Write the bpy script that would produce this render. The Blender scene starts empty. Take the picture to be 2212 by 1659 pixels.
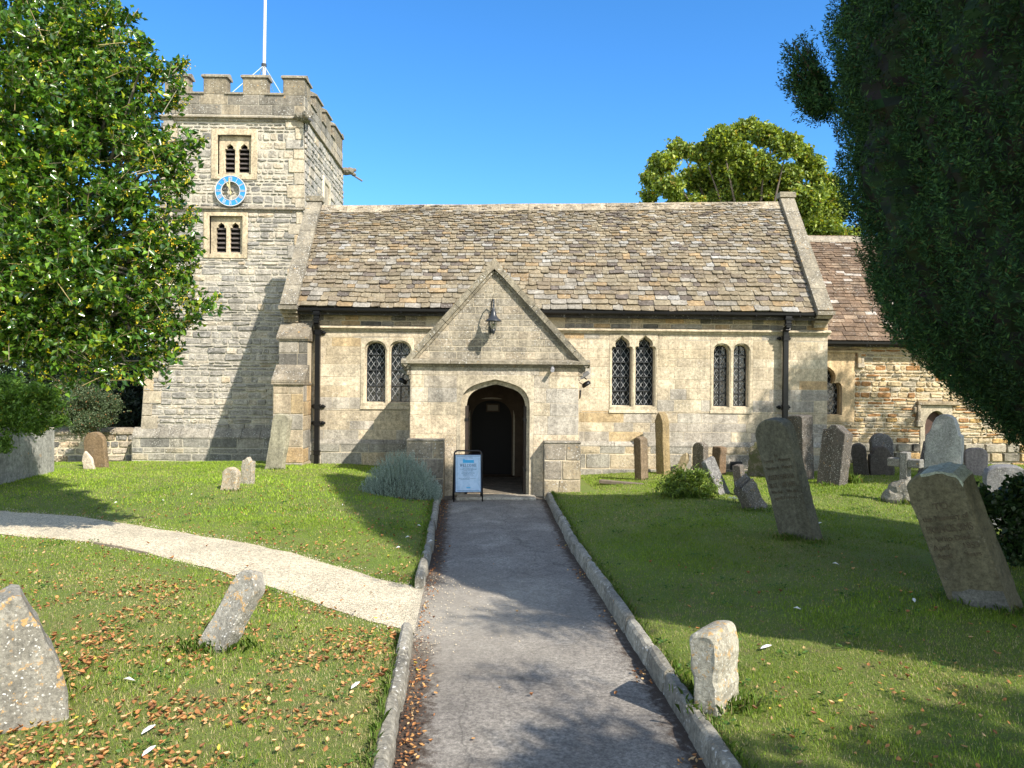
import bpy, bmesh, math, random
import numpy as np
from mathutils import Vector, Matrix, noise as mnoise
R = math.radians
random.seed(7)
rng = np.random.default_rng(11)
SC = bpy.context.scene
C = SC.collection

# ------------------------------------------------------------------ camera
CAM_H, YAW, ROLL, PITCH = 2.0, 0.020, 0.0087, 0.0015
FPX, CX, CY = 1630.0, 1106.0, 829.5
f_ = Vector((math.sin(YAW)*math.cos(PITCH), math.cos(YAW)*math.cos(PITCH), math.sin(PITCH)))
r0 = Vector((math.cos(YAW), -math.sin(YAW), 0.0))
u0 = r0.cross(f_)
RT = math.cos(ROLL)*r0 + math.sin(ROLL)*u0
UP = -math.sin(ROLL)*r0 + math.cos(ROLL)*u0
CAM = Vector((0, 0, CAM_H))
cam = bpy.data.cameras.new('camera'); camo = bpy.data.objects.new('camera', cam); C.objects.link(camo)
cam.sensor_width = 36.0; cam.lens = FPX/2212*36.0; cam.clip_start = 0.05; cam.clip_end = 2000
m = Matrix.Identity(4)
for i in range(3):
    m[i][0] = RT[i]; m[i][1] = UP[i]; m[i][2] = -f_[i]; m[i][3] = CAM[i]
camo.matrix_world = m
SC.camera = camo

def ray(px, py):
    return f_ + ((px-CX)/FPX)*RT + ((CY-py)/FPX)*UP
def P(px, py, Y):
    d = ray(px, py); return CAM + d*(Y/d.y)
def PX(px, py, X):
    d = ray(px, py); return CAM + d*(X/d.x)

# ------------------------------------------------------------------ light
SUN_TRAVEL = Vector((-0.84, 1.0, -1.11)).normalized()
sd = -SUN_TRAVEL
SUN_EL = math.asin(sd.z); SUN_AZ = math.atan2(sd.x, sd.y)
world = bpy.data.worlds.new('World'); SC.world = world; world.use_nodes = True
wn = world.node_tree.nodes; wl = world.node_tree.links
bgn = wn['Background']
sky = wn.new('ShaderNodeTexSky'); sky.sky_type = 'NISHITA'; sky.sun_disc = False
sky.sun_elevation = SUN_EL; sky.sun_rotation = SUN_AZ
sky.altitude = 0; sky.air_density = 1.0; sky.dust_density = 0.0; sky.ozone_density = 3.0
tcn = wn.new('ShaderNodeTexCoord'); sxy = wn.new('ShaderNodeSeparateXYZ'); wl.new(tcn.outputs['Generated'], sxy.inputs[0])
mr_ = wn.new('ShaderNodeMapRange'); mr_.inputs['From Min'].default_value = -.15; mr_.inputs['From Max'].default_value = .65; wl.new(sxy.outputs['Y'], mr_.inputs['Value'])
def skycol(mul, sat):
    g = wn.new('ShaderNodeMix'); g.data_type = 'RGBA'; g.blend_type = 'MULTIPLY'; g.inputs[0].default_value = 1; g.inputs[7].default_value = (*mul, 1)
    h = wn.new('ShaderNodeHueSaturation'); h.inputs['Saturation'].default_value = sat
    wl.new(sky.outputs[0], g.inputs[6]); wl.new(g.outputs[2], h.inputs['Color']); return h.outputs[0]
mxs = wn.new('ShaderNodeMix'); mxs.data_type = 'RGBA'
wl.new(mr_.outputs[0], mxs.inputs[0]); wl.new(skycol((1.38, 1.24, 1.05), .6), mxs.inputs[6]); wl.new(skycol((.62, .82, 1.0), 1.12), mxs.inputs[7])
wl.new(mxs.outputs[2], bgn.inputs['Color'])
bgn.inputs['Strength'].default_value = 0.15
sl = bpy.data.lights.new('sun', 'SUN'); sl.energy = 4.6; sl.angle = R(0.55); sl.color = (1.0, 0.92, 0.80)
so = bpy.data.objects.new('sun', sl); C.objects.link(so)
so.rotation_euler = SUN_TRAVEL.to_track_quat('-Z', 'Y').to_euler(); so.location = (20, -20, 30)
SC.view_settings.view_transform = 'Standard'; SC.view_settings.look = 'None'
SC.view_settings.exposure = 0.84; SC.view_settings.gamma = 1.0; SC.view_settings.use_curve_mapping = False
try:
    SC.cycles.max_bounces = 6; SC.cycles.transparent_max_bounces = 8
except Exception: pass

# ------------------------------------------------------------------ helpers
def tag(o, label=None, cat=None, group=None, kind=None):
    if label: o['label'] = label
    if cat: o['category'] = cat
    if group: o['group'] = group
    if kind: o['kind'] = kind
    return o
def empty(name, loc=(0, 0, 0), **k):
    o = bpy.data.objects.new(name, None); C.objects.link(o); o.location = loc
    o.empty_display_size = 0.2
    return tag(o, **k)
def link(name, me, mat=None, parent=None, world=True):
    o = bpy.data.objects.new(name, me); C.objects.link(o)
    if mat:
        me.materials.clear(); me.materials.append(mat)
    if parent:
        o.parent = parent
        if world:
            mw = Matrix.Identity(4); q = parent
            chain = []
            while q: chain.append(q); q = q.parent
            for q in reversed(chain):
                mw = mw @ (q.matrix_parent_inverse if q.parent else Matrix.Identity(4)) @ q.matrix_basis
            o.matrix_parent_inverse = mw.inverted()
    return o

class MB:
    def __init__(s): s.v = []; s.f = []; s.c = []
    def poly(s, pts, col=(1, 1, 1)):
        n = len(s.v); s.v += [tuple(p) for p in pts]; s.f.append(tuple(range(n, n+len(pts)))); s.c.append(col)
    def mesh(s, verts, faces, col=(1, 1, 1)):
        n = len(s.v); s.v += [tuple(p) for p in verts]
        for f in faces: s.f.append(tuple(i+n for i in f)); s.c.append(col)
    def box(s, lo, hi, col=(1, 1, 1), M=None, bev=0.0):
        (x0, y0, z0), (x1, y1, z1) = lo, hi
        b = min(bev, (x1-x0)*.45, (y1-y0)*.45, (z1-z0)*.45)
        if b > 0:
            bm = bmesh.new(); bmesh.ops.create_cube(bm, size=1)
            for v in bm.verts:
                v.co = Vector(((x0+x1)/2+v.co.x*(x1-x0), (y0+y1)/2+v.co.y*(y1-y0), (z0+z1)/2+v.co.z*(z1-z0)))
            bmesh.ops.bevel(bm, geom=bm.edges[:], offset=b, segments=1, affect='EDGES')
            bm.verts.index_update()
            V = [v.co.copy() for v in bm.verts]; F = [[v.index for v in f.verts] for f in bm.faces]; bm.free()
        else:
            V = [Vector(p) for p in ((x0,y0,z0),(x1,y0,z0),(x1,y1,z0),(x0,y1,z0),(x0,y0,z1),(x1,y0,z1),(x1,y1,z1),(x0,y1,z1))]
            F = [(0,3,2,1),(4,5,6,7),(0,1,5,4),(1,2,6,5),(2,3,7,6),(3,0,4,7)]
        if M: V = [M @ p for p in V]
        s.mesh(V, F, col)
    def prism(s, pts, vec, col=(1, 1, 1)):
        """closed polygon pts (3D) extruded by vec"""
        n = len(pts); V = [Vector(p) for p in pts]+[Vector(p)+Vector(vec) for p in pts]
        F = [tuple(range(n))[::-1], tuple(range(n, 2*n))]
        F += [(i, (i+1) % n, n+(i+1) % n, n+i) for i in range(n)]
        s.mesh(V, F, col)
    def tube(s, pts, rad, n=8, col=(1, 1, 1), cap=True):
        pts = [Vector(p) for p in pts]
        if not hasattr(rad, '__len__'): rad = [rad]*len(pts)
        V = []; F = []; prev = None
        for i, p in enumerate(pts):
            a = pts[max(i-1, 0)]; b = pts[min(i+1, len(pts)-1)]
            t = (b-a)
            t = t.normalized() if t.length > 1e-9 else Vector((0, 0, 1))
            if prev is None:
                r = t.orthogonal().normalized()
            else:
                r = prev - t*prev.dot(t)
                r = r.normalized() if r.length > 1e-6 else t.orthogonal().normalized()
            prev = r; q = t.cross(r)
            for k in range(n):
                an = 2*math.pi*k/n
                V.append(p + (r*math.cos(an)+q*math.sin(an))*rad[i])
        for i in range(len(pts)-1):
            for k in range(n):
                F.append((i*n+k, i*n+(k+1) % n, (i+1)*n+(k+1) % n, (i+1)*n+k))
        if cap:
            F.append(tuple(range(n))[::-1]); F.append(tuple((len(pts)-1)*n+k for k in range(n)))
        s.mesh(V, F, col)
    def lathe(s, prof, org=(0, 0, 0), n=20, col=(1, 1, 1), M=None):
        V = []; F = []
        for (r, z) in prof:
            for k in range(n):
                a = 2*math.pi*k/n
                p = Vector((r*math.cos(a), r*math.sin(a), z))
                if M: p = M @ p
                V.append(p+Vector(org))
        for i in range(len(prof)-1):
            for k in range(n):
                F.append((i*n+k, i*n+(k+1) % n, (i+1)*n+(k+1) % n, (i+1)*n+k))
        s.mesh(V, F, col)
    def me(s, name, smooth=False, recalc=True):
        m = bpy.data.meshes.new(name); m.from_pydata(s.v, [], s.f)
        a = m.attributes.new('col', 'FLOAT_COLOR', 'FACE')
        arr = np.ones((len(s.f), 4), dtype=np.float32)
        if len(s.f): arr[:, :3] = np.array([c[:3] for c in s.c], dtype=np.float32)
        a.data.foreach_set('color', arr.ravel())
        if recalc:
            bm = bmesh.new(); bm.from_mesh(m); bmesh.ops.recalc_face_normals(bm, faces=bm.faces[:]); bm.to_mesh(m); bm.free()
        if smooth:
            m.polygons.foreach_set('use_smooth', [True]*len(m.polygons))
        m.update()
        return m
    def split(s, name, mat, parent, key):
        """one object per connected side, e.g. left and right of the porch"""
        par = list(range(len(s.v)))
        def find(i):
            while par[i] != i: par[i] = par[par[i]]; i = par[i]
            return i
        for f in s.f:
            r = find(f[0])
            for i in f[1:]: par[find(i)] = r
        sm = {}
        for i, v in enumerate(s.v):
            r = find(i); q = sm.setdefault(r, [0, 0, 0, 0]); q[0] += v[0]; q[1] += v[1]; q[2] += v[2]; q[3] += 1
        out = {}
        for f, c in zip(s.f, s.c):
            q = sm[find(f[0])]; k = key(q[0]/q[3], q[1]/q[3], q[2]/q[3])
            m, mp = out.setdefault(k, (MB(), {}))
            idx = []
            for i in f:
                if i not in mp: mp[i] = len(m.v); m.v.append(s.v[i])
                idx.append(mp[i])
            m.f.append(tuple(idx)); m.c.append(c)
        return [out[k][0].build(name, mat, parent) for k in sorted(out)]
    def build(s, name, mat, parent=None, smooth=False, recalc=True, world=True):
        return link(name, s.me(name, smooth, recalc), mat, parent, world)

def np_mesh(name, V, F, col=None, smooth=False, normals=None):
    V = np.ascontiguousarray(V, dtype=np.float32); F = np.ascontiguousarray(F, dtype=np.int32)
    m = bpy.data.meshes.new(name); k = F.shape[1]
    m.vertices.add(len(V)); m.vertices.foreach_set('co', V.ravel())
    m.loops.add(F.size); m.loops.foreach_set('vertex_index', F.ravel())
    m.polygons.add(len(F)); m.polygons.foreach_set('loop_start', np.arange(len(F), dtype=np.int32)*k)
    m.polygons.foreach_set('loop_total', np.full(len(F), k, dtype=np.int32))
    if smooth: m.polygons.foreach_set('use_smooth', np.ones(len(F), dtype=bool))
    m.update(calc_edges=True)
    if col is not None:
        a = m.attributes.new('col', 'FLOAT_COLOR', 'FACE')
        arr = np.ones((len(F), 4), dtype=np.float32); arr[:, :3] = col
        a.data.foreach_set('color', arr.ravel())
    return m

# ------------------------------------------------------------------ materials
def newmat(name):
    m = bpy.data.materials.new(name); m.use_nodes = True
    nt = m.node_tree; b = nt.nodes['Principled BSDF']
    return m, nt, nt.nodes, nt.links, b
def posnode(N):
    return N.new('ShaderNodeNewGeometry').outputs['Position']
def noise_n(N, L, vec, scale, detail=4, rough=.6, dist=0.0):
    n = N.new('ShaderNodeTexNoise'); n.inputs['Scale'].default_value = scale
    n.inputs['Detail'].default_value = detail; n.inputs['Roughness'].default_value = rough
    n.inputs['Distortion'].default_value = dist
    if vec is not None: L.new(vec, n.inputs['Vector'])
    return n.outputs['Fac']
def ramp(N, L, src, stops):
    r = N.new('ShaderNodeValToRGB'); L.new(src, r.inputs[0])
    e = r.color_ramp.elements
    while len(e) < len(stops): e.new(0.5)
    for i, (p, c) in enumerate(stops):
        e[i].position = p; e[i].color = (c, c, c, 1) if not hasattr(c, '__len__') else (*c, 1)
    return r.outputs[0]
def mix(N, L, fac, a, b, typ='MIX'):
    n = N.new('ShaderNodeMix'); n.data_type = 'RGBA'; n.blend_type = typ
    for k, s in ((0, fac), (6, a), (7, b)):
        if hasattr(s, 'is_output') or hasattr(s, 'links'): L.new(s, n.inputs[k])
        elif hasattr(s, '__len__'): n.inputs[k].default_value = (*s[:3], 1)
        else: n.inputs[k].default_value = s if k == 0 else (s, s, s, 1)
    return n.outputs[2]
def bump(N, L, h, b, strength=.5, dist=.02, prev=None):
    n = N.new('ShaderNodeBump'); n.inputs['Strength'].default_value = strength; n.inputs['Distance'].default_value = dist
    L.new(h, n.inputs['Height'])
    if prev: L.new(prev, n.inputs['Normal'])
    if b: L.new(n.outputs[0], b.inputs['Normal'])
    return n.outputs[0]
def attr(N, name='col'):
    a = N.new('ShaderNodeAttribute'); a.attribute_name = name; return a.outputs['Color']

def stone_mat(name, base=None, lichen=.5, dark=.4, orange=0.0, scale=1.0, rough=.9, bs=.6, moss=0.0, pale=(.62, .61, .57), sat=.86):
    m, nt, N, L, b = newmat(name)
    pos = posnode(N)
    c = attr(N) if base is None else None
    if c is None:
        a = attr(N); c = mix(N, L, 1.0, a, base, 'MULTIPLY')
    big = noise_n(N, L, pos, 3.2*scale, 8, .68)
    c = mix(N, L, 1.0, c, ramp(N, L, big, [(.28, .74), (.72, 1.22)]), 'MULTIPLY')
    mp = N.new('ShaderNodeMapping'); mp.inputs['Scale'].default_value = (5, 5, .45); L.new(pos, mp.inputs['Vector'])
    stk = noise_n(N, L, mp.outputs[0], 1.0, 5, .65)
    c = mix(N, L, 1.0, c, ramp(N, L, stk, [(.32, .70), (.62, 1.10)]), 'MULTIPLY')
    fine = noise_n(N, L, pos, 19*scale, 9, .85)
    c = mix(N, L, 1.0, c, ramp(N, L, fine, [(.36, .48), (.64, 1.42)]), 'MULTIPLY')
    # black-grey weathering patches
    pt = noise_n(N, L, pos, 1.3*scale, 5, .65)
    ft = noise_n(N, L, pos, 34*scale, 5, .7)
    mm = N.new('ShaderNodeMath'); mm.operation = 'MULTIPLY'; L.new(ramp(N, L, pt, [(.45, 0.0), (.68, 1.0)]), mm.inputs[0]); L.new(ramp(N, L, ft, [(.38, 0.0), (.56, 1.0)]), mm.inputs[1])
    m2 = N.new('ShaderNodeMath'); m2.operation = 'MULTIPLY'; L.new(mm.outputs[0], m2.inputs[0]); m2.inputs[1].default_value = dark
    c = mix(N, L, m2.outputs[0], c, (.075, .072, .062))
    # pale lichen specks
    v = N.new('ShaderNodeTexVoronoi'); v.inputs['Scale'].default_value = 22*scale; v.inputs['Randomness'].default_value = 1.0
    wob = N.new('ShaderNodeVectorMath'); wob.operation = 'ADD'
    nz = N.new('ShaderNodeTexNoise'); nz.inputs['Scale'].default_value = 30*scale; L.new(pos, nz.inputs['Vector'])
    sc_ = N.new('ShaderNodeVectorMath'); sc_.operation = 'SCALE'; sc_.inputs['Scale'].default_value = .06/scale; L.new(nz.outputs['Color'], sc_.inputs[0])
    L.new(pos, wob.inputs[0]); L.new(sc_.outputs[0], wob.inputs[1]); L.new(wob.outputs[0], v.inputs['Vector'])
    spot = ramp(N, L, v.outputs['Distance'], [(.16, 1.0), (.27, 0.0)])
    gate = ramp(N, L, noise_n(N, L, pos, 2.6*scale, 3, .5), [(.5-.12*lichen, 0.0), (.72-.12*lichen, 1.0)])
    m3 = N.new('ShaderNodeMath'); m3.operation = 'MULTIPLY'; L.new(spot, m3.inputs[0]); L.new(gate, m3.inputs[1])
    m4 = N.new('ShaderNodeMath'); m4.operation = 'MULTIPLY'; L.new(m3.outputs[0], m4.inputs[0]); m4.inputs[1].default_value = min(1.0, lichen*1.3)
    c = mix(N, L, m4.outputs[0], c, pale)
    if orange > 0:
        og = noise_n(N, L, pos, 9*scale, 7, .72, .3)
        c = mix(N, L, ramp(N, L, og, [(.66-.12*orange, 0.0), (.7-.12*orange, .85)]), c, (.50, .27, .05))
    if moss > 0:
        og = noise_n(N, L, pos, 4*scale, 7, .7)
        c = mix(N, L, ramp(N, L, og, [(.62-.25*moss, 0.0), (.7-.2*moss, .8)]), c, (.10, .11, .035))
    hsv = N.new('ShaderNodeHueSaturation'); hsv.inputs['Saturation'].default_value = sat; L.new(c, hsv.inputs['Color'])
    L.new(hsv.outputs[0], b.inputs['Base Color']); b.inputs['Roughness'].default_value = rough
    b.inputs['Specular IOR Level'].default_value = .25
    h1 = bump(N, L, noise_n(N, L, pos, 45*scale, 8, .75), None, bs, .012)
    bump(N, L, noise_n(N, L, pos, 9*scale, 6, .7), b, bs*.7, .03, h1)
    return m

def plain(name, col, rough=.5, metal=0.0, nscale=0, namp=.2, bs=0, coat=0, spec=.5):
    m, nt, N, L, b = newmat(name)
    b.inputs['Roughness'].default_value = rough; b.inputs['Metallic'].default_value = metal
    b.inputs['Specular IOR Level'].default_value = spec
    if coat: b.inputs['Coat Weight'].default_value = coat
    if nscale:
        n = noise_n(N, L, posnode(N), nscale, 6, .65)
        c = mix(N, L, 1.0, col, ramp(N, L, n, [(.3, 1-namp), (.7, 1+namp)]), 'MULTIPLY')
        L.new(c, b.inputs['Base Color'])
        if bs: bump(N, L, n, b, bs, .01)
    else: b.inputs['Base Color'].default_value = (*col, 1)
    return m

def leaf_mat(name, rough=.5, trans=.3, tint=(1.25, 1.3, .5), spec=.5):
    m, nt, N, L, b = newmat(name)
    c = attr(N)
    L.new(c, b.inputs['Base Color']); b.inputs['Roughness'].default_value = rough
    b.inputs['Specular IOR Level'].default_value = spec
    if trans > 0:
        t = N.new('ShaderNodeBsdfTranslucent'); L.new(mix(N, L, 1.0, c, tint, 'MULTIPLY'), t.inputs['Color'])
        s = N.new('ShaderNodeMixShader'); s.inputs[0].default_value = trans
        L.new(b.outputs[0], s.inputs[1]); L.new(t.outputs[0], s.inputs[2])
        L.new(s.outputs[0], N['Material Output'].inputs['Surface'])
    return m

M_ashlar = stone_mat('ashlar', base=(.96, .915, .87), lichen=.45, dark=.6)
M_rubble = stone_mat('rubble', base=(.93, .89, .86), lichen=.6, dark=.55, bs=.9, sat=.64)
M_chancel = stone_mat('chancel rubble', base=(.98, .93, .86), lichen=.4, dark=.3, bs=.9, sat=.98)
M_gable = stone_mat('porch gable stone', base=(.84, .81, .77), lichen=.7, dark=.9)
M_dress = stone_mat('dressed stone', lichen=.15, dark=.22, bs=.3)
M_coping = stone_mat('coping', base=(.80, .76, .70), lichen=.85, dark=.85, orange=.25)
M_mortar = plain('mortar', (.53, .46, .34), .95, nscale=30, namp=.3, bs=.8)
M_mortarg = plain('grey mortar', (.43, .40, .33), .95, nscale=30, namp=.3, bs=.8)
M_tile = stone_mat('stone slate', lichen=.6, dark=.35, scale=1.0, sat=1.12)
M_dark = plain('painted dark void', (.03, .027, .024), .95)  # near black colour carries the shade behind the tower louvres
M_iron = plain('black iron', (.006, .006, .007), .38, spec=.35)
M_lead = plain('lead came', (.30, .31, .32), .65)
M_bar = plain('glazing bar', (.03, .033, .038), .5)
M_louvre = plain('weathered louvre', (.10, .085, .08), .8, nscale=18, namp=.4, bs=.4)
M_wood = plain('old oak', (.028, .018, .012), .7, nscale=20, namp=.35, bs=.4)
M_inner = plain('porch plaster', (.10, .07, .045), .9, nscale=8, namp=.25, bs=.3)
M_glassdark = None
def glass():
    m, nt, N, L, b = newmat('old window glass')
    pos = posnode(N)
    n = noise_n(N, L, pos, 7, 2, .5)
    L.new(ramp(N, L, n, [(.35, (.006, .008, .010)), (.7, (.03, .036, .042))]), b.inputs['Base Color'])
    b.inputs['Roughness'].default_value = .08
    bump(N, L, n, b, .25, .03)
    return m
M_glass = glass()

CREAM = [(.50, .41, .27), (.46, .38, .25), (.52, .44, .31), (.44, .37, .26)]
GREYS = [(.36, .34, .29), (.31, .30, .27), (.40, .37, .31)]
OCHRE = [(.52, .36, .17), (.50, .38, .20)]
DGREY = [(.17, .165, .15), (.21, .20, .17)]
def pal(wc, wg, wo, wd):
    def f():
        r = random.random()*(wc+wg+wo+wd)
        p = CREAM if r < wc else GREYS if r < wc+wg else OCHRE if r < wc+wg+wo else DGREY
        c = random.choice(p); k = random.uniform(.86, 1.12)
        return tuple(x*k for x in c)
    return f

class Frame:
    """wall frame: s along U, z up, d out along N"""
    def __init__(s, O, U, N): s.O = Vector(O); s.U = Vector(U); s.N = Vector(N)
    def __call__(s, a, z, d=0.0): return s.O + s.U*a + s.N*d + Vector((0, 0, z))

def stones(mb, fr, xl, xr, zs, ch, ln, holes=(), gap=.012, dep=(.012, .03), jit=.0, palf=None, rough=0.0, bev=.012, mort=None, skipf=None, palz=None):
    xl_ = xl if callable(xl) else (lambda z, a=xl: a); xr_ = xr if callable(xr) else (lambda z, a=xr: a)
    zs = sorted(set(list(zs)+[h[2] for h in holes if zs[0] < h[2] < zs[-1]]+[h[3] for h in holes if zs[0] < h[3] < zs[-1]]))
    zz = []
    for a, b in zip(zs[:-1], zs[1:]):
        if b-a < 1e-4: continue
        z = a; tmp = [a]
        while z < b-1e-6:
            h = random.uniform(*ch)
            if z+h > b-ch[0]*.7: h = b-z
            z += h; tmp.append(z)
        zz += tmp[:-1]
    zz.append(zs[-1])
    off = 0.0
    for z0, z1 in zip(zz[:-1], zz[1:]):
        zm = (z0+z1)/2
        blocks = sorted([(h[0], h[1]) for h in holes if h[2] < zm < h[3]])
        L0, R0 = min(xl_(z0), xl_(z1)), max(xr_(z0), xr_(z1))
        segs = []; cur = L0
        for a, b in blocks:
            if a > cur: segs.append((cur, min(a, R0)))
            cur = max(cur, b)
        if cur < R0: segs.append((cur, R0))
        for a, b in segs:
            if b-a < .03: continue
            x = a; first = True
            while x < b-1e-6:
                l = random.uniform(*ln)*(1 if not first else random.uniform(.45, 1))
                first = False
                if x+l > b-ln[0]*.6: l = b-x
                x0, x1 = x, x+l; x += l
                q = [(x0, z0), (x1, z0), (x1, z1), (x0, z1)]
                q = [(min(max(px, xl_(pz)), xr_(pz)), pz) for px, pz in q]
                w = max(q[1][0]-q[0][0], q[2][0]-q[3][0])
                if w < gap*2.5: continue
                if skipf and skipf((x0+x1)/2, zm): continue
                col = palf() if palz is None else palz((x0+x1)/2, zm)
                stone(mb, fr, q, gap, random.uniform(*dep), jit, col, rough, bev)

def stone(mb, fr, q, gap, d, jit, col, rough, bev):
    g = gap/2
    cx = sum(p[0] for p in q)/4; cz = sum(p[1] for p in q)/4
    out = []
    edge = []
    for i in range(4):
        a = q[i]; b = q[(i+1) % 4]
        edge.append(a); edge.append(((a[0]+b[0])/2, (a[1]+b[1])/2))
    w = abs(q[1][0]-q[0][0])+1e-6; h = abs(q[2][1]-q[1][1])+1e-6
    if jit <= 0:
        edge = [edge[0], edge[2], edge[4], edge[6]]
    for i, (x, z) in enumerate(edge):
        x = x + (g if x < cx-1e-4 else -g if x > cx+1e-4 else 0)
        z = z + (g if z < cz-1e-4 else -g if z > cz+1e-4 else 0)
        if jit > 0:
            j = jit*(1.0 if i % 2 == 0 else .5)
            x += (random.random()*j)*(1 if x < cx else -1) if i % 2 == 0 else random.uniform(-j, j)*.3
            z += (random.random()*j)*(1 if z < cz else -1)
        out.append((x, z))
    n = len(out)
    base = [fr(x, z, -.005) for x, z in out]
    rim = [fr(x, z, d*.55+random.uniform(-rough, rough)*.3) for x, z in out]
    ins = [fr(cx+(x-cx)*(1-min(.4, bev*2/w)), cz+(z-cz)*(1-min(.4, bev*2/h)), d+random.uniform(-rough, rough)) for x, z in out]
    V = base+rim+ins; F = []
    for k in range(n):
        k2 = (k+1) % n
        F.append((k, k2, n+k2, n+k)); F.append((n+k, n+k2, 2*n+k2, 2*n+k))
    if rough > 0:
        V.append(fr(cx+random.uniform(-.1, .1)*w, cz+random.uniform(-.1, .1)*h, d+random.uniform(-rough, rough)*1.2))
        F += [(2*n+k, 2*n+(k+1) % n, 3*n) for k in range(n)]
    else: F.append(tuple(2*n+k for k in range(n)))
    mb.mesh(V, F, col)

def plate(name, outer, holes, fr, d0, d1, mat, parent, bev=.015, col=(.52, .43, .28)):
    """polygon with holes in a wall frame, from depth d0 to d1"""
    cu = bpy.data.curves.new(name, 'CURVE'); cu.dimensions = '2D'; cu.fill_mode = 'BOTH'
    t = abs(d1-d0); cu.bevel_depth = bev; cu.bevel_resolution = 1; cu.extrude = max(t/2-bev, .0005)
    cu.offset = -bev
    for pts in [outer]+list(holes):
        sp = cu.splines.new('POLY'); sp.points.add(len(pts)-1); sp.use_cyclic_u = True
        for i, (x, z) in enumerate(pts): sp.points[i].co = (x, z, 0, 1)
    o = bpy.data.objects.new(name+'_c', cu); C.objects.link(o)
    dg = bpy.context.evaluated_depsgraph_get()
    me = bpy.data.meshes.new_from_object(o.evaluated_get(dg))
    bpy.data.objects.remove(o); bpy.data.curves.remove(cu)
    mid = (d0+d1)/2
    for v in me.vertices: v.co = fr(v.co.x, v.co.y, mid+v.co.z)
    a = me.attributes.new('col', 'FLOAT_COLOR', 'FACE')
    a.data.foreach_set('color', np.tile(np.array([*col, 1], dtype=np.float32), len(me.polygons)))
    me.update()
    return link(name, me, mat, parent)

def arch_pts(x0, x1, z0, z1, kind='round'):
    w = x1-x0; pts = [(x0, z0), (x1, z0)]
    half = []
    if kind == 'round':
        H = w*.5
        for i in range(9):
            a = math.pi/2*i/8; half.append((.5-.5*math.cos(a)**.85, H*math.sin(a)**.9))
    elif kind == 'pointed':
        H = w*.62
        for i in range(9):
            t = i/8; half.append((t*.5, H*(1-(1-t)**1.9)**.62))
    elif kind == 'tudor':
        H = w*.405
        half = [(0, 0), (.004, .06*w), (.018, .13*w), (.045, .19*w), (.085, .245*w), (.14, .29*w), (.21, .325*w), (.30, .355*w), (.40, .382*w), (.5, H)]
    elif kind == 'cusp':
        H = w*.86
        for t, h in ((0, 0), (0, .10), (.005, .22), (.04, .30), (.11, .335), (.20, .32), (.17, .40), (.165, .50), (.21, .60), (.30, .68), (.41, .75), (.5, .86)):
            half.append((t, h*w))
    zs = z1-H
    L_ = [(x0+t*w, zs+h) for t, h in half]
    Rr = [(x1-t*w, zs+h) for t, h in half][:-1]
    pts += Rr + L_[::-1]
    return pts
# ------------------------------------------------------------------ terrain
def sstep(a, b, x):
    t = min(1, max(0, (x-a)/(b-a))); return t*t*(3-2*t)
PATH = [(-3.0, -.20, 1.42), (2.0, -.40, 1.22), (3.94, -.52, 1.13), (6.29, -.65, 1.04), (8.98, -.745, .91), (13.3, -.98, .87), (17, -1.1, .8)]
def path_x(Y):
    for (a, l0, q0), (b, l1, q1) in zip(PATH[:-1], PATH[1:]):
        if Y <= b: break
    t = (Y-a)/(b-a); t = max(-1.0, min(1.2, t))
    return l0+(l1-l0)*t, q0+(q1-q0)*t
def ipol(tab, x):
    return (ipol0(tab, x-.55)+ipol0(tab, x-.25)+ipol0(tab, x)*1.5+ipol0(tab, min(x+.25, -.5))+ipol0(tab, min(x+.55, -.45)))/5.5
def ipol0(tab, x):
    if x <= tab[0][0]: return tab[0][1]
    for (a, u), (b, v) in zip(tab[:-1], tab[1:]):
        if x <= b: return u+(v-u)*(x-a)/(b-a)
    return tab[-1][1]
# gravel path edges as Y(X), X from the junction leftwards
GR_UP = [(-16, 12.6), (-7.0, 10.6), (-5.1, 9.95), (-3.6, 9.1), (-2.1, 8.3), (-.6, 7.35)]
GR_LO = [(-16, 10.8), (-6.0, 9.1), (-4.4, 8.6), (-3.1, 7.75), (-1.9, 6.95), (-1.2, 6.45), (-.6, 6.05)]
def gravel_in(X, Y, m=0.0):
    return X < -.55 and ipol(GR_LO, X)-m < Y < ipol(GR_UP, X)+m
def lawn_z(X, Y):
    l, r = path_x(Y)
    if X < (l+r)/2:
        d = l-X
        z = .11 + .10*sstep(.1, 2.2, d)*sstep(2, 9, Y) + .05*sstep(9, 13.5, Y)*sstep(0, 1.2, d)
        z += .10*math.exp(-((X+4.2)/2.6)**2-((Y-13.2)/2.6)**2)
        z -= .42*sstep(16.2, 20, Y)*sstep(3.5, 6, -X)
        z -= .10*sstep(7, 14, -X)
        gy = (ipol(GR_LO, X)+ipol(GR_UP, X))/2
        k = math.exp(-((Y-gy)/1.25)**4)
        z -= k*(.10*math.exp(-max(0, d)/1.6)+.035)
    else:
        d = X-r
        z = .10 + .12*sstep(.1, 2.5, d) + .03*sstep(10, 14, Y)
        z -= .10*sstep(12.5, 16, Y)
        z += .06*sstep(3, 8, d)
    z += .02*mnoise.noise(Vector((X*.6, Y*.6, 3)))+.008*mnoise.noise(Vector((X*2.3, Y*2.3, 9)))
    if Y < 0: z += 0
    return z
def gz(X, Y):
    l, r = path_x(Y)
    if l < X < r: return 0.0
    return lawn_z(X, Y)
def G(px, py):
    d = ray(px, py)
    z = .15
    for _ in range(12):
        if d.z >= -1e-4: return P(px, py, 60)
        p = CAM + d*((z-CAM.z)/d.z); z = gz(p.x, p.y)
    return CAM + d*((z-CAM.z)/d.z)

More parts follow.
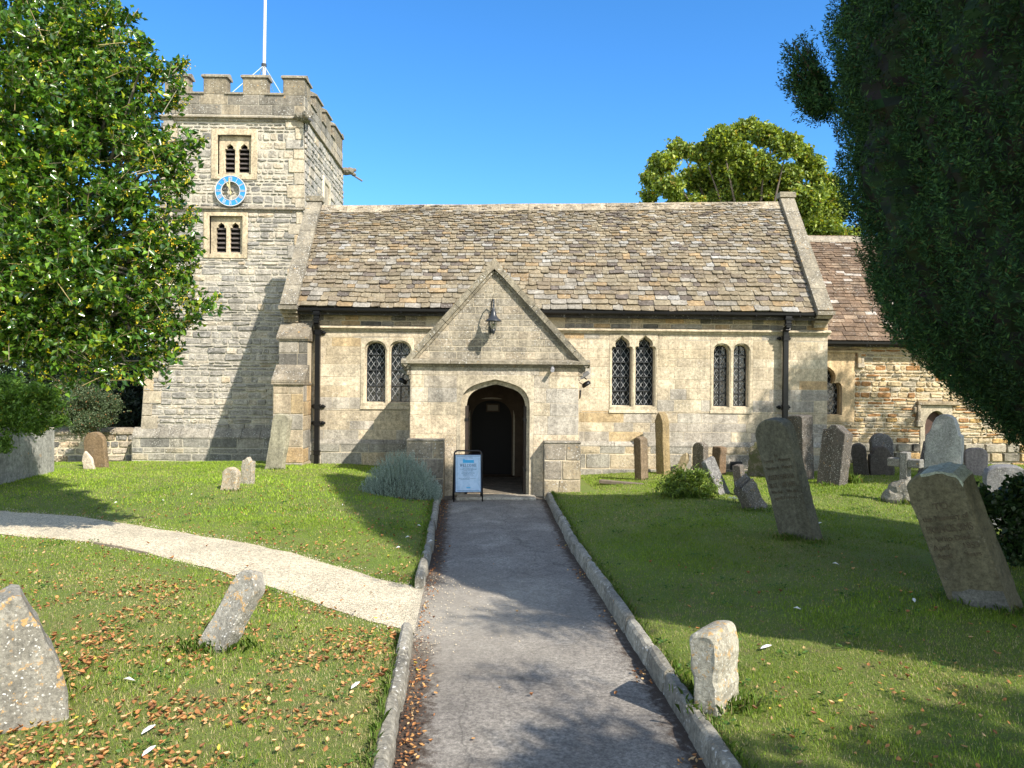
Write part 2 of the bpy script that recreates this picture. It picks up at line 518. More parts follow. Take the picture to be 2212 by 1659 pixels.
def grid_rows():
    ys = list(np.arange(-14, 2.0, 1.0))+list(np.arange(2.0, 17.5, .16))+list(np.arange(17.5, 30, .8))+[35, 45, 60, 90, 150, 300, 600]
    return ys
def build_ground():
    offs = [.0, .09, .095, .3, .5, .75, 1.05, 1.4, 1.8, 2.25, 2.75, 3.3, 3.9, 4.6, 5.3, 6.1, 7, 8, 9.2, 10.5, 12, 14, 17, 22, 30, 50, 90, 180, 400]
    ys = grid_rows(); V = []; F = []
    ncol = 2*len(offs)+2
    for Y in ys:
        l, r = path_x(min(Y, 17))
        row = []
        for o in offs[::-1]:
            z = -.05 if o <= .09 else lawn_z(l-o, Y)
            row.append((l-o, Y, z))
        row.append((l+.02, Y, -.05)); row.append((r-.02, Y, -.05))
        for o in offs:
            z = -.05 if o <= .09 else lawn_z(r+o, Y)
            row.append((r+o, Y, z))
        V += row
    for i in range(len(ys)-1):
        for j in range(ncol-1):
            a = i*ncol+j; F.append((a, a+1, a+1+ncol, a+ncol))
    me = np_mesh('lawn', V, F, smooth=False)
    m, nt, N, L, b = newmat('turf soil')
    pos = posnode(N)
    n1 = noise_n(N, L, pos, .9, 5, .6); n2 = noise_n(N, L, pos, 60, 6, .8); n3 = noise_n(N, L, pos, 5, 6, .7)
    c = ramp(N, L, n1, [(.35, (.14, .215, .030)), (.6, (.19, .24, .045))])
    c = mix(N, L, ramp(N, L, n3, [(.5, 0.0), (.66, .7)]), c, (.20, .17, .075))
    c = mix(N, L, 1.0, c, ramp(N, L, n2, [(.3, .6), (.7, 1.35)]), 'MULTIPLY')
    L.new(c, b.inputs['Base Color']); b.inputs['Roughness'].default_value = .95
    bump(N, L, n2, b, 1.0, .03)
    tag(link('lawn', me, m), kind='structure')
build_ground()

def strip(name, left, right, mat, z, ny=1, cols=12, kind='structure', ys=None, dirtf=None):
    V = []; F = []; A = []
    for Y in ys:
        a, b_ = left(Y), right(Y)
        for j in range(cols+1):
            t = j/cols; X = a+(b_-a)*t; V.append((X, Y, z(X, Y)))
            A.append(dirtf(X, Y) if dirtf else 0)
    n = cols+1
    for i in range(len(ys)-1):
        for j in range(cols): k = i*n+j; F.append((k, k+1, k+1+n, k+n))
    me = np_mesh(name, V, F)
    at = me.attributes.new('dirt', 'FLOAT', 'POINT'); at.data.foreach_set('value', np.array(A, dtype=np.float32))
    return tag(link(name, me, mat), kind=kind)

def asphalt_mat():
    m, nt, N, L, b = newmat('worn asphalt')
    pos = posnode(N)
    n1 = noise_n(N, L, pos, 1.1, 7, .68, .4); n2 = noise_n(N, L, pos, 85, 6, .85); n3 = noise_n(N, L, pos, 14, 8, .75)
    c = ramp(N, L, n1, [(.36, (.195, .178, .158)), (.5, (.235, .215, .19)), (.64, (.32, .295, .258))])
    c = mix(N, L, 1.0, c, ramp(N, L, n2, [(.36, .62), (.64, 1.42)]), 'MULTIPLY')
    gr = noise_n(N, L, pos, 34, 3, .7); c = mix(N, L, 1.0, c, ramp(N, L, gr, [(.38, .72), (.62, 1.3)]), 'MULTIPLY')
    v = N.new('ShaderNodeTexVoronoi'); v.inputs['Scale'].default_value = 8; L.new(pos, v.inputs['Vector'])
    c = mix(N, L, ramp(N, L, v.outputs['Distance'], [(.035, .9), (.05, 0.0)]), c, (.55, .52, .44))
    st = noise_n(N, L, pos, 4.5, 6, .7, .6)
    c = mix(N, L, 1.0, c, ramp(N, L, st, [(.36, .78), (.50, 1.0), (.64, 1.12)]), 'MULTIPLY')
    wc = N.new('ShaderNodeTexNoise'); wc.inputs['Scale'].default_value = 2.5; wc.inputs['Detail'].default_value = 4; L.new(pos, wc.inputs['Vector'])
    vm = N.new('ShaderNodeVectorMath'); vm.operation = 'MULTIPLY_ADD'; L.new(wc.outputs['Color'], vm.inputs[0]); vm.inputs[1].default_value = (.5, .5, .5); L.new(pos, vm.inputs[2])
    ck_ = N.new('ShaderNodeTexVoronoi'); ck_.feature = 'DISTANCE_TO_EDGE'; ck_.inputs['Scale'].default_value = .55; L.new(vm.outputs[0], ck_.inputs['Vector'])
    c = mix(N, L, ramp(N, L, ck_.outputs['Distance'], [(.0, .55), (.006, 0.0)]), c, (.07, .065, .055))
    d = N.new('ShaderNodeAttribute'); d.attribute_name = 'dirt'
    sub = N.new('ShaderNodeMath'); sub.operation = 'ADD'; L.new(d.outputs['Fac'], sub.inputs[0])
    s2 = N.new('ShaderNodeMath'); s2.operation = 'MULTIPLY_ADD'; L.new(n3, s2.inputs[0]); s2.inputs[1].default_value = 1.6; s2.inputs[2].default_value = -.8
    L.new(s2.outputs[0], sub.inputs[1])
    c = mix(N, L, ramp(N, L, sub.outputs[0], [(.38, 0.0), (.68, .92)]), c, (.05, .030, .018))
    g = N.new('ShaderNodeAttribute'); g.attribute_name = 'grit'
    L.new(c, b.inputs['Base Color'])
    b.inputs['Roughness'].default_value = .85
    bump(N, L, n2, b, .9, .012)
    return m, c, N, L, b, n3
ma, c0, N_, L_, b_, n3_ = asphalt_mat()
# grit spread from the gravel path
pos = posnode(N_)
sp = N_.new('ShaderNodeVectorMath'); sp.operation = 'DISTANCE'; L_.new(pos, sp.inputs[0]); sp.inputs[1].default_value = (-.75, 6.6, 0)
ad = N_.new('ShaderNodeMath'); ad.operation = 'MULTIPLY_ADD'; L_.new(n3_, ad.inputs[0]); ad.inputs[1].default_value = 1.6; L_.new(sp.outputs['Value'], ad.inputs[2])
dv = N_.new('ShaderNodeMath'); dv.operation = 'DIVIDE'; L_.new(ad.outputs[0], dv.inputs[0]); dv.inputs[1].default_value = 3.6
L_.new(mix(N_, L_, ramp(N_, L_, dv.outputs[0], [(.30, .62), (.78, 0.0)]), c0, (.40, .36, .29)), b_.inputs['Base Color'])
ad2 = ad
def pdirt(X, Y):
    l, r = path_x(Y)
    return max(0, 1-(X-l)/.34)*(1.0 if not (5.9 < Y < 7.5) else .3) + max(0, 1-(r-X)/.26)*.8
strip('asphalt_path', lambda Y: path_x(Y)[0]-.01, lambda Y: path_x(Y)[1]+.01, ma, lambda X, Y: .004*mnoise.noise(Vector((X*2, Y*1.2, 0)))-.012*((X-.2)/.9)**2+.005,
      cols=36, ys=list(np.arange(-14, 13.62, .2))+[13.62], dirtf=pdirt)

def gravel_mat():
    m, nt, N, L, b = newmat('pale gravel')
    pos = posnode(N)
    v = N.new('ShaderNodeTexVoronoi'); v.inputs['Scale'].default_value = 70; L.new(pos, v.inputs['Vector'])
    c = ramp(N, L, v.outputs['Distance'], [(.0, (.72, .635, .48)), (.5, (.64, .56, .41)), (.85, (.42, .36, .25))])
    hv = N.new('ShaderNodeHueSaturation'); L.new(c, hv.inputs['Color'])
    sepc = N.new('ShaderNodeSeparateColor'); L.new(v.outputs['Color'], sepc.inputs[0])
    mr = N.new('ShaderNodeMapRange'); mr.inputs['To Min'].default_value = .6; mr.inputs['To Max'].default_value = 1.35; L.new(sepc.outputs[0], mr.inputs['Value']); L.new(mr.outputs[0], hv.inputs['Value'])
    n1 = noise_n(N, L, pos, 2.2, 4, .6)
    c2 = mix(N, L, 1.0, hv.outputs[0], ramp(N, L, n1, [(.3, .85), (.7, 1.15)]), 'MULTIPLY')
    L.new(c2, b.inputs['Base Color']); b.inputs['Roughness'].default_value = .95
    inv = N.new('ShaderNodeMath'); inv.operation = 'SUBTRACT'; inv.inputs[0].default_value = 1; L.new(v.outputs['Distance'], inv.inputs[1])
    bump(N, L, inv.outputs[0], b, .9, .015)
    return m
M_gravel = gravel_mat()
V = []; F = []
xs = np.arange(-15, -.70, .12); nc = 15
for i, X in enumerate(xs):
    a, b2 = ipol(GR_LO, X), ipol(GR_UP, X)
    wob = .05*mnoise.noise(Vector((X*3, 1, 0))); wob2 = .05*mnoise.noise(Vector((X*3, 8, 0)))
    for j in range(nc+1):
        Y = a+wob+(b2+wob2-a-wob)*j/nc; V.append((X, Y, lawn_z(X, Y)+.006+.02*math.sin(math.pi*j/nc)))
xe = -.73
for j in range(nc+1):
    Y = 6.05+(7.4-6.05)*j/nc; V.append((path_x(Y)[0]-.005, Y, .012))
n = nc+1
for i in range(len(xs)):
    for j in range(nc): k = i*n+j; F.append((k, k+n, k+n+1, k+1))
tag(link('gravel_path', np_mesh('gravel_path', V, F), M_gravel), kind='structure')
mb = MB()
for a, b2 in ((-4.5, -4.05), (-4.03, -3.7)):
    p = Vector((a, ipol(GR_LO, a)-.03, lawn_z(a, ipol(GR_LO, a)))); q = Vector((b2, ipol(GR_LO, b2)-.03, lawn_z(b2, ipol(GR_LO, b2))))
    mb.prism([p+Vector((0, -.02, -.05)), p+Vector((0, .02, -.05)), p+Vector((0, .016, .022)), p+Vector((0, -.016, .022))], q-p, (.24, .19, .13))
tag(mb.build('edging_board', stone_mat('edging wood', lichen=0, dark=.3)), 'weathered low timber edging board along the near side of the gravel path', 'edging board')
# distant gravel behind the chest tomb
mb = MB()
pp = [P(110, 1008, 17.2), P(300, 1004, 17.4), P(290, 1001, 18.3), P(95, 1003, 18.3)]
mb.poly([(p.x, p.y, lawn_z(p.x, p.y)+.03) for p in pp]); tag(mb.build('gravel_walk', M_gravel), kind='structure')

# kerbs: long stone kerbs with joints
M_kerb = stone_mat('kerb stone', lichen=.9, dark=.8, orange=.1, bs=.9)
def kerb(name, side, y0, y1, top=.12):
    mb = MB(); Y = y0
    while Y < y1-.05:
        ln = min(random.uniform(.45, .92), y1-Y); oz, ox_ = random.uniform(-.010, .010), random.uniform(-.008, .008)
        if y1-Y-ln < .3: ln = y1-Y
        k = random.uniform(.8, 1.1); col = (.36*k, .335*k, .27*k)
        ns = max(3, int(ln/.11)); V = []; F = []
        for i in range(ns+1):
            yy = Y+.009+(ln-.018)*i/ns
            l, r = path_x(yy); x = l if side < 0 else r
            dz = .012*mnoise.noise(Vector((x, yy*7, 5)))+.006*mnoise.noise(Vector((x, yy*21, 2))); dx = .010*mnoise.noise(Vector((x+4, yy*9, 1)))
            w = .095
            for (a, z) in ((0, -.03), (.004, top*.55), (.012, top-.018), (.032, top), (w-.02, top+.004), (w, top-.015), (w, -.03)):
                V.append((x+side*(a+ox_+dx*(a < .05)-(.012 if i in (0, ns) and a < .05 else 0)*-1*(z > .02)), yy, z+((dz+oz-(.010 if i in (0, ns) else 0)) if z > .02 else 0)))
        m7 = 7
        for i in range(ns):
            for j in range(m7-1): a = i*m7+j; F.append((a, a+1, a+1+m7, a+m7))
        F.append(tuple(range(m7))); F.append(tuple(ns*m7+j for j in range(m7))[::-1])
        mb.mesh(V, F, col); Y += ln
    return tag(mb.build(name, M_kerb), kind='structure')
kerb('kerb', -1, -4, 6.02); kerb('kerb', -1, 7.42, 13.45); kerb('kerb', 1, -4, 13.45, .14)

# ------------------------------------------------------------------ church
church = empty('church', (0, 16.4, 0), label='old limestone parish church with square battlemented tower, stone slate roof and gabled south porch', cat='church')
YT, YN, YP, YC = 20.0, 16.4, 13.5, 17.8
frT = Frame((0, YT, 0), (1, 0, 0), (0, -1, 0))
frN = Frame((0, YN, 0), (1, 0, 0), (0, -1, 0))
frP = Frame((0, YP, 0), (1, 0, 0), (0, -1, 0))
frC = Frame((0, YC, 0), (1, 0, 0), (0, -1, 0))

def rect_hole(r): return [(r[0], r[2]), (r[1], r[2]), (r[1], r[3]), (r[0], r[3])]
def lattice(fr, x0, x1, z0, z1, d, parent):
    mb = MB(); dx, dz, w = .122, .185, .0050
    slope = dz/dx
    ox = (x0+x1)/2
    nk = int((x1-x0)/dx+(z1-z0)/dz)+3
    for sgn in (1, -1):
        for k in range(-nk, nk):
            c = ox+k*dx
            # line x = c + sgn*(z-z0)/slope clipped
            t0, t1 = z0, z1
            za = z0+(x0-c)*slope*sgn; zb = z0+(x1-c)*slope*sgn
            lo, hi = max(t0, min(za, zb)), min(t1, max(za, zb))
            if hi-lo < .01: continue
            a = (c+sgn*(lo-z0)/slope, lo); b = (c+sgn*(hi-z0)/slope, hi)
            jx = random.uniform(-.004, .004)
            pts = [fr(a[0]-w+jx, a[1], d), fr(a[0]+w+jx, a[1], d), fr(b[0]+w+jx, b[1], d), fr(b[0]-w+jx, b[1], d)]
            mb.prism(pts, fr.N*(.007+.001*sgn))
    return mb.build('lattice', M_lead, parent)

def window_unit(fr, surround, lights, kind, proud=.016, depth=.2, fill='glass', inner=None, sill=True, col=(.55, .46, .31), bars=4, vbar=True, mat=None):
    """surround rect; lights list of rects; inner = recessed rect for square-headed tower windows"""
    mat = mat or M_dress
    if inner:
        w = plate('window', rect_hole(surround), [rect_hole(inner)], fr, -.2, proud+.02, mat, church, .012, col)
        plate('tracery', rect_hole((inner[0]-.01, inner[1]+.01, inner[2]-.01, inner[3]+.01)), [arch_pts(*l, kind) for l in lights], fr, -.2, -.09, mat, w, .006, col)
        dd = -.24
    else:
        holes = [arch_pts(*l, kind) for l in lights]
        big = [arch_pts(l[0]-.035, l[1]+.035, l[2]-.02, l[3]+.035, kind) for l in lights]
        w = plate('window', rect_hole(surround), big, fr, -.05, proud, mat, church, .012, col)
        plate('tracery', rect_hole((surround[0]+.02, surround[1]-.02, surround[2]+.02, surround[3]-.005)), holes, fr, -depth, -.052, mat, w, .012, col)
        dd = -depth+.03
    if sill:
        mb = MB(); s0, s1 = surround[0]-.0, surround[1]+.0
        zb = surround[2]
        mb.prism([fr(s0, zb, -.02), fr(s0, zb, .03), fr(s0, zb+.05, .022), fr(s0, zb+.10, .0), fr(s0, zb+.10, -.02)], fr.U*(s1-s0), col)
        mb.build('sill', mat, w)
    for l in lights:
        if fill == 'glass':
            g = MB(); g.poly([fr(l[0]-.02, l[2]-.02, dd-.005), fr(l[1]+.02, l[2]-.02, dd-.005), fr(l[1]+.02, l[3]+.02, dd-.005), fr(l[0]-.02, l[3]+.02, dd-.005)])
            g.build('pane', M_glass, w)
            lattice(fr, l[0]-.01, l[1]+.01, l[2]-.01, l[3], dd, w)
            b = MB(); H = l[3]-l[2]
            for k in range(bars):
                z = l[2]+H*(k+1)/(bars+.75)
                b.tube([fr(l[0]-.01, z, dd+.02), fr(l[1]+.01, z, dd+.02)], .014, 6)
            if vbar: b.tube([fr((l[0]+l[1])/2, l[2], dd+.022), fr((l[0]+l[1])/2, l[3], dd+.022)], .012, 6)
            b.tube([fr(l[0]+.008, l[2], dd+.012), fr(l[0]+.008, l[3]-.2, dd+.012)], .010, 4); b.tube([fr(l[1]-.008, l[2], dd+.012), fr(l[1]-.008, l[3]-.2, dd+.012)], .010, 4)
            b.tube([fr(l[0], l[2]+.008, dd+.012), fr(l[1], l[2]+.008, dd+.012)], .010, 4)
            b.build('glazing_bars', M_bar, w)
        else:
            b = MB(); z = l[2]+.03
            while z < l[3]-.02:
                x0, x1 = l[0]-.02, l[1]+.02
                b.prism([fr(x0, z-.05, dd+.10), fr(x0, z-.035, dd+.11), fr(x0, z+.055, dd-.03), fr(x0, z+.04, dd-.04)], fr.U*(x1-x0))
                z += .125
            b.build('louvres', M_louvre, w)
    if fill != 'glass':
        g = MB(); x0 = min(l[0] for l in lights)-.05; x1 = max(l[1] for l in lights)+.05
        g.box((x0, fr.O.y+.42, lights[0][2]-.05), (x1, fr.O.y+.44, lights[0][3]+.1)) if abs(fr.U.x) > .5 else g.box((fr.O.x-.44, x0, lights[0][2]-.05), (fr.O.x-.42, x1, lights[0][3]+.1))
        g.build('dark_backing', M_dark, w)  # dark sheet behind the louvres, belfry gloom put into its colour
    return w
def rp(px0, px1, py0, py1, Y):
    """pixel rect (in the photo) -> wall rect x0,x1,z0,z1 at plane Y"""
    a = P(px0, (py0+py1)/2, Y).x; b = P(px1, (py0+py1)/2, Y).x
    xm = (px0+px1)/2
    return (a, b, P(xm, py1, Y).z, P(xm, py0, Y).z)

# ---- tower
CREAMW = [(.58, .50, .355), (.55, .475, .34), (.60, .53, .385), (.56, .475, .32)]
GREYW = [(.45, .425, .365), (.42, .395, .345), (.49, .455, .39)]
def zt(py): return P(500, py, YT).z
zPl, zPlt, zS1, zS2, zPar, zMer = zt(945), zt(930), zt(452), zt(256), zt(200), zt(160)
XE = -5.12; DT = 4.9
XL = [(0, P(292, 985, YT).x), (zPl, P(298, 950, YT).x)]
lxl0, lxl1 = P(304, 920, YT).x, P(338, 460, YT).x
uxl0, uxl1 = P(345, 440, YT).x, P(354, 262, YT).x
pxl = P(356, 225, YT).x
lin = lambda a, za, b, zb: (lambda z: a+(b-a)*(z-za)/(zb-za))
lowL = lin(lxl0, zPl, lxl1, zS1); upL = lin(uxl0, zS1, uxl1, zS2)
lowR = lin(XE+.12, zPl, XE+.02, zS1); upR = lin(XE+.02, zS1, XE-.04, zS2)
uw = rp(457, 556, 279, 388, YT); uin = rp(471, 543, 292, 377, YT)
ul = [rp(483, 505, 308, 371, YT), rp(513, 536, 308, 371, YT)]
lw = rp(440, 535, 459, 558, YT); lin_ = rp(453, 524, 467, 549, YT)
ll = [rp(464, 486, 479, 544, YT), rp(494, 517, 479, 544, YT)]
z0t = -.45
back = plate('tower_wall', [(lowL(z0t)-.02, z0t), (lowR(z0t), z0t), (lowR(zS1), zS1), (upR(zS2), zS2), (upL(zS2), zS2), (upL(zS1), zS1), (lowL(zS1), zS1)],
             [rect_hole(uin), rect_hole(lin_)], frT, -.4, 0, M_mortarg, church, 0)
tw = back
def rub_low():
    r = random.random(); c = random.choice([(.45, .42, .35), (.41, .385, .33), (.48, .44, .355), (.37, .35, .30)]) if r < .80 else (.56, .48, .33) if r < .92 else (.58, .44, .24) if r < .935 else (.30, .29, .26)
    k = random.uniform(.92, 1.08); return tuple(x*k for x in c)
def rub_up():
    r = random.random(); c = random.choice([(.40, .37, .29), (.47, .42, .30), (.36, .34, .28), (.50, .44, .32)]) if r < .72 else (.56, .46, .28) if r < .86 else (.26, .25, .22)
    k = random.uniform(.9, 1.1); return tuple(x*k for x in c)
mb = MB()
hs_ = [lw]
stones(mb, frT, lowL, lowR, [zPlt+.02, zS1-.05], (.065, .19), (.14, .50), holes=hs_, gap=.014, dep=(.006, .038), jit=.024, palf=rub_low, rough=.011, bev=.018)
mb.build('rubble_facing', M_rubble, tw)
mb = MB()
cr = .41
stones(mb, frT, upL, upR, [zS1+.05, zS2-.04], (.07, .23), (.12, .40), holes=[uw], gap=.028, dep=(.008, .035), jit=.028, palf=rub_up, rough=.010, bev=.022)
mb.build('rubble_facing', M_rubble, tw)
# dressed quoins on the corners
mb = MB()
for (za, zb, fl, frr) in ((zPlt+.02, zS1-.05, lowL, lowR), (zS1+.05, zS2-.04, upL, upR)):
    z = za; k = 0
    while z < zb-.12:
        h = min(random.uniform(.24, .36), zb-z)
        for e, sgn in ((fl, 1), (frr, -1)):
            w = .42 if (k+(sgn > 0)) % 2 else .26
            w *= random.uniform(.85, 1.15)
            x = e(z)
            q = [(x-.004*sgn, z), (x+w*sgn, z), (e(z+h)+w*sgn, z+h), (e(z+h)-.004*sgn, z+h)]
            if sgn < 0: q = [q[1], q[0], q[3], q[2]]
            stone(mb, frT, q, .012, .042, .0, random.choice([(.50, .42, .29), (.44, .38, .28), (.50, .38, .22), (.36, .33, .28)]), .0, .012)
        z += h; k += 1
mb.split('quoins', M_dress, tw, lambda x, y, z: (x > -7, z > zS1))
# east face
frE = Frame((XE, 0, 0), (0, 1, 0), (1, 0, 0))
mb = MB(); mb.box((XE-.4, YT+.405, 0), (XE-.0, YT+DT, zS2+.05)); mb.box((uxl1-.25, YT+.405, -.4), (uxl1+.1, YT+DT, zS2)); mb.box((uxl1, YT+DT-.4, -.4), (XE-.405, YT+DT-.003, zS2)); mb.box((lxl0+.02, YT+.41, -.4), (uxl1-.26, YT+DT, zS1-.1))
mb.build('tower_side_wall', M_mortarg, tw)
ewY0, ewY1 = 22.0, 22.95
ewz0, ewz1 = zS1-.15, zt(330)+.0
mb = MB()
stones(mb, frE, YT, YT+DT, [zS1-.9, zS2-.03], (.12, .28), (.2, .6), holes=[(ewY0-.02, ewY1+.02, ewz0, ewz1)], gap=.02, dep=(.01, .035), jit=.02, palf=lambda: tuple(c*1.1 for c in rub_low()), rough=.010, bev=.02)
mb.build('rubble_facing', M_rubble, tw)
we = plate('window', rect_hole((ewY0, ewY1, ewz0, ewz1)), [rect_hole((ewY0+.17, ewY1-.17, ewz0+.1, ewz1-.17))], frE, -.02, .05, M_dress, church, .02, (.58, .50, .36))
mb = MB(); mb.box((XE+.004, ewY0+.15, ewz0+.08), (XE+.012, ewY1-.15, ewz1-.15), (.5, .42, .3)); mb.build('blocked_light', M_dress, we)
# plinth
mb = MB()
px0 = P(291, 990, YT).x
plf = Frame((0, YT-.16, 0), (1, 0, 0), (0, -1, 0))
mb.box((px0, YT-.16, -.5), (XE+.25, YT+.5, zPl), (.26, .24, .2))
mb.prism([Vector((px0, YT-.16, zPl)), Vector((px0, YT-.0, zPlt+.04)), Vector((px0, YT+.3, zPlt+.04)), Vector((px0, YT+.3, zPl))], (XE+.25-px0, 0, 0), (.30, .28, .23))
mb.build('plinth', M_mortarg, tw)
mb = MB()
stones(mb, plf, px0, XE+.25, [-.45, zPl], (.14, .3), (.3, .8), gap=.02, dep=(.006, .02), jit=.015, palf=lambda: tuple(c*.78 for c in rub_low()), rough=.006, bev=.015)
x = px0
while x < XE+.2:
    l = random.uniform(.4, .9); l = min(l, XE+.25-x); k = random.uniform(.8, 1.05)
    mb.prism([Vector((x, YT-.185, zPl-.02)), Vector((x, YT-.185, zPl+.02)), Vector((x, YT-.01, zPlt+.075)), Vector((x, YT-.01, zPl-.02))], (l-.012, 0, 0), (.34*k, .31*k, .25*k)); x += l
mb.build('plinth_facing', stone_mat('plinth stone', lichen=1.0, dark=.9), tw)
# string courses
def string_course(name, x0, x1, z, h, proj, Y, mat, parent, col=(.40, .36, .28), E=None, seg=.9):
    mb = MB(); x = x0
    prof = lambda yb: [(0.02, -h*.5), (-proj*.35, -h*.5), (-proj*.45, -h*.12), (-proj, -h*.05), (-proj, h*.12), (-proj*.3, h*.42), (.02, h*.5)]
    while x < x1-.01:
        l = min(random.uniform(seg*.7, seg*1.3), x1-x)
        if x1-x-l < .2: l = x1-x
        k = random.uniform(.88, 1.1)
        mb.prism([Vector((x, Y+a, z+b)) for a, b in prof(0)], (l-(.004 if x+l < x1-.01 else 0), 0, 0), tuple(c*k for c in col)); x += l
    if E:
        mb.prism([Vector((E[0]-a, E[1]-proj, z+b)) for a, b in prof(0)], (0, E[2]-E[1]+2*proj, 0), col)
    return mb.build(name, mat, parent)
string_course('string_course', lowL(zS1)-.05, XE+.06, zS1, .15, .09, YT, M_coping, tw, E=(XE+.02, YT, YT+DT))
string_course('string_course', upL(zS2)-.09, XE+.05, zS2, .16, .12, YT, M_coping, tw, E=(XE-.04, YT, YT+DT))
# parapet
mb = MB()
pf = Frame((0, YT-.02, 0), (1, 0, 0), (0, -1, 0))
parR = XE-.02
zcr = zt(205)
mb.box((pxl, YT-.02, zS2+.05), (parR, YT+.3, zcr)); mb.box((parR-.3, YT+.3, zS2+.05), (parR, YT+DT-.3, zcr)); mb.box((pxl, YT+.3, zS2+.05), (pxl+.3, YT+DT-.3, zcr)); mb.box((pxl, YT+DT-.3, zS2+.05), (parR, YT+DT, zcr))
mb.box((pxl+.3, YT+.3, zS2-.1), (parR-.3, YT+DT-.3, zS2+.1))
par = mb.build('parapet', M_mortarg, church)
mb = MB()
pd = lambda: random.choice([(.27, .255, .22), (.22, .21, .185), (.40, .35, .26), (.31, .29, .25)])
stones(mb, pf, pxl, parR, [zS2+.09, (zS2+.09+zcr)/2, zcr], (.25, .4), (.4, .85), gap=.012, dep=(.008, .014), palf=pd)
frE2 = Frame((parR, 0, 0), (0, 1, 0), (1, 0, 0))
stones(mb, frE2, YT, YT+DT, [zS2+.09, (zS2+.09+zcr)/2, zcr], (.25, .4), (.4, .85), gap=.012, dep=(.008, .014), palf=lambda: tuple(c*1.45 for c in pd()))
mb.build('parapet_facing', M_coping, par)
mers = [(357, 407), (440, 490), (525, 577), (612, 657)]
mx = [(P(a, 185, YT).x, P(b, 185, YT).x) for a, b in mers]; mx[-1] = (mx[-1][0], parR); mx[0] = (pxl, mx[0][1])
cc = (.36, .33, .26)
def merlon(lo, hi, axis):
    mb = MB(); k = random.uniform(.85, 1.1); col = (.33*k, .29*k, .21*k)
    mb.box((lo[0], lo[1], zcr+.002), (hi[0], hi[1], zMer-.10), col, bev=.012)
    e = .045
    a, b = (lo[0]-e, lo[1]-e), (hi[0]+e, hi[1]+e)
    z0, z1, z2 = zMer-.10, zMer-.05, zMer+.03
    cx, cy = (a[0]+b[0])/2, (a[1]+b[1])/2
    V = [(a[0], a[1], z0), (b[0], a[1], z0), (b[0], b[1], z0), (a[0], b[1], z0), (a[0], a[1], z1), (b[0], a[1], z1), (b[0], b[1], z1), (a[0], b[1], z1)]
    if axis == 'x': V += [(a[0], cy-.04, z2), (b[0], cy-.04, z2), (b[0], cy+.04, z2), (a[0], cy+.04, z2)]
    else: V += [(cx-.04, a[1], z2), (cx+.04, a[1], z2), (cx+.04, b[1], z2), (cx-.04, b[1], z2)]
    mb.mesh(V, [(0, 3, 2, 1), (0, 1, 5, 4), (1, 2, 6, 5), (2, 3, 7, 6), (3, 0, 4, 7), (4, 5, 9, 8), (5, 6, 10, 9), (6, 7, 11, 10), (7, 4, 8, 11), (8, 9, 10, 11)], tuple(c*1.1 for c in cc))
    mb.build('merlon', M_coping, par)
def crencap(lo, hi, axis):
    mb = MB(); e = .05
    if axis == 'x': mb.prism([Vector((lo[0]-.03, lo[1]-e, zcr+.002)), Vector((lo[0]-.03, lo[1]-e, zcr+.05)), Vector((lo[0]-.03, (lo[1]+hi[1])/2, zcr+.11)), Vector((lo[0]-.03, hi[1]+e, zcr+.05)), Vector((lo[0]-.03, hi[1]+e, zcr+.002))], (hi[0]-lo[0]+.06, 0, 0), cc)
    else: mb.prism([Vector((lo[0]-e, lo[1]-.03, zcr+.002)), Vector((lo[0]-e, lo[1]-.03, zcr+.05)), Vector(((lo[0]+hi[0])/2, lo[1]-.03, zcr+.11)), Vector((hi[0]+e, lo[1]-.03, zcr+.05)), Vector((hi[0]+e, lo[1]-.03, zcr+.002))], (0, hi[1]-lo[1]+.06, 0), cc)
    mb.build('embrasure_coping', M_coping, par)
for i, (a, b) in enumerate(mx):
    merlon((a, YT-.025), (b, YT+.29), 'x'); merlon((a, YT+DT-.29), (b, YT+DT+.005), 'x')
    if i < 3:
        crencap((b, YT-.02), (mx[i+1][0], YT+.29), 'x'); crencap((b, YT+DT-.29), (mx[i+1][0], YT+DT), 'x')
ey = [(YT+.30, YT+.72), (YT+1.22, YT+1.95), (YT+2.42, YT+3.12), (YT+3.6, YT+4.6)]
ey[0] = (YT+.295, YT+.62)
for i, (a, b) in enumerate(ey):
    merlon((parR-.29, a), (parR+.004, b), 'y'); merlon((pxl-.004, a), (pxl+.29, b), 'y')
    if i < 3:
        crencap((parR-.29, b), (parR, ey[i+1][0]), 'y'); crencap((pxl, b), (pxl+.29, ey[i+1][0]), 'y')
window_unit(frT, uw, ul, 'cusp', inner=uin, fill='louvre', sill=False, col=(.54, .43, .27))
window_unit(frT, lw, ll, 'cusp', inner=lin_, fill='louvre', sill=False, col=(.56, .45, .28))

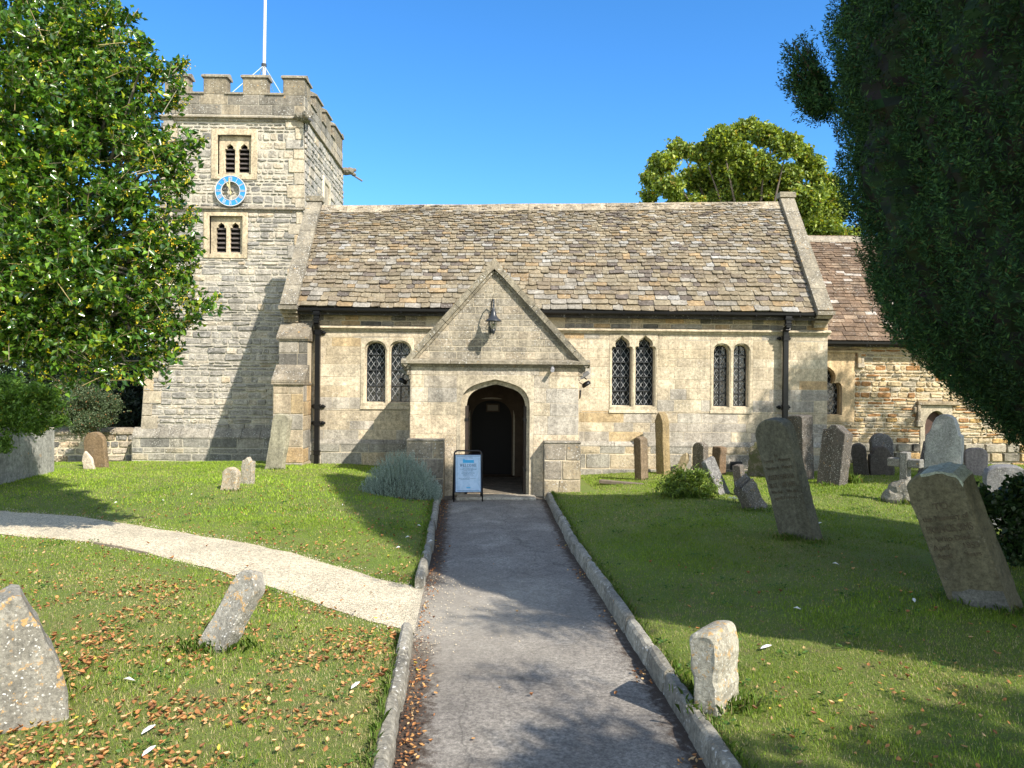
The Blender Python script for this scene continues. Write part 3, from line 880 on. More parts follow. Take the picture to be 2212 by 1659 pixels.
def lump(name, centre, spec, mat, parent=None, seed=1):
    """carved / weathered lump from blobs joined by voxel-free displacement"""
    bm = bmesh.new()
    for (off, rad) in spec:
        r = bmesh.ops.create_icosphere(bm, subdivisions=3, radius=1.0)
        for v in r['verts']:
            n = v.co.copy()
            k = 1+.16*mnoise.noise(n*2.6+Vector((seed, off[0]*9, off[2]*7)))
            v.co = Vector((n.x*rad[0]*k+off[0], n.y*rad[1]*k+off[1], n.z*rad[2]*k+off[2]))+Vector(centre)
    me = bpy.data.meshes.new(name); bm.to_mesh(me); bm.free()
    a = me.attributes.new('col', 'FLOAT_COLOR', 'FACE'); a.data.foreach_set('color', np.tile(np.array([.27, .25, .20, 1], dtype=np.float32), len(me.polygons)))
    return link(name, me, mat, parent)
for (cx_, cy_, dx_, dy_) in ((XE+.02, YT-.06, .5, -.75), (XE+.10, YT+DT+.02, .8, .5)):
    g = lump('gargoyle', (cx_, cy_, zS2+.03), [((0, 0, 0), (.19, .19, .12)), ((dx_*.16, dy_*.16, .03), (.13, .13, .12)), ((dx_*.26-.05, dy_*.2, .08), (.07, .07, .06)), ((dx_*.2+.09, dy_*.2+.05, .09), (.06, .06, .06)), ((-.16, -.05, .02), (.12, .12, .10)), ((dx_*.28, dy_*.28, -.06), (.08, .08, .06))], M_coping, church, 3)
    mb = MB(); mb.tube([(cx_+dx_*.2, cy_+dy_*.2, zS2-.03), (cx_+dx_*.6, cy_+dy_*.6, zS2-.2)], .032, 8); mb.build('spout', plain('dull lead', (.14, .14, .15), .5), g)

# ---- nave
XNW, XNE = -4.5, 7.24
YR = 18.3
zE = P(1200, 671, 16.19).z
zRL, zRR = P(697, 450, YR).z, P(1688, 441, YR).z
W1 = [rp(790, 831, 740, 868, YN), rp(843, 885, 740, 868, YN)]
W2 = [rp(1323, 1363, 728, 876, YN), rp(1374, 1413, 728, 876, YN)]
W3 = [rp(1543, 1574, 746, 878, YN), rp(1586, 1616, 746, 878, YN)]
S1, S2, S3 = rp(779, 893, 730, 884, YN), rp(1316, 1420, 721, 892, YN), rp(1534, 1626, 735, 893, YN)
zNpl = P(1300, 962, YN).z; zNstr = P(1100, 712, YN).z
PL, PR = P(886, 860, YP).x, P(1250, 860, YP).x
dIn = rp(1015, 1108, 862, 1068, YN)
dIn = (dIn[0], dIn[1], -.02, dIn[3])
allw = [[l for l in (W1+W2+W3)]]
holes = [rect_hole((l[0]-.02, l[1]+.02, l[2]-.02, l[3]+.02)) for l in W1+W2+W3]
wallN = plate('nave_wall', [(XNW, -.3), (XNE, -.3), (XNE, zE-.1), (XNW, zE-.1)], holes+[rect_hole(dIn)], frN, -.45, 0, M_mortar, church, 0)
mb = MB()
def pN(x, z):
    n = mnoise.noise(Vector((x*.35, z*.8, 4)))
    low = z < zNpl+.55
    r = random.random()
    if low: base = GREYW if r < .66 else CREAMW if r < .92 else OCHRE if r < .96 else GREYS
    elif z < zNpl+1.15: base = GREYW if r < .40-.2*n else CREAMW if r < .96 else OCHRE
    else: base = CREAMW if r < .88 else GREYW if r < .96 else OCHRE
    c = random.choice(base); k = random.uniform(.94, 1.14)
    return tuple(v*k for v in c)
hol = [S1, S2, S3, (PL+.02, PR-.02, -1, P(1068, 600, YN).z)]
stones(mb, frN, XNW, XNE, [zNpl, zNpl+.3, S1[2], zNstr-.05], (.19, .31), (.32, .85), holes=hol, gap=.007, dep=(.003, .008), palz=pN, rough=.0, jit=.002, bev=.004)
stones(mb, frN, XNW, XNE, [zNstr+.05, zE-.12], (.10, .15), (.2, .5), holes=[(PL, PR, zNstr+.05, zE)], gap=.014, dep=(.006, .02), jit=.01, palf=pal(4, 4, 1, 2), rough=.004)
mb.split('ashlar_facing', M_ashlar, wallN, lambda x, y, z: x > 0)
# plinth in two steps
plN = Frame((0, YN-.07, 0), (1, 0, 0), (0, -1, 0)); plN2 = Frame((0, YN-.13, 0), (1, 0, 0), (0, -1, 0))
mb = MB(); zb2 = P(1300, 1013, YN).z+.02
for x0, x1 in ((XNW, PL+.01), (PR-.01, XNE)):
    mb.box((x0, YN-.07, -.3), (x1, YN-.001, zNpl), (.4, .36, .28)); mb.box((x0, YN-.13, -.3), (x1, YN-.072, zb2), (.3, .28, .24))
mb.split('plinth', M_mortar, wallN, lambda x, y, z: x > 0)
mb = MB()
for x0, x1 in ((XNW, PL), (PR, XNE)):
    stones(mb, plN, x0, x1, [zb2, zNpl-.004], (.24, .34), (.5, 1.1), gap=.010, dep=(.004, .018), jit=.012, palf=lambda: random.choice([(.5, .41, .27), (.54, .42, .25), (.37, .34, .28), (.33, .31, .26)]), rough=.005, bev=.01)
    stones(mb, plN2, x0, x1, [-.28, zb2-.004], (.24, .34), (.7, 1.3), gap=.010, dep=(.003, .008), palf=lambda: random.choice([(.36, .33, .28), (.31, .29, .25)]))
    x = x0
    while x < x1-.01:
        l = min(random.uniform(.6, 1.2), x1-x); k = random.uniform(.85, 1.1)
        mb.prism([Vector((x, YN-.085, zNpl-.015)), Vector((x, YN-.085, zNpl+.01)), Vector((x, YN-.012, zNpl+.09)), Vector((x, YN-.0, zNpl+.09)), Vector((x, YN-.0, zNpl-.015))], (l-.008, 0, 0), (.37*k, .34*k, .28*k)); x += l
mb.split('plinth_facing', stone_mat('nave plinth stone', lichen=.7, dark=.8), wallN, lambda x, y, z: x > 0)
window_unit(frN, S1, W1, 'round', bars=3)
window_unit(frN, S2, W2, 'cusp', bars=4)
w3 = window_unit(frN, S3, W3, 'round', bars=4)
mb = MB(); l = W3[0]
for k in range(12):
    z = l[2]+.02+k*.085; mb.tube([frN(l[0]-.02, z, -.06), frN(l[1]+.02, z, -.06)], .003, 4)
for k in range(5):
    x = l[0]+(l[1]-l[0])*k/4; mb.tube([frN(x, l[2]+.0, -.062), frN(x, l[2]+.98, -.062)], .003, 4)
mb.build('wire_guard', M_bar, w3)
string_course('string_course', XNW-.05, XNE+.05, zNstr, .12, .10, YN, M_dress, wallN, col=(.54, .45, .30), seg=1.4)
# end walls and back
zr_ = (zRL+zRR)/2
YB = 2*YR-YN
mb = MB()
for x0, x1 in ((XNW+.0, XNW+.4), (XNE-.4, XNE)):
    mb.prism([Vector((x0, YN+.45, -.3)), Vector((x0, YB, -.3)), Vector((x0, YB, zE-.1)), Vector((x0, YR, zr_-.15)), Vector((x0, YN+.45, zE+.3))], (x1-x0, 0, 0), (.45, .4, .3))
mb.box((XNW+.4, YB-.4, -.3), (XNE-.4, YB, zE-.1), (.45, .4, .3))
mb.build('end_walls', M_ashlar, wallN)
frNE = Frame((XNE, 0, 0), (0, 1, 0), (1, 0, 0)); mb = MB()
stones(mb, frNE, YN, YB, [zNpl, zE-.1], (.2, .3), (.3, .8), gap=.01, dep=(.006, .012), palf=pal(5, 4, 1, .4)); mb.build('ashlar_facing', M_ashlar, wallN)
# roof
c00 = Vector((XNW+.1, 16.16, zE)); c10 = Vector((XNE-.1, 16.16, zE-.02)); c01 = Vector((XNW+.1, YR, zRL)); c11 = Vector((XNE-.1, YR, zRR))
def tiles(name, c00, c10, c01, c11, e0, e1, w0, w1, palf, parent, th=(.016, .032), sag=.02, cut=.25, skew=.012):
    mb = MB(); H = ((c01-c00).length+(c11-c10).length)/2; W = (c10-c00).length
    U = (c10-c00).normalized(); Vv = (c01-c00+c11-c10).normalized(); Nn = U.cross(Vv).normalized()
    if Nn.z < 0: Nn = -Nn
    def B(s, t):
        a = c00.lerp(c10, s); b = c01.lerp(c11, s); p = a.lerp(b, t)
        return p + Nn*(sag*mnoise.noise(Vector((s*W*.55, t*H*.9, 3))))
    v = 0.0
    while v < H-.02:
        k = v/H; e = e0+(e1-e0)*min(1, k*1.15)
        e *= random.uniform(.94, 1.06)
        x = -random.uniform(0, w0[0])
        while x < W:
            w = random.uniform(w0[0]+(w1[0]-w0[0])*k, w0[1]+(w1[1]-w0[1])*k)
            if random.random() < .1: w *= 1.35
            x0, x1 = max(0, x), min(W, x+w)
            if x1-x0 > .04:
                t = random.uniform(*th); g = .005
                j = [random.uniform(-skew, skew) for _ in range(4)]
                va = v+j[0]-.0; vb = v+j[1]; vt = v+e*1.12+.03
                cc_ = min(cut*(x1-x0), .05)*random.uniform(.3, 1.0); c2 = cc_*random.uniform(.4, .9)
                outl = [(x0+g, va+c2), (x0+g+cc_, va), (x1-g-cc_, vb), (x1-g, vb+c2), (x1-g, vt), (x0+g, vt)]
                top = []; bot = []
                tw_ = random.uniform(-.008, .008)
                for (xx, vv) in outl:
                    p = B(xx/W, min(vv/H, 1.02)); rel = (vv-v)/(vt-v)
                    lift = (1-rel)*(t*1.5)+.012+tw_*(xx-x0)/(x1-x0)*(1-rel)
                    top.append(p+Nn*(lift+t)); bot.append(p+Nn*(lift-.004))
                n6 = 6
                mb.mesh(bot+top, [tuple(range(6, 12))]+[(i, (i+1) % n6, n6+(i+1) % n6, n6+i) for i in (0, 1, 2, 3, 5)], palf())
            x += w
        v += e
    return mb.build(name, M_tile, parent)
def tpal():
    r = random.random()
    c = random.choice([(.24, .205, .15), (.265, .23, .17), (.215, .18, .135), (.25, .21, .15)]) if r < .60 else random.choice([(.27, .25, .215), (.30, .28, .245)]) if r < .82 else (.31, .235, .15) if r < .89 else (.14, .12, .105) if r < .98 else (.36, .35, .33)
    k = random.uniform(.88, 1.10); return tuple(x*k for x in c)
mb = MB()
for (a, b, c, d) in ((c00, c10, c11, c01),):
    mb.prism([a, b, c, d], (0, .0, -.14), (.05, .045, .04))
bk = [Vector((XNE-.1, 2*YR-16.16, zE)), Vector((XNW+.1, 2*YR-16.16, zE)), c01, c11]
mb.prism(bk, (0, 0, -.14), (.24, .2, .15))
roof = mb.build('nave_roof', M_tile, church)
tiles('stone_slates', c00+Vector((0, -.02, 0)), c10+Vector((0, -.02, 0)), c01, c11, (.155), .062, (.17, .40), (.08, .17), tpal, roof, th=(.014, .028), sag=.035)
# ridge tiles
mb = MB(); x = XNW+.25
L0 = c01.x; W_ = c11.x-c01.x
def rz(x): return zRL+(zRR-zRL)*(x-L0)/W_+.012*mnoise.noise(Vector((x*.8, 0, 0)))
while x < XNE-.3:
    l = min(random.uniform(.5, .75), XNE-.28-x); k = random.uniform(.85, 1.12); za, zb = rz(x), rz(x+l)
    prof = [(-.17, -.17), (-.19, -.145), (-.06, .02), (-.035, .06), (.035, .06), (.06, .02), (.19, -.145), (.17, -.17), (0, .0)]
    V = [Vector((x+.004, YR+a, za+b)) for a, b in prof]+[Vector((x+l-.004, YR+a, zb+b)) for a, b in prof]; n = len(prof)
    mb.mesh(V, [tuple(range(n)), tuple(range(n, 2*n))[::-1]]+[(i, (i+1) % n, n+(i+1) % n, n+i) for i in range(n)], (.44*k, .38*k, .28*k)); x += l
mb.build('ridge_tiles', M_coping, roof)
# gable copings
def coping(x0, x1, zr, Yf, zf, up=.24, thick=.36, Yr=YR):
    mb = MB()
    A = Vector((x0, Yf-.10, zf-.02)); Bt = Vector((x0, Yr, zr+up)); Cc = Vector((x0, 2*Yr-Yf, zf))
    sl = (Bt-A).normalized(); nn = Vector((0, -sl.z, sl.y))
    L = (Bt-A).length; t = 0; ns = 6; low = thick
    for i in range(ns):
        a = A+sl*(L*i/ns+.004); b = A+sl*(L*(i+1)/ns-(.004 if i < ns-1 else 0)); k = random.uniform(.9, 1.1)
        mb.prism([a, b, b-nn*low*.45, a-nn*low*.45], (x1-x0, 0, 0), (.36*k, .33*k, .26*k))
    mb.prism([A-nn*.12, Bt-nn*.14, Bt-Vector((0, 0, .55)), A+Vector((0, .25, -.10))], (x1-x0-.06, 0, 0), (.42, .37, .28))
    k = 1.0
    mb.prism([Bt, Cc, Cc-Vector((0, .2, .1)), Bt-Vector((0, 0, .4))], (x1-x0, 0, 0), (.36, .33, .26))
    mb.box((x0-.03, Yr-.12, zr+up-.10), (x1+.03, Yr+.12, zr+up+.035), (.40, .36, .27), bev=.01)
    return mb.build('gable_coping', M_coping, church)
coping(-4.60, -4.25, zRL+.0, 16.12, zE+.08); coping(6.86, 7.20, zRR, 16.12, zE+.08)
for x0, x1 in ((-4.62, -4.23), (6.84, 7.22)):
    mb = MB()
    mb.box((x0, 15.98, zE-.05), (x1, 16.39, zE+.03), (.34, .31, .25)); mb.box((x0+.02, 16.07, zE-.12), (x1-.02, 16.39, zE-.052), (.45, .38, .26)); mb.box((x0+.03, 16.18, zE-.20), (x1-.03, 16.39, zE-.122), (.48, .40, .27)); mb.box((x0+.04, 16.27, zE-.30), (x1-.04, 16.39, zE-.202), (.48, .40, .27))
    mb.build('kneeler', M_coping, church)
# gutters + downpipes
mb = MB()
def gutter(x0, x1, Y, z):
    prof = [(-.055, 0), (-.05, -.05), (-.02, -.075), (.02, -.075), (.05, -.05), (.055, 0), (.045, 0), (0, -.055), (-.045, 0)]
    V = [Vector((x0, Y+a, z+b)) for a, b in prof]
    mb.prism(V, (x1-x0, 0, 0))
    x = x0+.4
    while x < x1: mb.box((x-.012, Y-.06, z-.085), (x+.012, Y+.15, z-.06)); x += .95
gutter(XNW+.15, XNE-.25, 16.12, zE-.005)
mb.build('gutter', M_iron, church)
def downpipe(px, pys, pybot, ears):
    X = P(px, 800, YN-.1).x
    mb = MB()
    mb.box((X-.07, 16.07, zE-.13), (X+.07, 16.19, zE-.07), bev=.008); mb.box((X-.085, 16.05, zE-.15), (X+.085, 16.20, zE-.13)); mb.box((X-.06, 16.08, zE-.24), (X+.06, 16.18, zE-.15), bev=.01); mb.box((X-.075, 16.07, zE-.27), (X+.075, 16.19, zE-.24), bev=.006)
    a = .05; zt_ = P(px, 712, YN).z-.02
    V = [Vector((X+sx*a, y, z)) for (y, z) in ((16.13, zE-.27), (16.13, zE-.33), (16.27, zt_), (16.27, 0.05)) for sx, sy in ((-1, 0),)]
    pts = [(16.13, zE-.27), (16.13, zE-.32), (16.26, zt_), (16.26, .02)]
    for (y0, z0), (y1, z1) in zip(pts[:-1], pts[1:]):
        dy, dz = y1-y0, z1-z0; Ln = math.hypot(dy, dz); ny, nz = -dz/Ln*a, dy/Ln*a
        mb.prism([Vector((X-a, y0+ny, z0+nz)), Vector((X-a, y1+ny, z1+nz)), Vector((X-a, y1-ny, z1-nz)), Vector((X-a, y0-ny, z0-nz))], (2*a, 0, 0))
    dp = mb.build('downpipe', M_iron, church)
    for e in ears:
        z = P(px, e, YN-.12).z; b = MB()
        b.box((X-a-.012, 16.20, z-.045), (X+a+.012, 16.32, z+.045), bev=.008); b.box((X-a-.02, 16.19, z+.03), (X+a+.02, 16.325, z+.05)); b.box((X-a-.02, 16.19, z-.05), (X+a+.02, 16.325, z-.03))
        for s in (-1, 1):
            b.lathe([(0, -.012), (.035, -.01), (.045, .0), (.03, .012), (0, .016)], (X+s*.095, 16.355, z), 8, M=Matrix.Rotation(R(90), 4, 'X'))
            b.lathe([(0, -.012), (.02, -.01), (.025, .0), (.015, .012), (0, .016)], (X+s*.135, 16.355, z), 8, M=Matrix.Rotation(R(90), 4, 'X'))
        b.build('bracket', M_iron, dp)
downpipe(687, 0, 0, (718, 878, 914, 977)); downpipe(1695, 0, 0, (731, 880))
# south-west buttress
mb = MB()
bl0, br0 = P(587, 900, 15.7).x, P(656, 900, 15.7).x
bl1, br1 = P(600, 760, 16.0).x, P(666, 760, 16.0).x
zb_a, zb_b, zb_c, zb_d = P(620, 824, 15.7).z, P(630, 792, 16.0).z, P(630, 729, 16.0).z, P(630, 694, 16.38).z
mb.box((bl0+.02, 15.72, -.3), (br0-.02, 16.395, zb_a), (.45, .4, .3)); mb.box((bl1+.02, 16.02, zb_a), (br1-.02, 16.395, zb_c), (.45, .4, .3))
bt = mb.build('buttress', M_mortar, church)
mb = MB()
bf0 = Frame((0, 15.72, 0), (1, 0, 0), (0, -1, 0)); bf1 = Frame((0, 16.02, 0), (1, 0, 0), (0, -1, 0))
stones(mb, bf0, bl0+.015, br0-.015, [-.1, .35, zb_a], (.26, .42), (.3, .7), gap=.012, dep=(.01, .016), palf=pal(5, 3, 3, .5))
stones(mb, bf1, bl1+.015, br1-.015, [zb_b, zb_c], (.24, .34), (.25, .6), gap=.012, dep=(.01, .016), palf=pal(0, 3, 0, 4))
for X_, sgn in ((bl0+.02, -1), (br0-.02, 1)):
    fs = Frame((X_, 0, 0), (0, 1, 0), (sgn, 0, 0)); stones(mb, fs, 15.72, 16.39, [-.1, .35, zb_a], (.26, .42), (.3, .7), gap=.012, dep=(.01, .014), palf=pal(5, 3, 2, .5))
mb.build('ashlar_facing', M_ashlar, bt)
mb = MB()
def weather(x0, x1, Y0, z0, Y1, z1, lip=.05):
    mb.prism([Vector((x0, Y0-lip, z0-.05)), Vector((x0, Y0-lip, z0)), Vector((x0, Y1-.02, z1)), Vector((x0, Y1+.05, z1)), Vector((x0, Y1+.05, z0-.05))], (x1-x0, 0, 0), (.34, .30, .23))
weather(bl0-.0, br0+.02, 15.7, zb_a+.03, 16.02, zb_b+.04)
zm = (zb_a+zb_b)/2
weather(bl1-.02, br1+.02, 16.0, zb_c+.02, 16.37, zb_d)
mb.box((bl0-.01, 15.66, zb_a-.06), (br0+.01, 16.38, zb_a-.02), (.40, .35, .27)); mb.box((bl1-.015, 15.97, zb_c-.06), (br1+.015, 16.38, zb_c-.032), (.32, .29, .22))
mb.split('weathering', M_coping, bt, lambda x, y, z: z > (zb_a+zb_c)/2)
def gabf():
    k = random.uniform(.9, 1.1); return tuple(v*k for v in random.choice([(.47, .42, .32), (.44, .40, .32), (.50, .43, .32), (.45, .41, .33)]))
# ---- porch
zAx = P(1068, 562, YP).z; axX = P(1068, 562, YP).x
zGb = P(1068, 783, YP).z; gL, gR = P(868, 783, YP).x, P(1274, 784, YP).x
dO = rp(992, 1146, 817, 1075, YP-.02); dO = (dO[0], dO[1], -.0, dO[3])
dI = rp(1003, 1138, 827, 1075, YP); dI = (dI[0], dI[1], -.0, dI[3])
slope = (zAx-zGb)/((gR-gL)/2)
gxl = lambda z: gL+.10+(z-zGb)/slope; gxr = lambda z: gR-.10-(z-zGb)/slope
porch = plate('porch_wall', [(PL, -.3), (PR, -.3), (PR, zGb), (gxr(zGb), zGb), (axX, zAx-.16), (gxl(zGb), zGb), (PL, zGb)], [arch_pts(dO[0]-.01, dO[1]+.01, -.2, dO[3]+.01, 'tudor')], frP, -.3, 0, M_mortar, church, 0)
mb = MB()
surr = (dO[0]-.05, dO[1]+.05, -.3, dO[3]+.05)
def pP(x, z):
    r = random.random()
    if abs(x-axX) < .95 and z > P(1068, 850, YP).z: c = random.choice([(.46, .42, .34), (.50, .45, .35)])
    elif z > P(1068, 930, YP).z: c = random.choice([(.52, .47, .37), (.42, .40, .35), (.57, .50, .36), (.60, .51, .36)])
    else: c = random.choice([(.60, .51, .36), (.62, .52, .35), (.57, .49, .36)])
    k = random.uniform(.93, 1.08); return tuple(v*k for v in c)
rowsP = [P(1068, y, YP).z for y in (1075, 1040, 965, 898, 870, 838, 812, 790)]
stones(mb, frP, PL, PR, rowsP, (.2, .6), (.34, .7), holes=[surr], gap=.006, dep=(.004, .008), palz=pP, bev=.006)
mb.build('ashlar_facing', M_ashlar, porch)
mb = MB()
stones(mb, frP, gxl, gxr, [zGb+.06, zAx-.22], (.085, .15), (.22, .55), gap=.007, dep=(.004, .009), jit=.004, palf=gabf, rough=.002, bev=.006)
mb.build('gable_facing', M_gable, porch)
# doorway orders
plate('door_arch', [(dO[0]-.055, -.0), (dO[1]+.055, 0), (dO[1]+.055, dO[3]+.06), (dO[0]-.055, dO[3]+.06)], [arch_pts(*dO, 'tudor')], frP, -.1, .010, M_dress, porch, .018, (.47, .40, .28))
plate('door_arch_order', [(dO[0]-.04, 0), (dO[1]+.04, 0), (dO[1]+.04, dO[3]+.04), (dO[0]-.04, dO[3]+.04)], [arch_pts(*dI, 'tudor')], frP, -.26, -.105, M_dress, porch, .025, (.54, .45, .30))
# gable string + coping
mb = MB(); prof = [(0.02, -.09), (-.02, -.09), (-.05, -.05), (-.12, -.03), (-.12, .02), (-.03, .06), (.02, .06)]
x = gL
while x < gR-.01:
    l = min(random.uniform(.7, 1.2), gR-x)
    k = random.uniform(.9, 1.1); mb.prism([Vector((x, YP+a, zGb+b)) for a, b in prof], (l-.004, 0, 0), (.35*k, .32*k, .25*k)); x += l
mb.build('string_course', M_coping, porch)
mb = MB()
for sgn, xb in ((-1, gL), (1, gR)):
    A = Vector((xb, YP-.10, zGb-.03)); Bt = Vector((axX, YP-.10, zAx)); d = (Bt-A); n6 = 7
    nn = Vector((-d.z, 0, d.x)).normalized()*sgn*-1
    if nn.z > 0: nn = -nn
    for i in range(n6):
        a = A+d*(i/n6+.002); b = A+d*((i+1)/n6-.001); k = random.uniform(.88, 1.1)
        mb.prism([a, b, b+nn*.10, a+nn*.10], (0, .42, 0), (.37*k, .34*k, .26*k))
        a2 = a+nn*.10+Vector((0, .05, 0)); b2 = b+nn*.10+Vector((0, .05, 0))
        mb.prism([a2, b2, b2+nn*.05, a2+nn*.05], (0, .3, 0), (.40*k, .36*k, .27*k))
mb.prism([Vector((axX+x_, YP-.104, zAx+z_)) for x_, z_ in ((-.16, -.155), (0, .03), (.16, -.155), (.11, -.27), (0, -.17), (-.11, -.27))], (0, .43, 0), (.38, .34, .26))
mb.build('gable_coping', M_coping, porch)
# kneelers under the gable ends
mb = MB()
for sgn, xw in ((-1, PL), (1, PR)):
    for k, (e, z0, z1) in enumerate(((.12, -.16, -.09), (.07, -.24, -.16), (.03, -.32, -.24))):
        lo, hi = (xw-e, xw+.02) if sgn < 0 else (xw-.02, xw+e)
        mb.box((lo, YP-.012+.001*k, zGb+z0), (hi, YP+.4, zGb+z1-.001), (.40, .35, .27), bev=.012)
mb.split('kneeler', M_coping, porch, lambda x, y, z: x > 0)
# porch side walls, roof, floor, ceiling, inner wall
mb = MB()
mb.box((PL, YP+.301, -.3), (PL+.32, YN-.14, zGb-.05)); mb.box((PR-.32, YP+.301, -.3), (PR, YN-.14, zGb-.05))
mb.split('porch_side_wall', M_ashlar, porch, lambda x, y, z: x > 0)
mb = MB()
for X_, sgn in ((PL, -1), (PR, 1)):
    fs = Frame((X_, 0, 0), (0, 1, 0), (sgn, 0, 0)); stones(mb, fs, YP, YN-.14, [-.1, zGb-.06], (.2, .34), (.35, .8), gap=.01, dep=(.006, .012), palf=pal(4, 5, 2, .5))
mb.split('side_wall_facing', M_ashlar, porch, lambda x, y, z: x > 0)
mb = MB(); hw = (gR-gL)/2-.06
A = Vector((axX-hw, YP+.3, zGb-.06)); Bt = Vector((axX, YP+.3, zAx-.16)); Cc = Vector((axX+hw, YP+.3, zGb-.06))
mb.prism([A, Bt, Cc, Cc-Vector((0, 0, .08)), Bt-Vector((0, 0, .16)), A-Vector((0, 0, .08))], (0, 3.6-.3, 0), (.22, .18, .13))
pr = mb.build('porch_roof', M_tile, porch)
for sgn in (-1, 1):
    e0 = Vector((axX+sgn*hw, YP+.33, zGb-.05)); e1 = Vector((axX+sgn*hw, YN, zGb-.05)); r0_ = Vector((axX, YP+.33, zAx-.15)); r1_ = Vector((axX, YN+.45, zAx-.15))
    if sgn < 0: tiles('stone_slates', e1, e0, r1_, r0_, .22, .1, (.2, .4), (.12, .25), tpal, pr)
    else: tiles('stone_slates', e0, e1, r0_, r1_, .22, .1, (.2, .4), (.12, .25), tpal, pr)
mb = MB(); mb.box((PL+.32, YP+.302, zGb+.02), (PR-.32, YN-.12, zGb+.06)); mb.box((PL+.30, YP+.302, zGb-.3), (PL+.34, YN-.12, zGb+.02)); mb.build('porch_ceiling', M_inner, porch)
mb = MB(); mb.box((PL+.32, YP-.28, -.06), (PR-.32, YN+.05, .016), (.20, .17, .13)); mb.build('porch_floor', stone_mat('floor flags', lichen=.1, dark=.5), porch)
mb = MB(); mb.box((dI[0]-.12, YP-.40, -.03), (dI[1]+.16, YP+.02, .045), (.52, .46, .36), bev=.02); mb.build('doorstep', M_dress, porch)
innr = plate('inner_doorway', [(PL+.32, .017), (PR-.32, .017), (PR-.32, zGb+.02), (PL+.32, zGb+.02)], [arch_pts(dIn[0]-.06, dIn[1]+.06, .017, dIn[3]+.06, 'round')], frN, .0, .135, M_inner, porch, .02)
plate('inner_arch', [(dIn[0]-.09, .018), (dIn[1]+.09, .018), (dIn[1]+.09, dIn[3]+.09), (dIn[0]-.09, dIn[3]+.09)], [arch_pts(dIn[0], dIn[1], .018, dIn[3], 'round')], frN, -.12, -.004, M_inner, innr, .03)
mb = MB(); mb.box((dIn[0]-.02, YN+.3, 0), (dIn[1]+.02, YN+.36, dIn[3]))
for k in range(6): mb.box((dIn[0]+k*.17, YN+.288, 0), (dIn[0]+k*.17+.16, YN+.299, dIn[3]))
dr = mb.build('inner_door', plain('dark oak door', (.008, .006, .005), .7), innr)
mb = MB(); nr = rp(1050, 1079, 872, 890, YN+.28); mb.box((nr[0], YN+.26, nr[2]), (nr[1], YN+.286, nr[3])); mb.build('notice_frame', M_inner, dr)
mb = MB(); mb.box((nr[0]+.03, YN+.25, nr[2]+.03), (nr[1]-.03, YN+.259, nr[3]-.03)); mb.build('notice_sheet', plain('old paper', (.30, .26, .2), .9), dr)
# open door leaves folded back against the jambs
for x0, x1, y0, y1 in ((dI[0]+.006, dI[0]+.055, YP+.10, YP+.62), (dI[1]-.05, dI[1]-.005, YP+.10, YP+.66)):
    mb = MB()
    zt0 = dI[3]-.42
    for k in range(4):
        a = y0+(y1-y0)*k/4; mb.box((x0, a, .03), (x1, a+(y1-y0)/4-.006, zt0), bev=.004)
    d_ = mb.build('door_leaf', M_wood, porch)
    mb = MB()
    for z in (.45, 1.35):
        mb.box((x0-.004, y0-.01, z), (x1+.004, y1-.05, z+.05))
    mb.build('strap_hinge', M_iron, d_)
# low projecting blocks beside the doorway
for (a, b_, t, yy) in ((878, 958, 950, .28), (1176, 1254, 955, .28)):
    x0, x1 = P(a, 1000, YP-.3).x, P(b_, 1000, YP-.3).x; zt2 = P((a+b_)/2, t, YP-.28).z
    fb = Frame((0, YP-yy, 0), (1, 0, 0), (0, -1, 0)); mb = MB()
    mb.box((x0+.004, YP-yy, -.1), (x1-.004, YP-.002, zt2-.03), (.4, .36, .28))
    blk = mb.build('plinth_block', M_mortar, porch); mb = MB()
    stones(mb, fb, x0, x1, [-.05, zt2*.34, zt2*.68, zt2-.03], (.22, .4), (.25, .55), gap=.010, dep=(.006, .016), jit=.01, palf=lambda: random.choice([(.38, .34, .27), (.33, .30, .25), (.46, .39, .27)]), rough=.004)
    for X_, sgn in ((x0, -1), (x1, 1)):
        fs = Frame((X_, 0, 0), (0, 1, 0), (sgn, 0, 0)); stones(mb, fs, YP-yy, YP, [-.05, zt2*.5, zt2-.03], (.2, .4), (.2, .3), gap=.01, dep=(.004, .008), palf=pal(3, 5, 1, 1))
    mb.box((x0-.01, YP-yy-.02, zt2-.03), (x1+.01, YP-.003, zt2+.01), (.33, .31, .26), bev=.012)
    mb.build('block_facing', M_coping, blk)

# ---- chancel
XC0, XC1 = XNE+.0, 15.0
zCe = P(1850, 738, 17.5).z; YCr = 19.9; zCr = P(1830, 514, YCr).z
cw = rp(1786, 1817, 782, 896, YC); cwf = rp(1775, 1846, 760, 912, YC); cwf = (max(XC0+.02, cwf[0]), *cwf[1:])
cw = (XC0+.03, cw[1], cw[2], cw[3]); cwi = (cwf[0]+.0, P(1832, 830, YC).x, cw[2]-.03, P(1810, 768, YC).z)
cd = rp(1997, 2045, 888, 1012, YC)
chn = plate('chancel_wall', [(XC0, -.3), (XC1, -.3), (XC1, zCe), (XC0, zCe)], [rect_hole((cw[0]-.01, cw[1]+.02, cw[2]-.02, cw[3]+.02)), rect_hole((cd[0], cd[1], -.1, cd[3]))], frC, -.45, 0, M_mortar, church, 0)
mb = MB()
def pC(x, z):
    r = random.random(); c = random.choice([(.56, .46, .29), (.52, .42, .26), (.58, .49, .33)]) if r < .66 else (.40, .22, .09) if r < .80 else (.42, .38, .30) if r < .93 else (.50, .34, .14)
    k = random.uniform(.85, 1.12); return tuple(v*k for v in c)
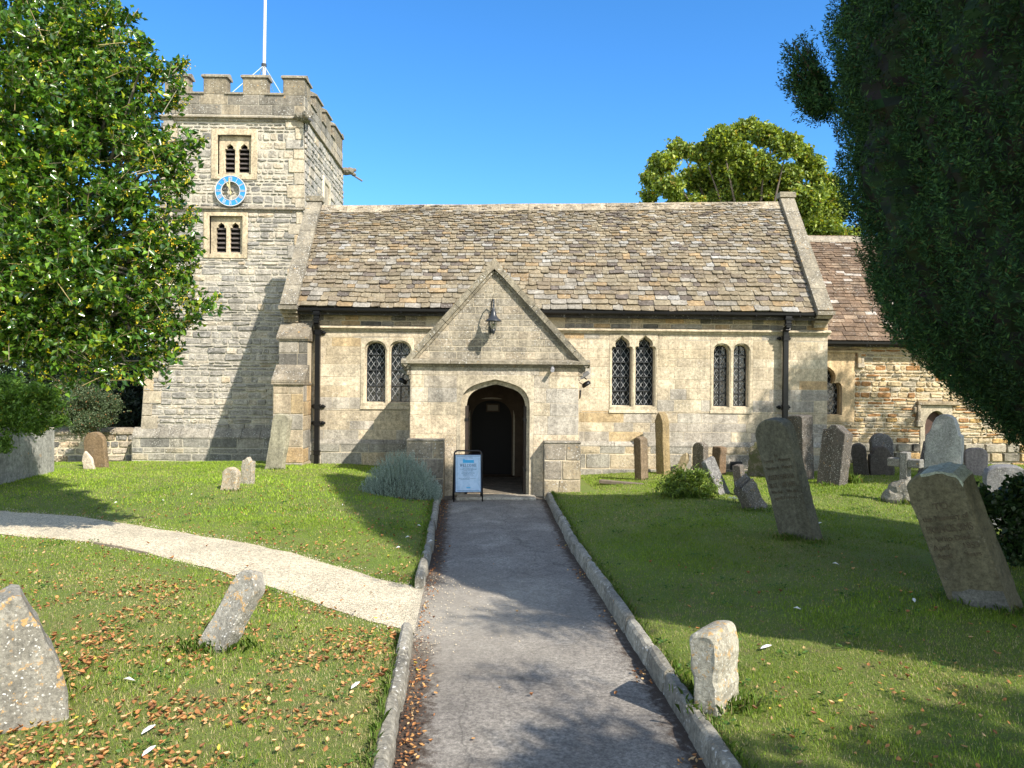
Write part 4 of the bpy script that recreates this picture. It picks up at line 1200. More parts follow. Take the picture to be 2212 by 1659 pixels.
stones(mb, frC, XC0, XC1, [.7, zCe-.02], (.05, .15), (.12, .38), holes=[cwf, (cd[0]-.12, cd[1]+.12, -.3, cd[3]+.22)], gap=.014, dep=(.008, .04), jit=.02, palz=pC, rough=.012, bev=.018)
stones(mb, frC, XC0, XC1, [-.1, .7], (.14, .24), (.25, .6), holes=[(cd[0]-.12, cd[1]+.12, -.3, cd[3]+.22)], gap=.02, dep=(.06, .08), jit=.015, palf=pal(1, 6, .5, 2), rough=.006, bev=.018)
mb.build('rubble_facing', M_chancel, chn)
wc = plate('window', rect_hole(cwf), [arch_pts(cw[0]-.0, cw[1]+.03, cw[2]-.02, cw[3]+.03, 'cusp')], frC, -.06, .02, M_dress, church, .015, (.56, .40, .20))
plate('tracery', rect_hole((cwf[0], cwf[1]-.03, cwf[2], cwf[3]-.02)), [arch_pts(*cw, 'cusp')], frC, -.24, -.062, M_dress, wc, .012, (.56, .40, .20))
g = MB(); g.poly([frC(cw[0], cw[2], -.21), frC(cw[1], cw[2], -.21), frC(cw[1], cw[3], -.21), frC(cw[0], cw[3], -.21)]); g.build('pane', M_glass, wc)
lattice(frC, cw[0], cw[1], cw[2], cw[3], -.2, wc)
mb = MB()
hz = cwf[3]-.02
mb.prism([frC(XC0+.03, hz, 0), frC(XC0+.03, hz, .09), frC(XC0+.03, hz+.05, .10), frC(XC0+.03, hz+.10, .02), frC(XC0+.03, hz+.10, 0)], (cwf[1]+.12-XC0-.03, 0, 0), (.52, .38, .2))
mb.box((cwf[1]+.035, YC-.09, hz-.25), (cwf[1]+.12, YC-.001, hz-.001), (.55, .42, .24), bev=.01); mb.box((cwf[1]+.03, YC-.10, hz-.36), (cwf[1]+.20, YC-.001, hz-.252), (.5, .42, .3), bev=.015); mb.box((cwf[1]+.122, YC-.08, hz-.25), (cwf[1]+.19, YC-.001, hz-.10), (.5, .42, .3), bev=.01)
mb.build('hood_mould', M_dress, wc)
# priest's door
d0_ = plate('priest_doorway', rect_hole((cd[0]-.12, cd[1]+.12, -.1, cd[3]+.14)), [arch_pts(cd[0], cd[1], -.08, cd[3], 'pointed')], frC, -.2, .03, M_dress, church, .015, (.46, .39, .27))
mb = MB(); mb.box((cd[0], YC+.15, -.1), (cd[1], YC+.19, cd[3])); mb.build('plank_door', plain('brown plank door', (.07, .035, .025), .7, nscale=12, namp=.3), d0_)
mb = MB()
mb.box((cd[0]-.22, YC-.11, cd[3]+.14), (cd[1]+.25, YC-.001, cd[3]+.23), (.42, .34, .22), bev=.015); mb.box((cd[0]-.22, YC-.10, cd[3]-.22), (cd[0]-.14, YC-.001, cd[3]+.138), (.45, .38, .27), bev=.01); mb.box((cd[0]-.25, YC-.12, cd[3]-.38), (cd[0]-.08, YC-.001, cd[3]-.222), (.45, .40, .30), bev=.02); mb.box((cd[0]-.30, YC-.08, cd[3]-.05), (cd[0]-.222, YC-.001, cd[3]+.10), (.42, .36, .26), bev=.02)
mb.build('hood_mould', M_coping, d0_)
e0, e1 = Vector((XC0+.02, YC-.28, zCe)), Vector((XC1+.2, YC-.28, zCe)); q0, q1 = Vector((XC0+.02, YCr, zCr)), Vector((XC1+.2, YCr, zCr))
mb = MB(); mb.prism([e0, e1, q1, q0], (0, 0, -.12), (.05, .045, .04))
mb.prism([q0, q1, Vector((XC1+.2, 2*YCr-YC+.28, zCe)), Vector((XC0+.02, 2*YCr-YC+.28, zCe))], (0, 0, -.12), (.2, .16, .12))
cr_ = mb.build('chancel_roof', M_tile, church)
def tpal2():
    r = random.random(); c = random.choice([(.18, .13, .095), (.205, .15, .11), (.155, .115, .088)]) if r < .8 else (.26, .2, .15) if r < .93 else (.42, .38, .34)
    k = random.uniform(.85, 1.12); return tuple(x*k for x in c)
tiles('clay_tiles', e0, e1, q0, q1, .15, .075, (.22, .36), (.13, .2), tpal2, cr_, th=(.012, .02), sag=.01, cut=.06, skew=.004)
mb = MB(); mb.prism([Vector((XC0+.02, YCr+a, zCr+b)) for a, b in ((-.17, -.17), (-.19, -.145), (-.05, .03), (.05, .03), (.19, -.145), (.17, -.17), (0, 0))], (XC1-XC0, 0, 0), (.40, .36, .29)); mb.build('ridge_tiles', M_coping, cr_)
mb = MB(); mb.box((XC1-.4, YC+.45, -.3), (XC1, 2*YCr-YC, zCe)); mb.prism([Vector((XC1-.4, YC, zCe)), Vector((XC1-.4, YCr, zCr-.1)), Vector((XC1-.4, 2*YCr-YC, zCe))], (.4, 0, 0)); mb.box((XC0+.01, 2*YCr-YC-.4, -.3), (XC1-.4, 2*YCr-YC, zCe-.01)); mb.build('end_walls', M_ashlar, chn)
mb = MB(); gutter(XC0+.03, XC1, YC-.32, zCe-.005); mb.build('gutter', M_iron, church)
mb = MB(); vx = P(1590, 1006, YN-.14); mb.box((vx.x-.13, YN-.148, vx.z-.09), (vx.x+.13, YN-.132, vx.z+.09)); 
for k in range(6): mb.box((vx.x-.12, YN-.158, vx.z-.075+k*.027), (vx.x+.12, YN-.149, vx.z-.062+k*.027))
mb.build('vent_grille', M_bar, wallN)

# ------------------------------------------------------------------ clock
ck = empty('clock', (0, 0, 0), label='sky blue ring clock with pale roman numerals on the church tower', cat='clock')
cc0 = P(498, 412, YT-.13); ck.location = cc0
M_blue = plain('sky blue paint', (.02, .24, .58), .6, nscale=40, namp=.3); M_white = plain('white paint', (.55, .55, .54), .5); M_gold = plain('dull gilt', (.52, .46, .24), .35)
def ringmesh(r0, r1, y0, y1, n=64):
    mb = MB(); V = []
    for k in range(n):
        a = 2*math.pi*k/n; c, s = math.cos(a), math.sin(a)
        V += [(r0*c, y0, r0*s), (r1*c, y0, r1*s), (r1*c, y1, r1*s), (r0*c, y1, r0*s)]
    F = []
    for k in range(n):
        a = 4*k; b = 4*((k+1) % n)
        for j in range(4): F.append((a+j, a+(j+1) % 4, b+(j+1) % 4, b+j))
    mb.mesh(V, F); return mb
rg = ringmesh(.25, .385, 0, .03).build('dial_ring', M_blue, ck, world=False)
ringmesh(.388, .405, -.008, .034).build('rim', M_white, ck, world=False)
ringmesh(.238, .252, -.006, .034).build('rim', M_white, ck, world=False)
num = ['XII', 'I', 'II', 'III', 'IIII', 'V', 'VI', 'VII', 'VIII', 'IX', 'X', 'XI']
for k, s in enumerate(num):
    mb = MB(); a = math.pi/2-k*math.pi/6
    wd = {'I': .022, 'V': .05, 'X': .05}; tot = sum(wd[c] for c in s); x = -tot/2*.92
    M = Matrix.Rotation(-(a-math.pi/2), 4, 'Y') @ Matrix.Translation((0, -.006, .315))
    H = .058
    for c in s:
        w = wd[c]; xc = x+w/2
        if c == 'I': segs = [((xc, -H), (xc, H))]
        elif c == 'V': segs = [((xc-.018, H), (xc, -H)), ((xc+.018, H), (xc, -H))]
        else: segs = [((xc-.018, H), (xc+.018, -H)), ((xc+.018, H), (xc-.018, -H))]
        for (x0, z0), (x1, z1) in segs:
            t = .0046
            mb.prism([M @ Vector((x0-t, 0, z0)), M @ Vector((x0+t, 0, z0)), M @ Vector((x1+t, 0, z1)), M @ Vector((x1-t, 0, z1))], (0, -.003, 0))
        x += w*.92
    mb.build('numeral', M_white, ck, world=False)
for nm, ang, L, w in (('minute_hand', -6, .37, .02), ('hour_hand', -24, .25, .032)):
    mb = MB(); M = Matrix.Rotation(R(ang), 4, 'Y')
    y = -.03 if nm[0] == 'm' else -.02
    pts = [(-.008, 0), (-.014, L*.45), (-w, L*.62), (0, L), (w, L*.62), (.014, L*.45), (.008, 0), (.015, -L*.3), (-.015, -L*.3)]
    mb.prism([M @ Vector((a, y, b)) for a, b in pts], (0, .006, 0)); mb.build(nm, M_gold, ck, world=False)
mb = MB(); mb.lathe([(.03, -.04), (.03, .0)], (0, 0, 0), 12, M=Matrix.Rotation(R(90), 4, 'X'))
mb.tube([(0, .0, 0), (0, .13, 0)], .02)
for a in range(4):
    t = math.pi/4+a*math.pi/2; mb.tube([(.39*math.cos(t), .02, .39*math.sin(t)), (.39*math.cos(t), .13, .39*math.sin(t))], .012)
mb.build('spindle', M_bar, ck, world=False)
# ------------------------------------------------------------------ flagpole
pb = P(570, 160, 22.3)
fp = empty('flagpole', (pb.x, 22.3, zS2), label='tall white flagpole rising above the tower battlements, braced by thin metal stays', cat='flagpole')
mb = MB(); mb.tube([(0, 0, .1), (0, 0, zMer-zS2+.3), (.05, 0, 8.5)], [.055, .05, .028], 12); mb.build('pole', M_white, fp, smooth=True, world=False)
cz = P(570, 141, 22.3).z-zS2
mb = MB(); mb.tube([(0, 0, cz-.04), (0, 0, cz+.04)], .075, 10); mb.build('collar', M_bar, fp, world=False)
M_stay = plain('galvanised stay', (.45, .5, .55), .4)
for (px, py, dy) in ((497, 196, -1.2), (608, 196, -1.2), (545, 190, 1.6), (590, 190, 1.6)):
    q = P(px, py, 22.3+dy); mb = MB(); mb.tube([(0, 0, cz), (q.x-pb.x, dy, q.z-zS2-.1)], .011, 6); mb.build('stay', M_stay, fp, world=False)

# ------------------------------------------------------------------ lantern on the porch gable
lp = P(1066, 690, YP-.32)
ln = empty('wall_lantern', (lp.x, YP, lp.z), label='black lantern on a swan neck bracket fixed to the porch gable above the doorway', cat='lantern')
M_lamp = plain('lantern black', (.03, .034, .042), .35)
mb = MB(); arc = [(-.05, -.02, -.16), (-.05, -.06, -.10)]
mb.box((-.075, -.03, -.22), (-.025, -.004, .12))
pts = [(-.05, -.02, .08), (-.045, -.05, .22), (-.035, -.12, .33), (-.015, -.22, .37), (0, -.30, .33), (0, -.32, .26)]
mb.tube(pts, .012, 8); mb.tube([(-.05, -.02, -.15), (-.045, -.12, -.02), (-.05, -.02, .06)], .007, 6); mb.build('bracket', M_lamp, ln, smooth=True, world=False)
mb = MB(); mb.lathe([(.0, .30), (.012, .28), (.018, .24), (.012, .2), (.03, .19), (.028, .17), (.045, .12), (.055, .07), (.09, .02), (.145, -.02), (.15, -.035), (.06, -.035)], (0, -.32, 0), 20); mb.build('shade', M_lamp, ln, smooth=True, world=False)
mb = MB(); mb.lathe([(.06, -.035), (.062, -.08), (.05, -.14), (.03, -.18)], (0, -.32, 0), 16)
mg, nt, N, L, b = newmat('lantern glass'); b.inputs['Base Color'].default_value = (.55, .55, .5, 1); b.inputs['Transmission Weight'].default_value = .8; b.inputs['Roughness'].default_value = .05
mb.build('lantern_glass', mg, ln, smooth=True, world=False)
mb = MB()
for k in range(6):
    a = k*math.pi/3; mb.tube([(.066*math.cos(a), -.32+.066*math.sin(a), -.03), (.034*math.cos(a), -.32+.034*math.sin(a), -.19)], .005, 5)
mb.lathe([(.0, -.26), (.02, -.25), (.04, -.19), (.036, -.175), (.0, -.17)], (0, -.32, 0), 12); mb.build('cage', M_lamp, ln, world=False)
mb = MB(); mb.lathe([(0, -.06), (.018, -.08), (.022, -.11), (.008, -.15), (0, -.16)], (0, -.32, 0), 10); mb.build('bulb', plain('bulb glass', (.7, .6, .35), .2), ln, smooth=True, world=False)
# security camera
sp_ = P(1194, 795, YP-.1)
sc_ = empty('security_camera', (sp_.x, YP, sp_.z), label='small white and dark security camera under the right end of the porch string course', cat='security camera')
mb = MB(); mb.box((-.02, -.05, .02), (.02, -.002, .07), bev=.005); mb.tube([(0, -.03, .03), (0, -.10, .0)], .012, 6); mb.build('bracket', M_white, sc_, world=False)
mb = MB(); mb.tube([(.0, -.02, .0), (-.01, -.18, -.045)], .035, 12); mb.build('body', plain('camera grey', (.35, .35, .37), .4), sc_, world=False)
# floodlights on porch sides
for (px, py, s, lab) in ((872, 815, -1, 'black floodlight cluster on the left side wall of the porch'), (1262, 822, 1, 'grey and black floodlight cluster on the right side wall of the porch')):
    q = P(px, py, YP+.35); xw = PL if s < 0 else PR
    fl = empty('floodlight', (xw, YP+.35, q.z), label=lab, cat='floodlight', group='floodlights on the porch side walls')
    mb = MB(); mb.box((min(0, s*.03)+s*.0, -.06, -.02), (max(0, s*.03)+s*.0, .06, .10)); mb.tube([(s*.02, 0, .05), (s*.12, -.03, .07), (s*.18, -.03, .02)], .012, 6); mb.tube([(s*.02, 0, -.02), (s*.14, -.05, -.09), (s*.2, -.05, -.03)], .008, 6); mb.build('bracket', M_iron, fl, world=False)
    M = Matrix.Translation((s*.13, -.03, .08)) @ Matrix.Rotation(s*R(-34), 4, 'Y')
    mb = MB(); mb.box((-.11, -.09, -.02), (.11, .09, .05), M=M, bev=.012); mb.build('lamp_head', plain('flood grey', (.16, .16, .16), .5), fl, world=False)
    M = Matrix.Translation((s*.17, -.05, -.07)) @ Matrix.Rotation(s*R(-34), 4, 'Y')
    mb = MB(); mb.lathe([(0, .05), (.07, .04), (.09, 0), (.085, -.03), (.0, -.035)], (0, 0, 0), 14, M=M); mb.build('lamp_head', M_iron, fl, smooth=True, world=False)
    mb = MB(); mb.lathe([(0, .03), (.05, .02), (.055, 0), (.045, -.02), (.05, -.03), (.05, -.05), (.04, -.12), (0, -.16)], (s*.03, -.02, -.2), 12); mb.build('sensor_dome', M_iron, fl, smooth=True, world=False)

# ------------------------------------------------------------------ A-board
ab = G(1010, 1081)
AB = empty('pavement_sign', (ab.x, ab.y, 0), label='black framed folding sign with a pale WELCOME poster standing left of the porch doorway', cat='sign')
AB.rotation_euler = (0, 0, R(6))
M_fr = plain('black powder coat', (.01, .01, .012), .35)
w, h, lean = .235, .86, .10
def apt(x, z, d=0): return Vector((x*(1-.03*z/h*0), lean*z/h*1.0-.10+d, z))
def hoop(sgn):
    mb = MB(); pts = [(-w-.01, 0), (-w, h-.07)]
    for k in range(6):
        a = math.pi-k/5*math.pi/2; pts.append((-w+.06+.06*math.cos(a), h-.06+.06*math.sin(a)))
    pts += [(-x, z) for x, z in pts[::-1]]
    mb.tube([Vector((x, sgn*(.15-.13*z/h), z)) for x, z in pts], .013, 8)
    return mb
hoop(-1).build('front_frame', M_fr, AB, smooth=True, world=False); hoop(1).build('rear_frame', M_fr, AB, smooth=True, world=False)
def fpt(x, z, d=0.0):
    y = -(.15-.13*z/h); return Vector((x, y-.004-d, z))
def fquad(mb, x0, x1, z0, z1, d, t=.003, col=(1, 1, 1)):
    mb.prism([fpt(x0, z0, d), fpt(x1, z0, d), fpt(x1, z1, d), fpt(x0, z1, d)], (0, t, 0), col)
mb = MB(); fquad(mb, -w+.005, w-.005, .155, .80, .0, .012); mb.build('panel', plain('panel navy', (.012, .03, .08), .5), AB, world=False)
mp_, nt, N, L, b = newmat('rippled sky tinted poster'); wv = noise_n(N, L, posnode(N), 6, 4, .6, 1.5)
L.new(ramp(N, L, wv, [(.35, (.34, .52, .74)), (.65, (.46, .64, .86))]), b.inputs['Base Color']); b.inputs['Roughness'].default_value = .25; bump(N, L, wv, b, .4, .03)  # blue skylight on the shaded sign is put into the poster colour
mb = MB(); fquad(mb, -w+.022, w-.022, .17, .785, .006); po = mb.build('poster', mp_, AB, world=False)
M_ink = plain('dark ink', (.03, .09, .20), .6); M_cy = plain('cyan ink', (.02, .38, .75), .5)
mb = MB(); fquad(mb, -w+.035, w-.035, .765, .771, .0075, .001); fquad(mb, -w+.035, w-.035, .186, .192, .0075, .001)
for k in range(2): fquad(mb, -w+.045+k*(2*w-.09-.002), -w+.047+k*(2*w-.09-.002), .20, .755, .0075, .001)
mb.build('poster_rule', M_ink, po, world=False)
mb = MB(); fquad(mb, -.09, .10, .655, .705, .0075, .001); fquad(mb, -.09, -.055, .700, .718, .0078, .001); mb.build('church_picture', M_cy, po, world=False)
mb = MB(); fquad(mb, -.03, .04, .235, .247, .0075, .001)
for k in range(4): fquad(mb, -.024+k*.016, -.016+k*.016, .226, .235, .0076, .001)
mb.build('small_emblem', M_cy, po, world=False)
def text_mesh(s, size, M, mat, parent, name='lettering', ex=.001, xs=1.0, align='CENTER', bold=0):
    cu = bpy.data.curves.new(name, 'FONT'); cu.body = s; cu.size = size; cu.extrude = ex; cu.align_x = align; cu.align_y = 'CENTER'; cu.offset = bold
    o = bpy.data.objects.new('t', cu); C.objects.link(o); dg = bpy.context.evaluated_depsgraph_get()
    me = bpy.data.meshes.new_from_object(o.evaluated_get(dg)); bpy.data.objects.remove(o); bpy.data.curves.remove(cu)
    me.transform(M @ Matrix.Scale(xs, 4, (1, 0, 0))); me.name = name
    return link(name, me, mat, parent, world=False)
def serif_word(s, z, W, H, mat, parent):
    """hand-built serif capitals"""
    mb = MB(); t = H*.16; th = H*.07; cw_ = {'W': 1.15, 'E': .72, 'L': .68, 'C': .82, 'O': .92, 'M': 1.12}
    tot = sum(cw_[c] for c in s)+.12*(len(s)-1); k = W/tot; x = -W/2
    def seg(x0, z0, x1, z1, w_): mb.prism([fpt(x0-w_/2, z0, .0075), fpt(x0+w_/2, z0, .0075), fpt(x1+w_/2, z1, .0075), fpt(x1-w_/2, z1, .0075)], (0, .001, 0))
    def hb(x0, x1, zz, w_): fquad(mb, x0, x1, zz-w_/2, zz+w_/2, .0077, .001)
    for c in s:
        w_ = cw_[c]*k; a, b2 = x, x+w_; z0, z1 = z-H/2, z+H/2; e = th
        if c == 'W': seg(a+w_*.08, z1, a+w_*.3, z0, t); seg(a+w_*.5, z1, a+w_*.3, z0, th); seg(a+w_*.5, z1, a+w_*.72, z0, t); seg(a+w_*.94, z1, a+w_*.72, z0, th); hb(a-w_*.02, a+w_*.2, z1, e); hb(b2-w_*.2, b2+.0, z1, e)
        elif c in 'EL':
            seg(a+w_*.25, z0, a+w_*.25, z1, t); hb(a+w_*.05, b2-w_*.03, z0, e); seg(b2-w_*.05, z0, b2-w_*.05, z0+H*.22, th)
            if c == 'E': hb(a+w_*.05, b2-w_*.05, z1, e); hb(a+w_*.2, b2-w_*.2, z, e); seg(b2-w_*.08, z1, b2-w_*.08, z1-H*.2, th)
            else: hb(a+w_*.05, a+w_*.5, z1, e)
        elif c in 'CO':
            n = 16; r1, r2 = w_*.46, H*.52; cx_ = a+w_*.5
            a0, a1 = (.22*math.pi, 1.78*math.pi) if c == 'C' else (0, 2*math.pi)
            for i in range(n):
                u, v = a0+(a1-a0)*i/n, a0+(a1-a0)*(i+1)/n
                f = lambda an, rr: fpt(cx_+r1*rr*math.cos(an), z+r2*(.5+.5*rr if abs(math.sin(an)) > .9 else rr)*math.sin(an)*1.0, .0075)
                wi = lambda an: 1-(t/r1)*(.35+.65*abs(math.cos(an)))
                g_ = lambda an, q: fpt(cx_+r1*q*math.cos(an), z+r2*q*math.sin(an), .0075)
                mb.prism([g_(u, 1), g_(v, 1), g_(v, wi(v)), g_(u, wi(u))], (0, .001, 0))
        elif c == 'M': seg(a+w_*.12, z0, a+w_*.16, z1, th); seg(a+w_*.16, z1, a+w_*.5, z0, t); seg(a+w_*.5, z0, a+w_*.84, z1, th); seg(a+w_*.88, z0, a+w_*.84, z1, t); hb(a, a+w_*.24, z0, e); hb(b2-w_*.24, b2, z0, e)
        x += w_+.12*k
    return mb.build('lettering', mat, parent, world=False)
serif_word('WELCOME', .615, .285, .046, M_ink, po)
tilt = Matrix.Rotation(R(90)-math.atan(.13/h), 4, 'X')
for s, z, sz, xo in (('(n)  THE CHURCH', .738, .021, 0), ('to St Nicholas church', .568, .019, 0), ('This church is open for private prayer', .549, .019, 0), ('weekdays 10am - 4pm', .530, .018, 0),
                     ('For details of our services', .500, .019, 0), ('both Sunday and in the week,', .480, .019, 0), ('ring our vicar or visit', .460, .019, 0), ('www.parishchurch.org.uk', .438, .018, 0), ('or email', .415, .018, 0),
                     ('Please do take care as you go round the church', .392, .0155, -.01), ('Thank you for your visit', .378, .0155, -.05)):
    p = fpt(xo, z, .0075); text_mesh(s, sz, Matrix.Translation(p) @ tilt, M_ink, po, ex=.0005)
# ------------------------------------------------------------------ gravestones
def gmat(name, **k): return stone_mat(name, **k)
GM = {
 'grey': gmat('grey headstone', lichen=.9, dark=.5, orange=.1, scale=1.6),
 'lich': gmat('lichened headstone', lichen=1.5, dark=.9, orange=.25, scale=1.7, pale=(.50, .49, .46)),
 'brown': gmat('brown headstone', lichen=.3, dark=.4, scale=1.6),
 'olive': gmat('olive weathered headstone', lichen=.15, dark=.35, scale=1.3, bs=.35),
 'orange': gmat('orange lichen headstone', lichen=1.4, dark=.6, orange=.75, scale=1.8, pale=(.66, .65, .61)),
 'moss': gmat('mossy headstone', lichen=.7, dark=.8, moss=.9, scale=2),
 'pale': gmat('pale headstone', lichen=.6, dark=.25, scale=1.5),
}
def headshape(kind, w, h):
    a = w/2; P_ = []
    if kind == 'round': zs = h-a*.92; top = [(a*math.cos(t), zs+a*.92*math.sin(t)) for t in np.linspace(0, math.pi, 17)]
    elif kind == 'segment': zs = h-a*.62; top = [(a*math.copysign(abs(math.cos(t))**.75, math.cos(t)), zs+a*.62*math.sin(t)**.95) for t in np.linspace(0, math.pi, 17)]
    elif kind == 'gable': zs = h-a*.55; top = [(a, zs), (a*.5, zs+a*.3), (0, h), (-a*.5, zs+a*.3), (-a, zs)]
    elif kind == 'peak': zs = h-a*.9; top = [(a, zs*.92), (a*.62, zs+a*.45), (a*.12, h), (-a*.12, h), (-a*.62, zs+a*.45), (-a, zs*.92)]
    elif kind == 'gothic': zs = h-a*1.6; top = [(a*(1-u)**.62, zs+1.6*a*u) for u in np.linspace(0, 1, 8)] + [(-a*(1-u)**.62, zs+1.6*a*u) for u in np.linspace(1, 0, 8)][1:]
    elif kind == 'flat': top = [(a, h-a*.25), (a*.8, h-a*.06), (a*.1, h), (-a*.6, h-a*.03), (-a, h-a*.16)]
    elif kind == 'angled': top = [(a, h-a*.62), (a*.75, h-a*.5), (a*.1, h), (-a*.3, h-a*.05), (-a*.62, h-a*.42), (-a, h-a*.5)]
    elif kind == 'jag': top = [(a, h*.62), (a*.8, h*.82), (a*.45, h*.8), (a*.3, h*.9), (0, h*.86), (-a*.2, h), (-a*.5, h*.97), (-a*.7, h*.86), (-a, h*.8)]
    elif kind == 'shaped': top = [(a, h*.64), (a*.96, h*.70), (a*.8, h*.735), (a*.72, h*.79), (a*.66, h*.86), (a*.5, h*.94), (a*.25, h*.985), (0, h)]; top = top+[(-x, z) for x, z in top[::-1]][1:]
    elif kind == 'scroll': top = [(a, h*.80), (a*.97, h*.86), (a*.7, h*.88), (a*.6, h*.83), (a*.48, h*.90), (a*.2, h*.97), (0, h)]; top = top+[(-x, z) for x, z in top[::-1]][1:]
    elif kind == 'hump': top = [(a, h*.22), (a*.84, h*.44), (a*.60, h*.68), (a*.34, h*.88), (a*.20, h*.985), (0.05*a, h), (-a*.3, h*.93), (-a*.8, h*.7), (-a, h*.5)]
    return [(-a, -.35), (-a, h*.3), (-a, top[-1][1]*.7)][:3][:0] + [(a, -.35), (a, h*.2), (a, top[0][1]*.6)] + [(float(x), float(z)) for x, z in top] + [(-a, top[-1][1]*.6), (-a, h*.2), (-a, -.35)]
def headmesh(kind, w, h, t, col, seed=0, rag=.006, bev=.012):
    pts = headshape(kind, w, h)
    fine = []
    for i in range(len(pts)):
        a = pts[i]; b = pts[(i+1) % len(pts)]; L = math.hypot(b[0]-a[0], b[1]-a[1]); n = max(1, int(L/.05)) if i < len(pts)-1 else 4
        for k in range(n): fine.append((a[0]+(b[0]-a[0])*k/n, a[1]+(b[1]-a[1])*k/n))
    cx, cz = 0, h*.5
    out = []
    for x, z in fine:
        k = rag*mnoise.noise(Vector((x*9+seed, z*9, seed)))*2.2
        out.append((x+k, z+k*.7))
    n = len(out)
    def ring(y, ins):
        R_ = []
        for x, z in out:
            dx, dz = x-cx, z-cz; L = math.hypot(dx, dz)+1e-6
            R_.append((x-dx/L*ins, y+.004*mnoise.noise(Vector((x*12, z*12, y*20+seed))), z-dz/L*ins))
        return R_
    rings = [ring(-t/2, bev*1.3), ring(-t/2+bev, 0), ring(0, -rag*.2), ring(t/2-bev, 0), ring(t/2, bev*1.3)]
    mb = MB(); V = [p for r in rings for p in r]; F = []
    for k in range(4):
        for i in range(n): F.append((k*n+i, k*n+(i+1) % n, (k+1)*n+(i+1) % n, (k+1)*n+i))
    F.append(tuple(range(n))); F.append(tuple(4*n+i for i in range(n))[::-1])
    mb.mesh(V, F, col); return mb
def headstone(label, px, py, pytop, f, s, phi, lean, kind, mat, col, leany=0, ylim=15.9, seed=0, name='gravestone', rag=.006, Yfix=None, bev=.012):
    p = G(px, py)
    Yp = Yfix or min(p.y, ylim)
    if p.y > ylim or Yfix: p = P(px, py, Yp)
    v = Vector((p.x, p.y)).normalized(); ph = R(phi)
    nf = Vector((-math.sin(ph), -math.cos(ph))); ns = Vector((math.cos(ph), -math.sin(ph)))
    sc = p.y/FPX; w = f*sc/max(.25, abs(nf.dot(v))); t = s*sc/max(.25, abs(ns.dot(v)))
    zg = gz(p.x, p.y); ztp = P(px, pytop, p.y).z; h = (ztp-zg)/math.cos(R(lean))/math.cos(R(leany))
    mb = headmesh(kind, w, h, max(t, .05), col, seed or px, rag, bev)
    o = mb.build(name, GM[mat], None)
    o.matrix_world = Matrix.Translation((p.x, p.y, zg-.01)) @ Matrix.Rotation(R(lean), 4, 'Y') @ Matrix.Rotation(R(leany), 4, 'X') @ Matrix.Rotation(-ph, 4, 'Z')
    tag(o, label, 'gravestone', 'gravestones in the churchyard')
    return o, w, h, max(t, .05)
HS = headstone
# left side
HS('big lichen spotted gravestone at the left edge beside a drift of brown leaves', 14, 1560, 1272, 215, 30, -34, 0, 'hump', 'orange', (.30, .28, .23), seed=3, rag=.01)
HS('small thick gravestone leaning far right below the gravel path, white and yellow with lichen', 462, 1400, 1240, 44, 28, 28, 27, 'round', 'orange', (.34, .32, .27), seed=5, rag=.012, leany=-8)
HS('stubby orange lichened footstone, left of the pair on the lawn before the tower', 496, 1058, 1008, 30, 9, 12, 8, 'round', 'orange', (.46, .38, .27), seed=8, rag=.01)
HS('narrow scalloped footstone, right of the pair on the lawn before the tower', 535, 1045, 986, 22, 8, 18, 2, 'scroll', 'orange', (.44, .39, .30), seed=9, rag=.008)
HS('tall slim pale green gravestone leaning right in front of the church buttress', 594, 1014, 893, 34, 8, 14, 8, 'segment', 'olive', (.36, .33, .23), seed=10)
HS('brown round topped gravestone near the boundary wall left of the tower', 211, 1010, 932, 38, 7, 10, -6, 'round', 'brown', (.22, .145, .07), seed=11, ylim=17.5)
HS('tiny pale pointed gravestone leaning against the brown one near the boundary wall', 194, 1013, 974, 19, 4, 5, -14, 'gothic', 'pale', (.62, .52, .40), seed=12, ylim=17.0)
# right side
HS('small chunky gravestone with a peeling whitish face beside the right kerb in the foreground', 1549, 1524, 1350, 54, 48, 42, -3, 'segment', 'orange', (.38, .35, .27), seed=13, rag=.012, bev=.02)
g2, w2, h2, t2 = HS('tallest dark round topped gravestone leaning left in the middle of the right lawn', 1730, 1160, 903, 70, 18, 52, -13, 'round', 'olive', (.135, .13, .09), seed=14, leany=-4)
g3, w3_, h3, t3 = HS('large olive brown gravestone leaning left at the right edge, with a pale lichened top edge', 2130, 1305, 1012, 114, 20, 50, -20, 'segment', 'olive', (.15, .135, .08), seed=15, leany=-3)
HS('narrow brown post like gravestone nearest the right side of the porch', 1386, 1037, 942, 15, 15, 52, -2, 'gable', 'brown', (.20, .14, .08), seed=16)
HS('tall narrow ochre gravestone with a pointed top in front of the cusped church window', 1433, 1024, 889, 17, 14, 52, -2, 'gothic', 'brown', (.28, .20, .085), seed=17)
HS('tiny pointed gravestone leaning right behind the shrub', 1464, 1014, 978, 13, 7, 45, 24, 'gothic', 'brown', (.36, .28, .15), seed=18)
HS('rounded grey brown gravestone with a white top edge behind the leafy shrub', 1513, 1026, 954, 24, 11, 52, 0, 'round', 'grey', (.15, .125, .10), seed=19)
HS('small dark gravestone with rusty edge just left of the church wall vent', 1552, 1012, 963, 18, 13, 53, 2, 'flat', 'brown', (.20, .125, .065), seed=20)
HS('thin grey gravestone slab leaning steeply left beside the leafy shrub', 1562, 1067, 990, 10, 20, 55, -25, 'round', 'grey', (.20, .195, .19), seed=21)
HS('broken stub of a gravestone wedged behind the thin leaning slab', 1545, 1060, 1003, 14, 8, 50, -6, 'jag', 'brown', (.24, .2, .15), seed=41)
HS('mossy broken gravestone in the shadow of the wall, half hidden by the tall dark one', 1636, 1028, 952, 40, 10, 25, 6, 'jag', 'moss', (.30, .24, .18), seed=22, rag=.02)
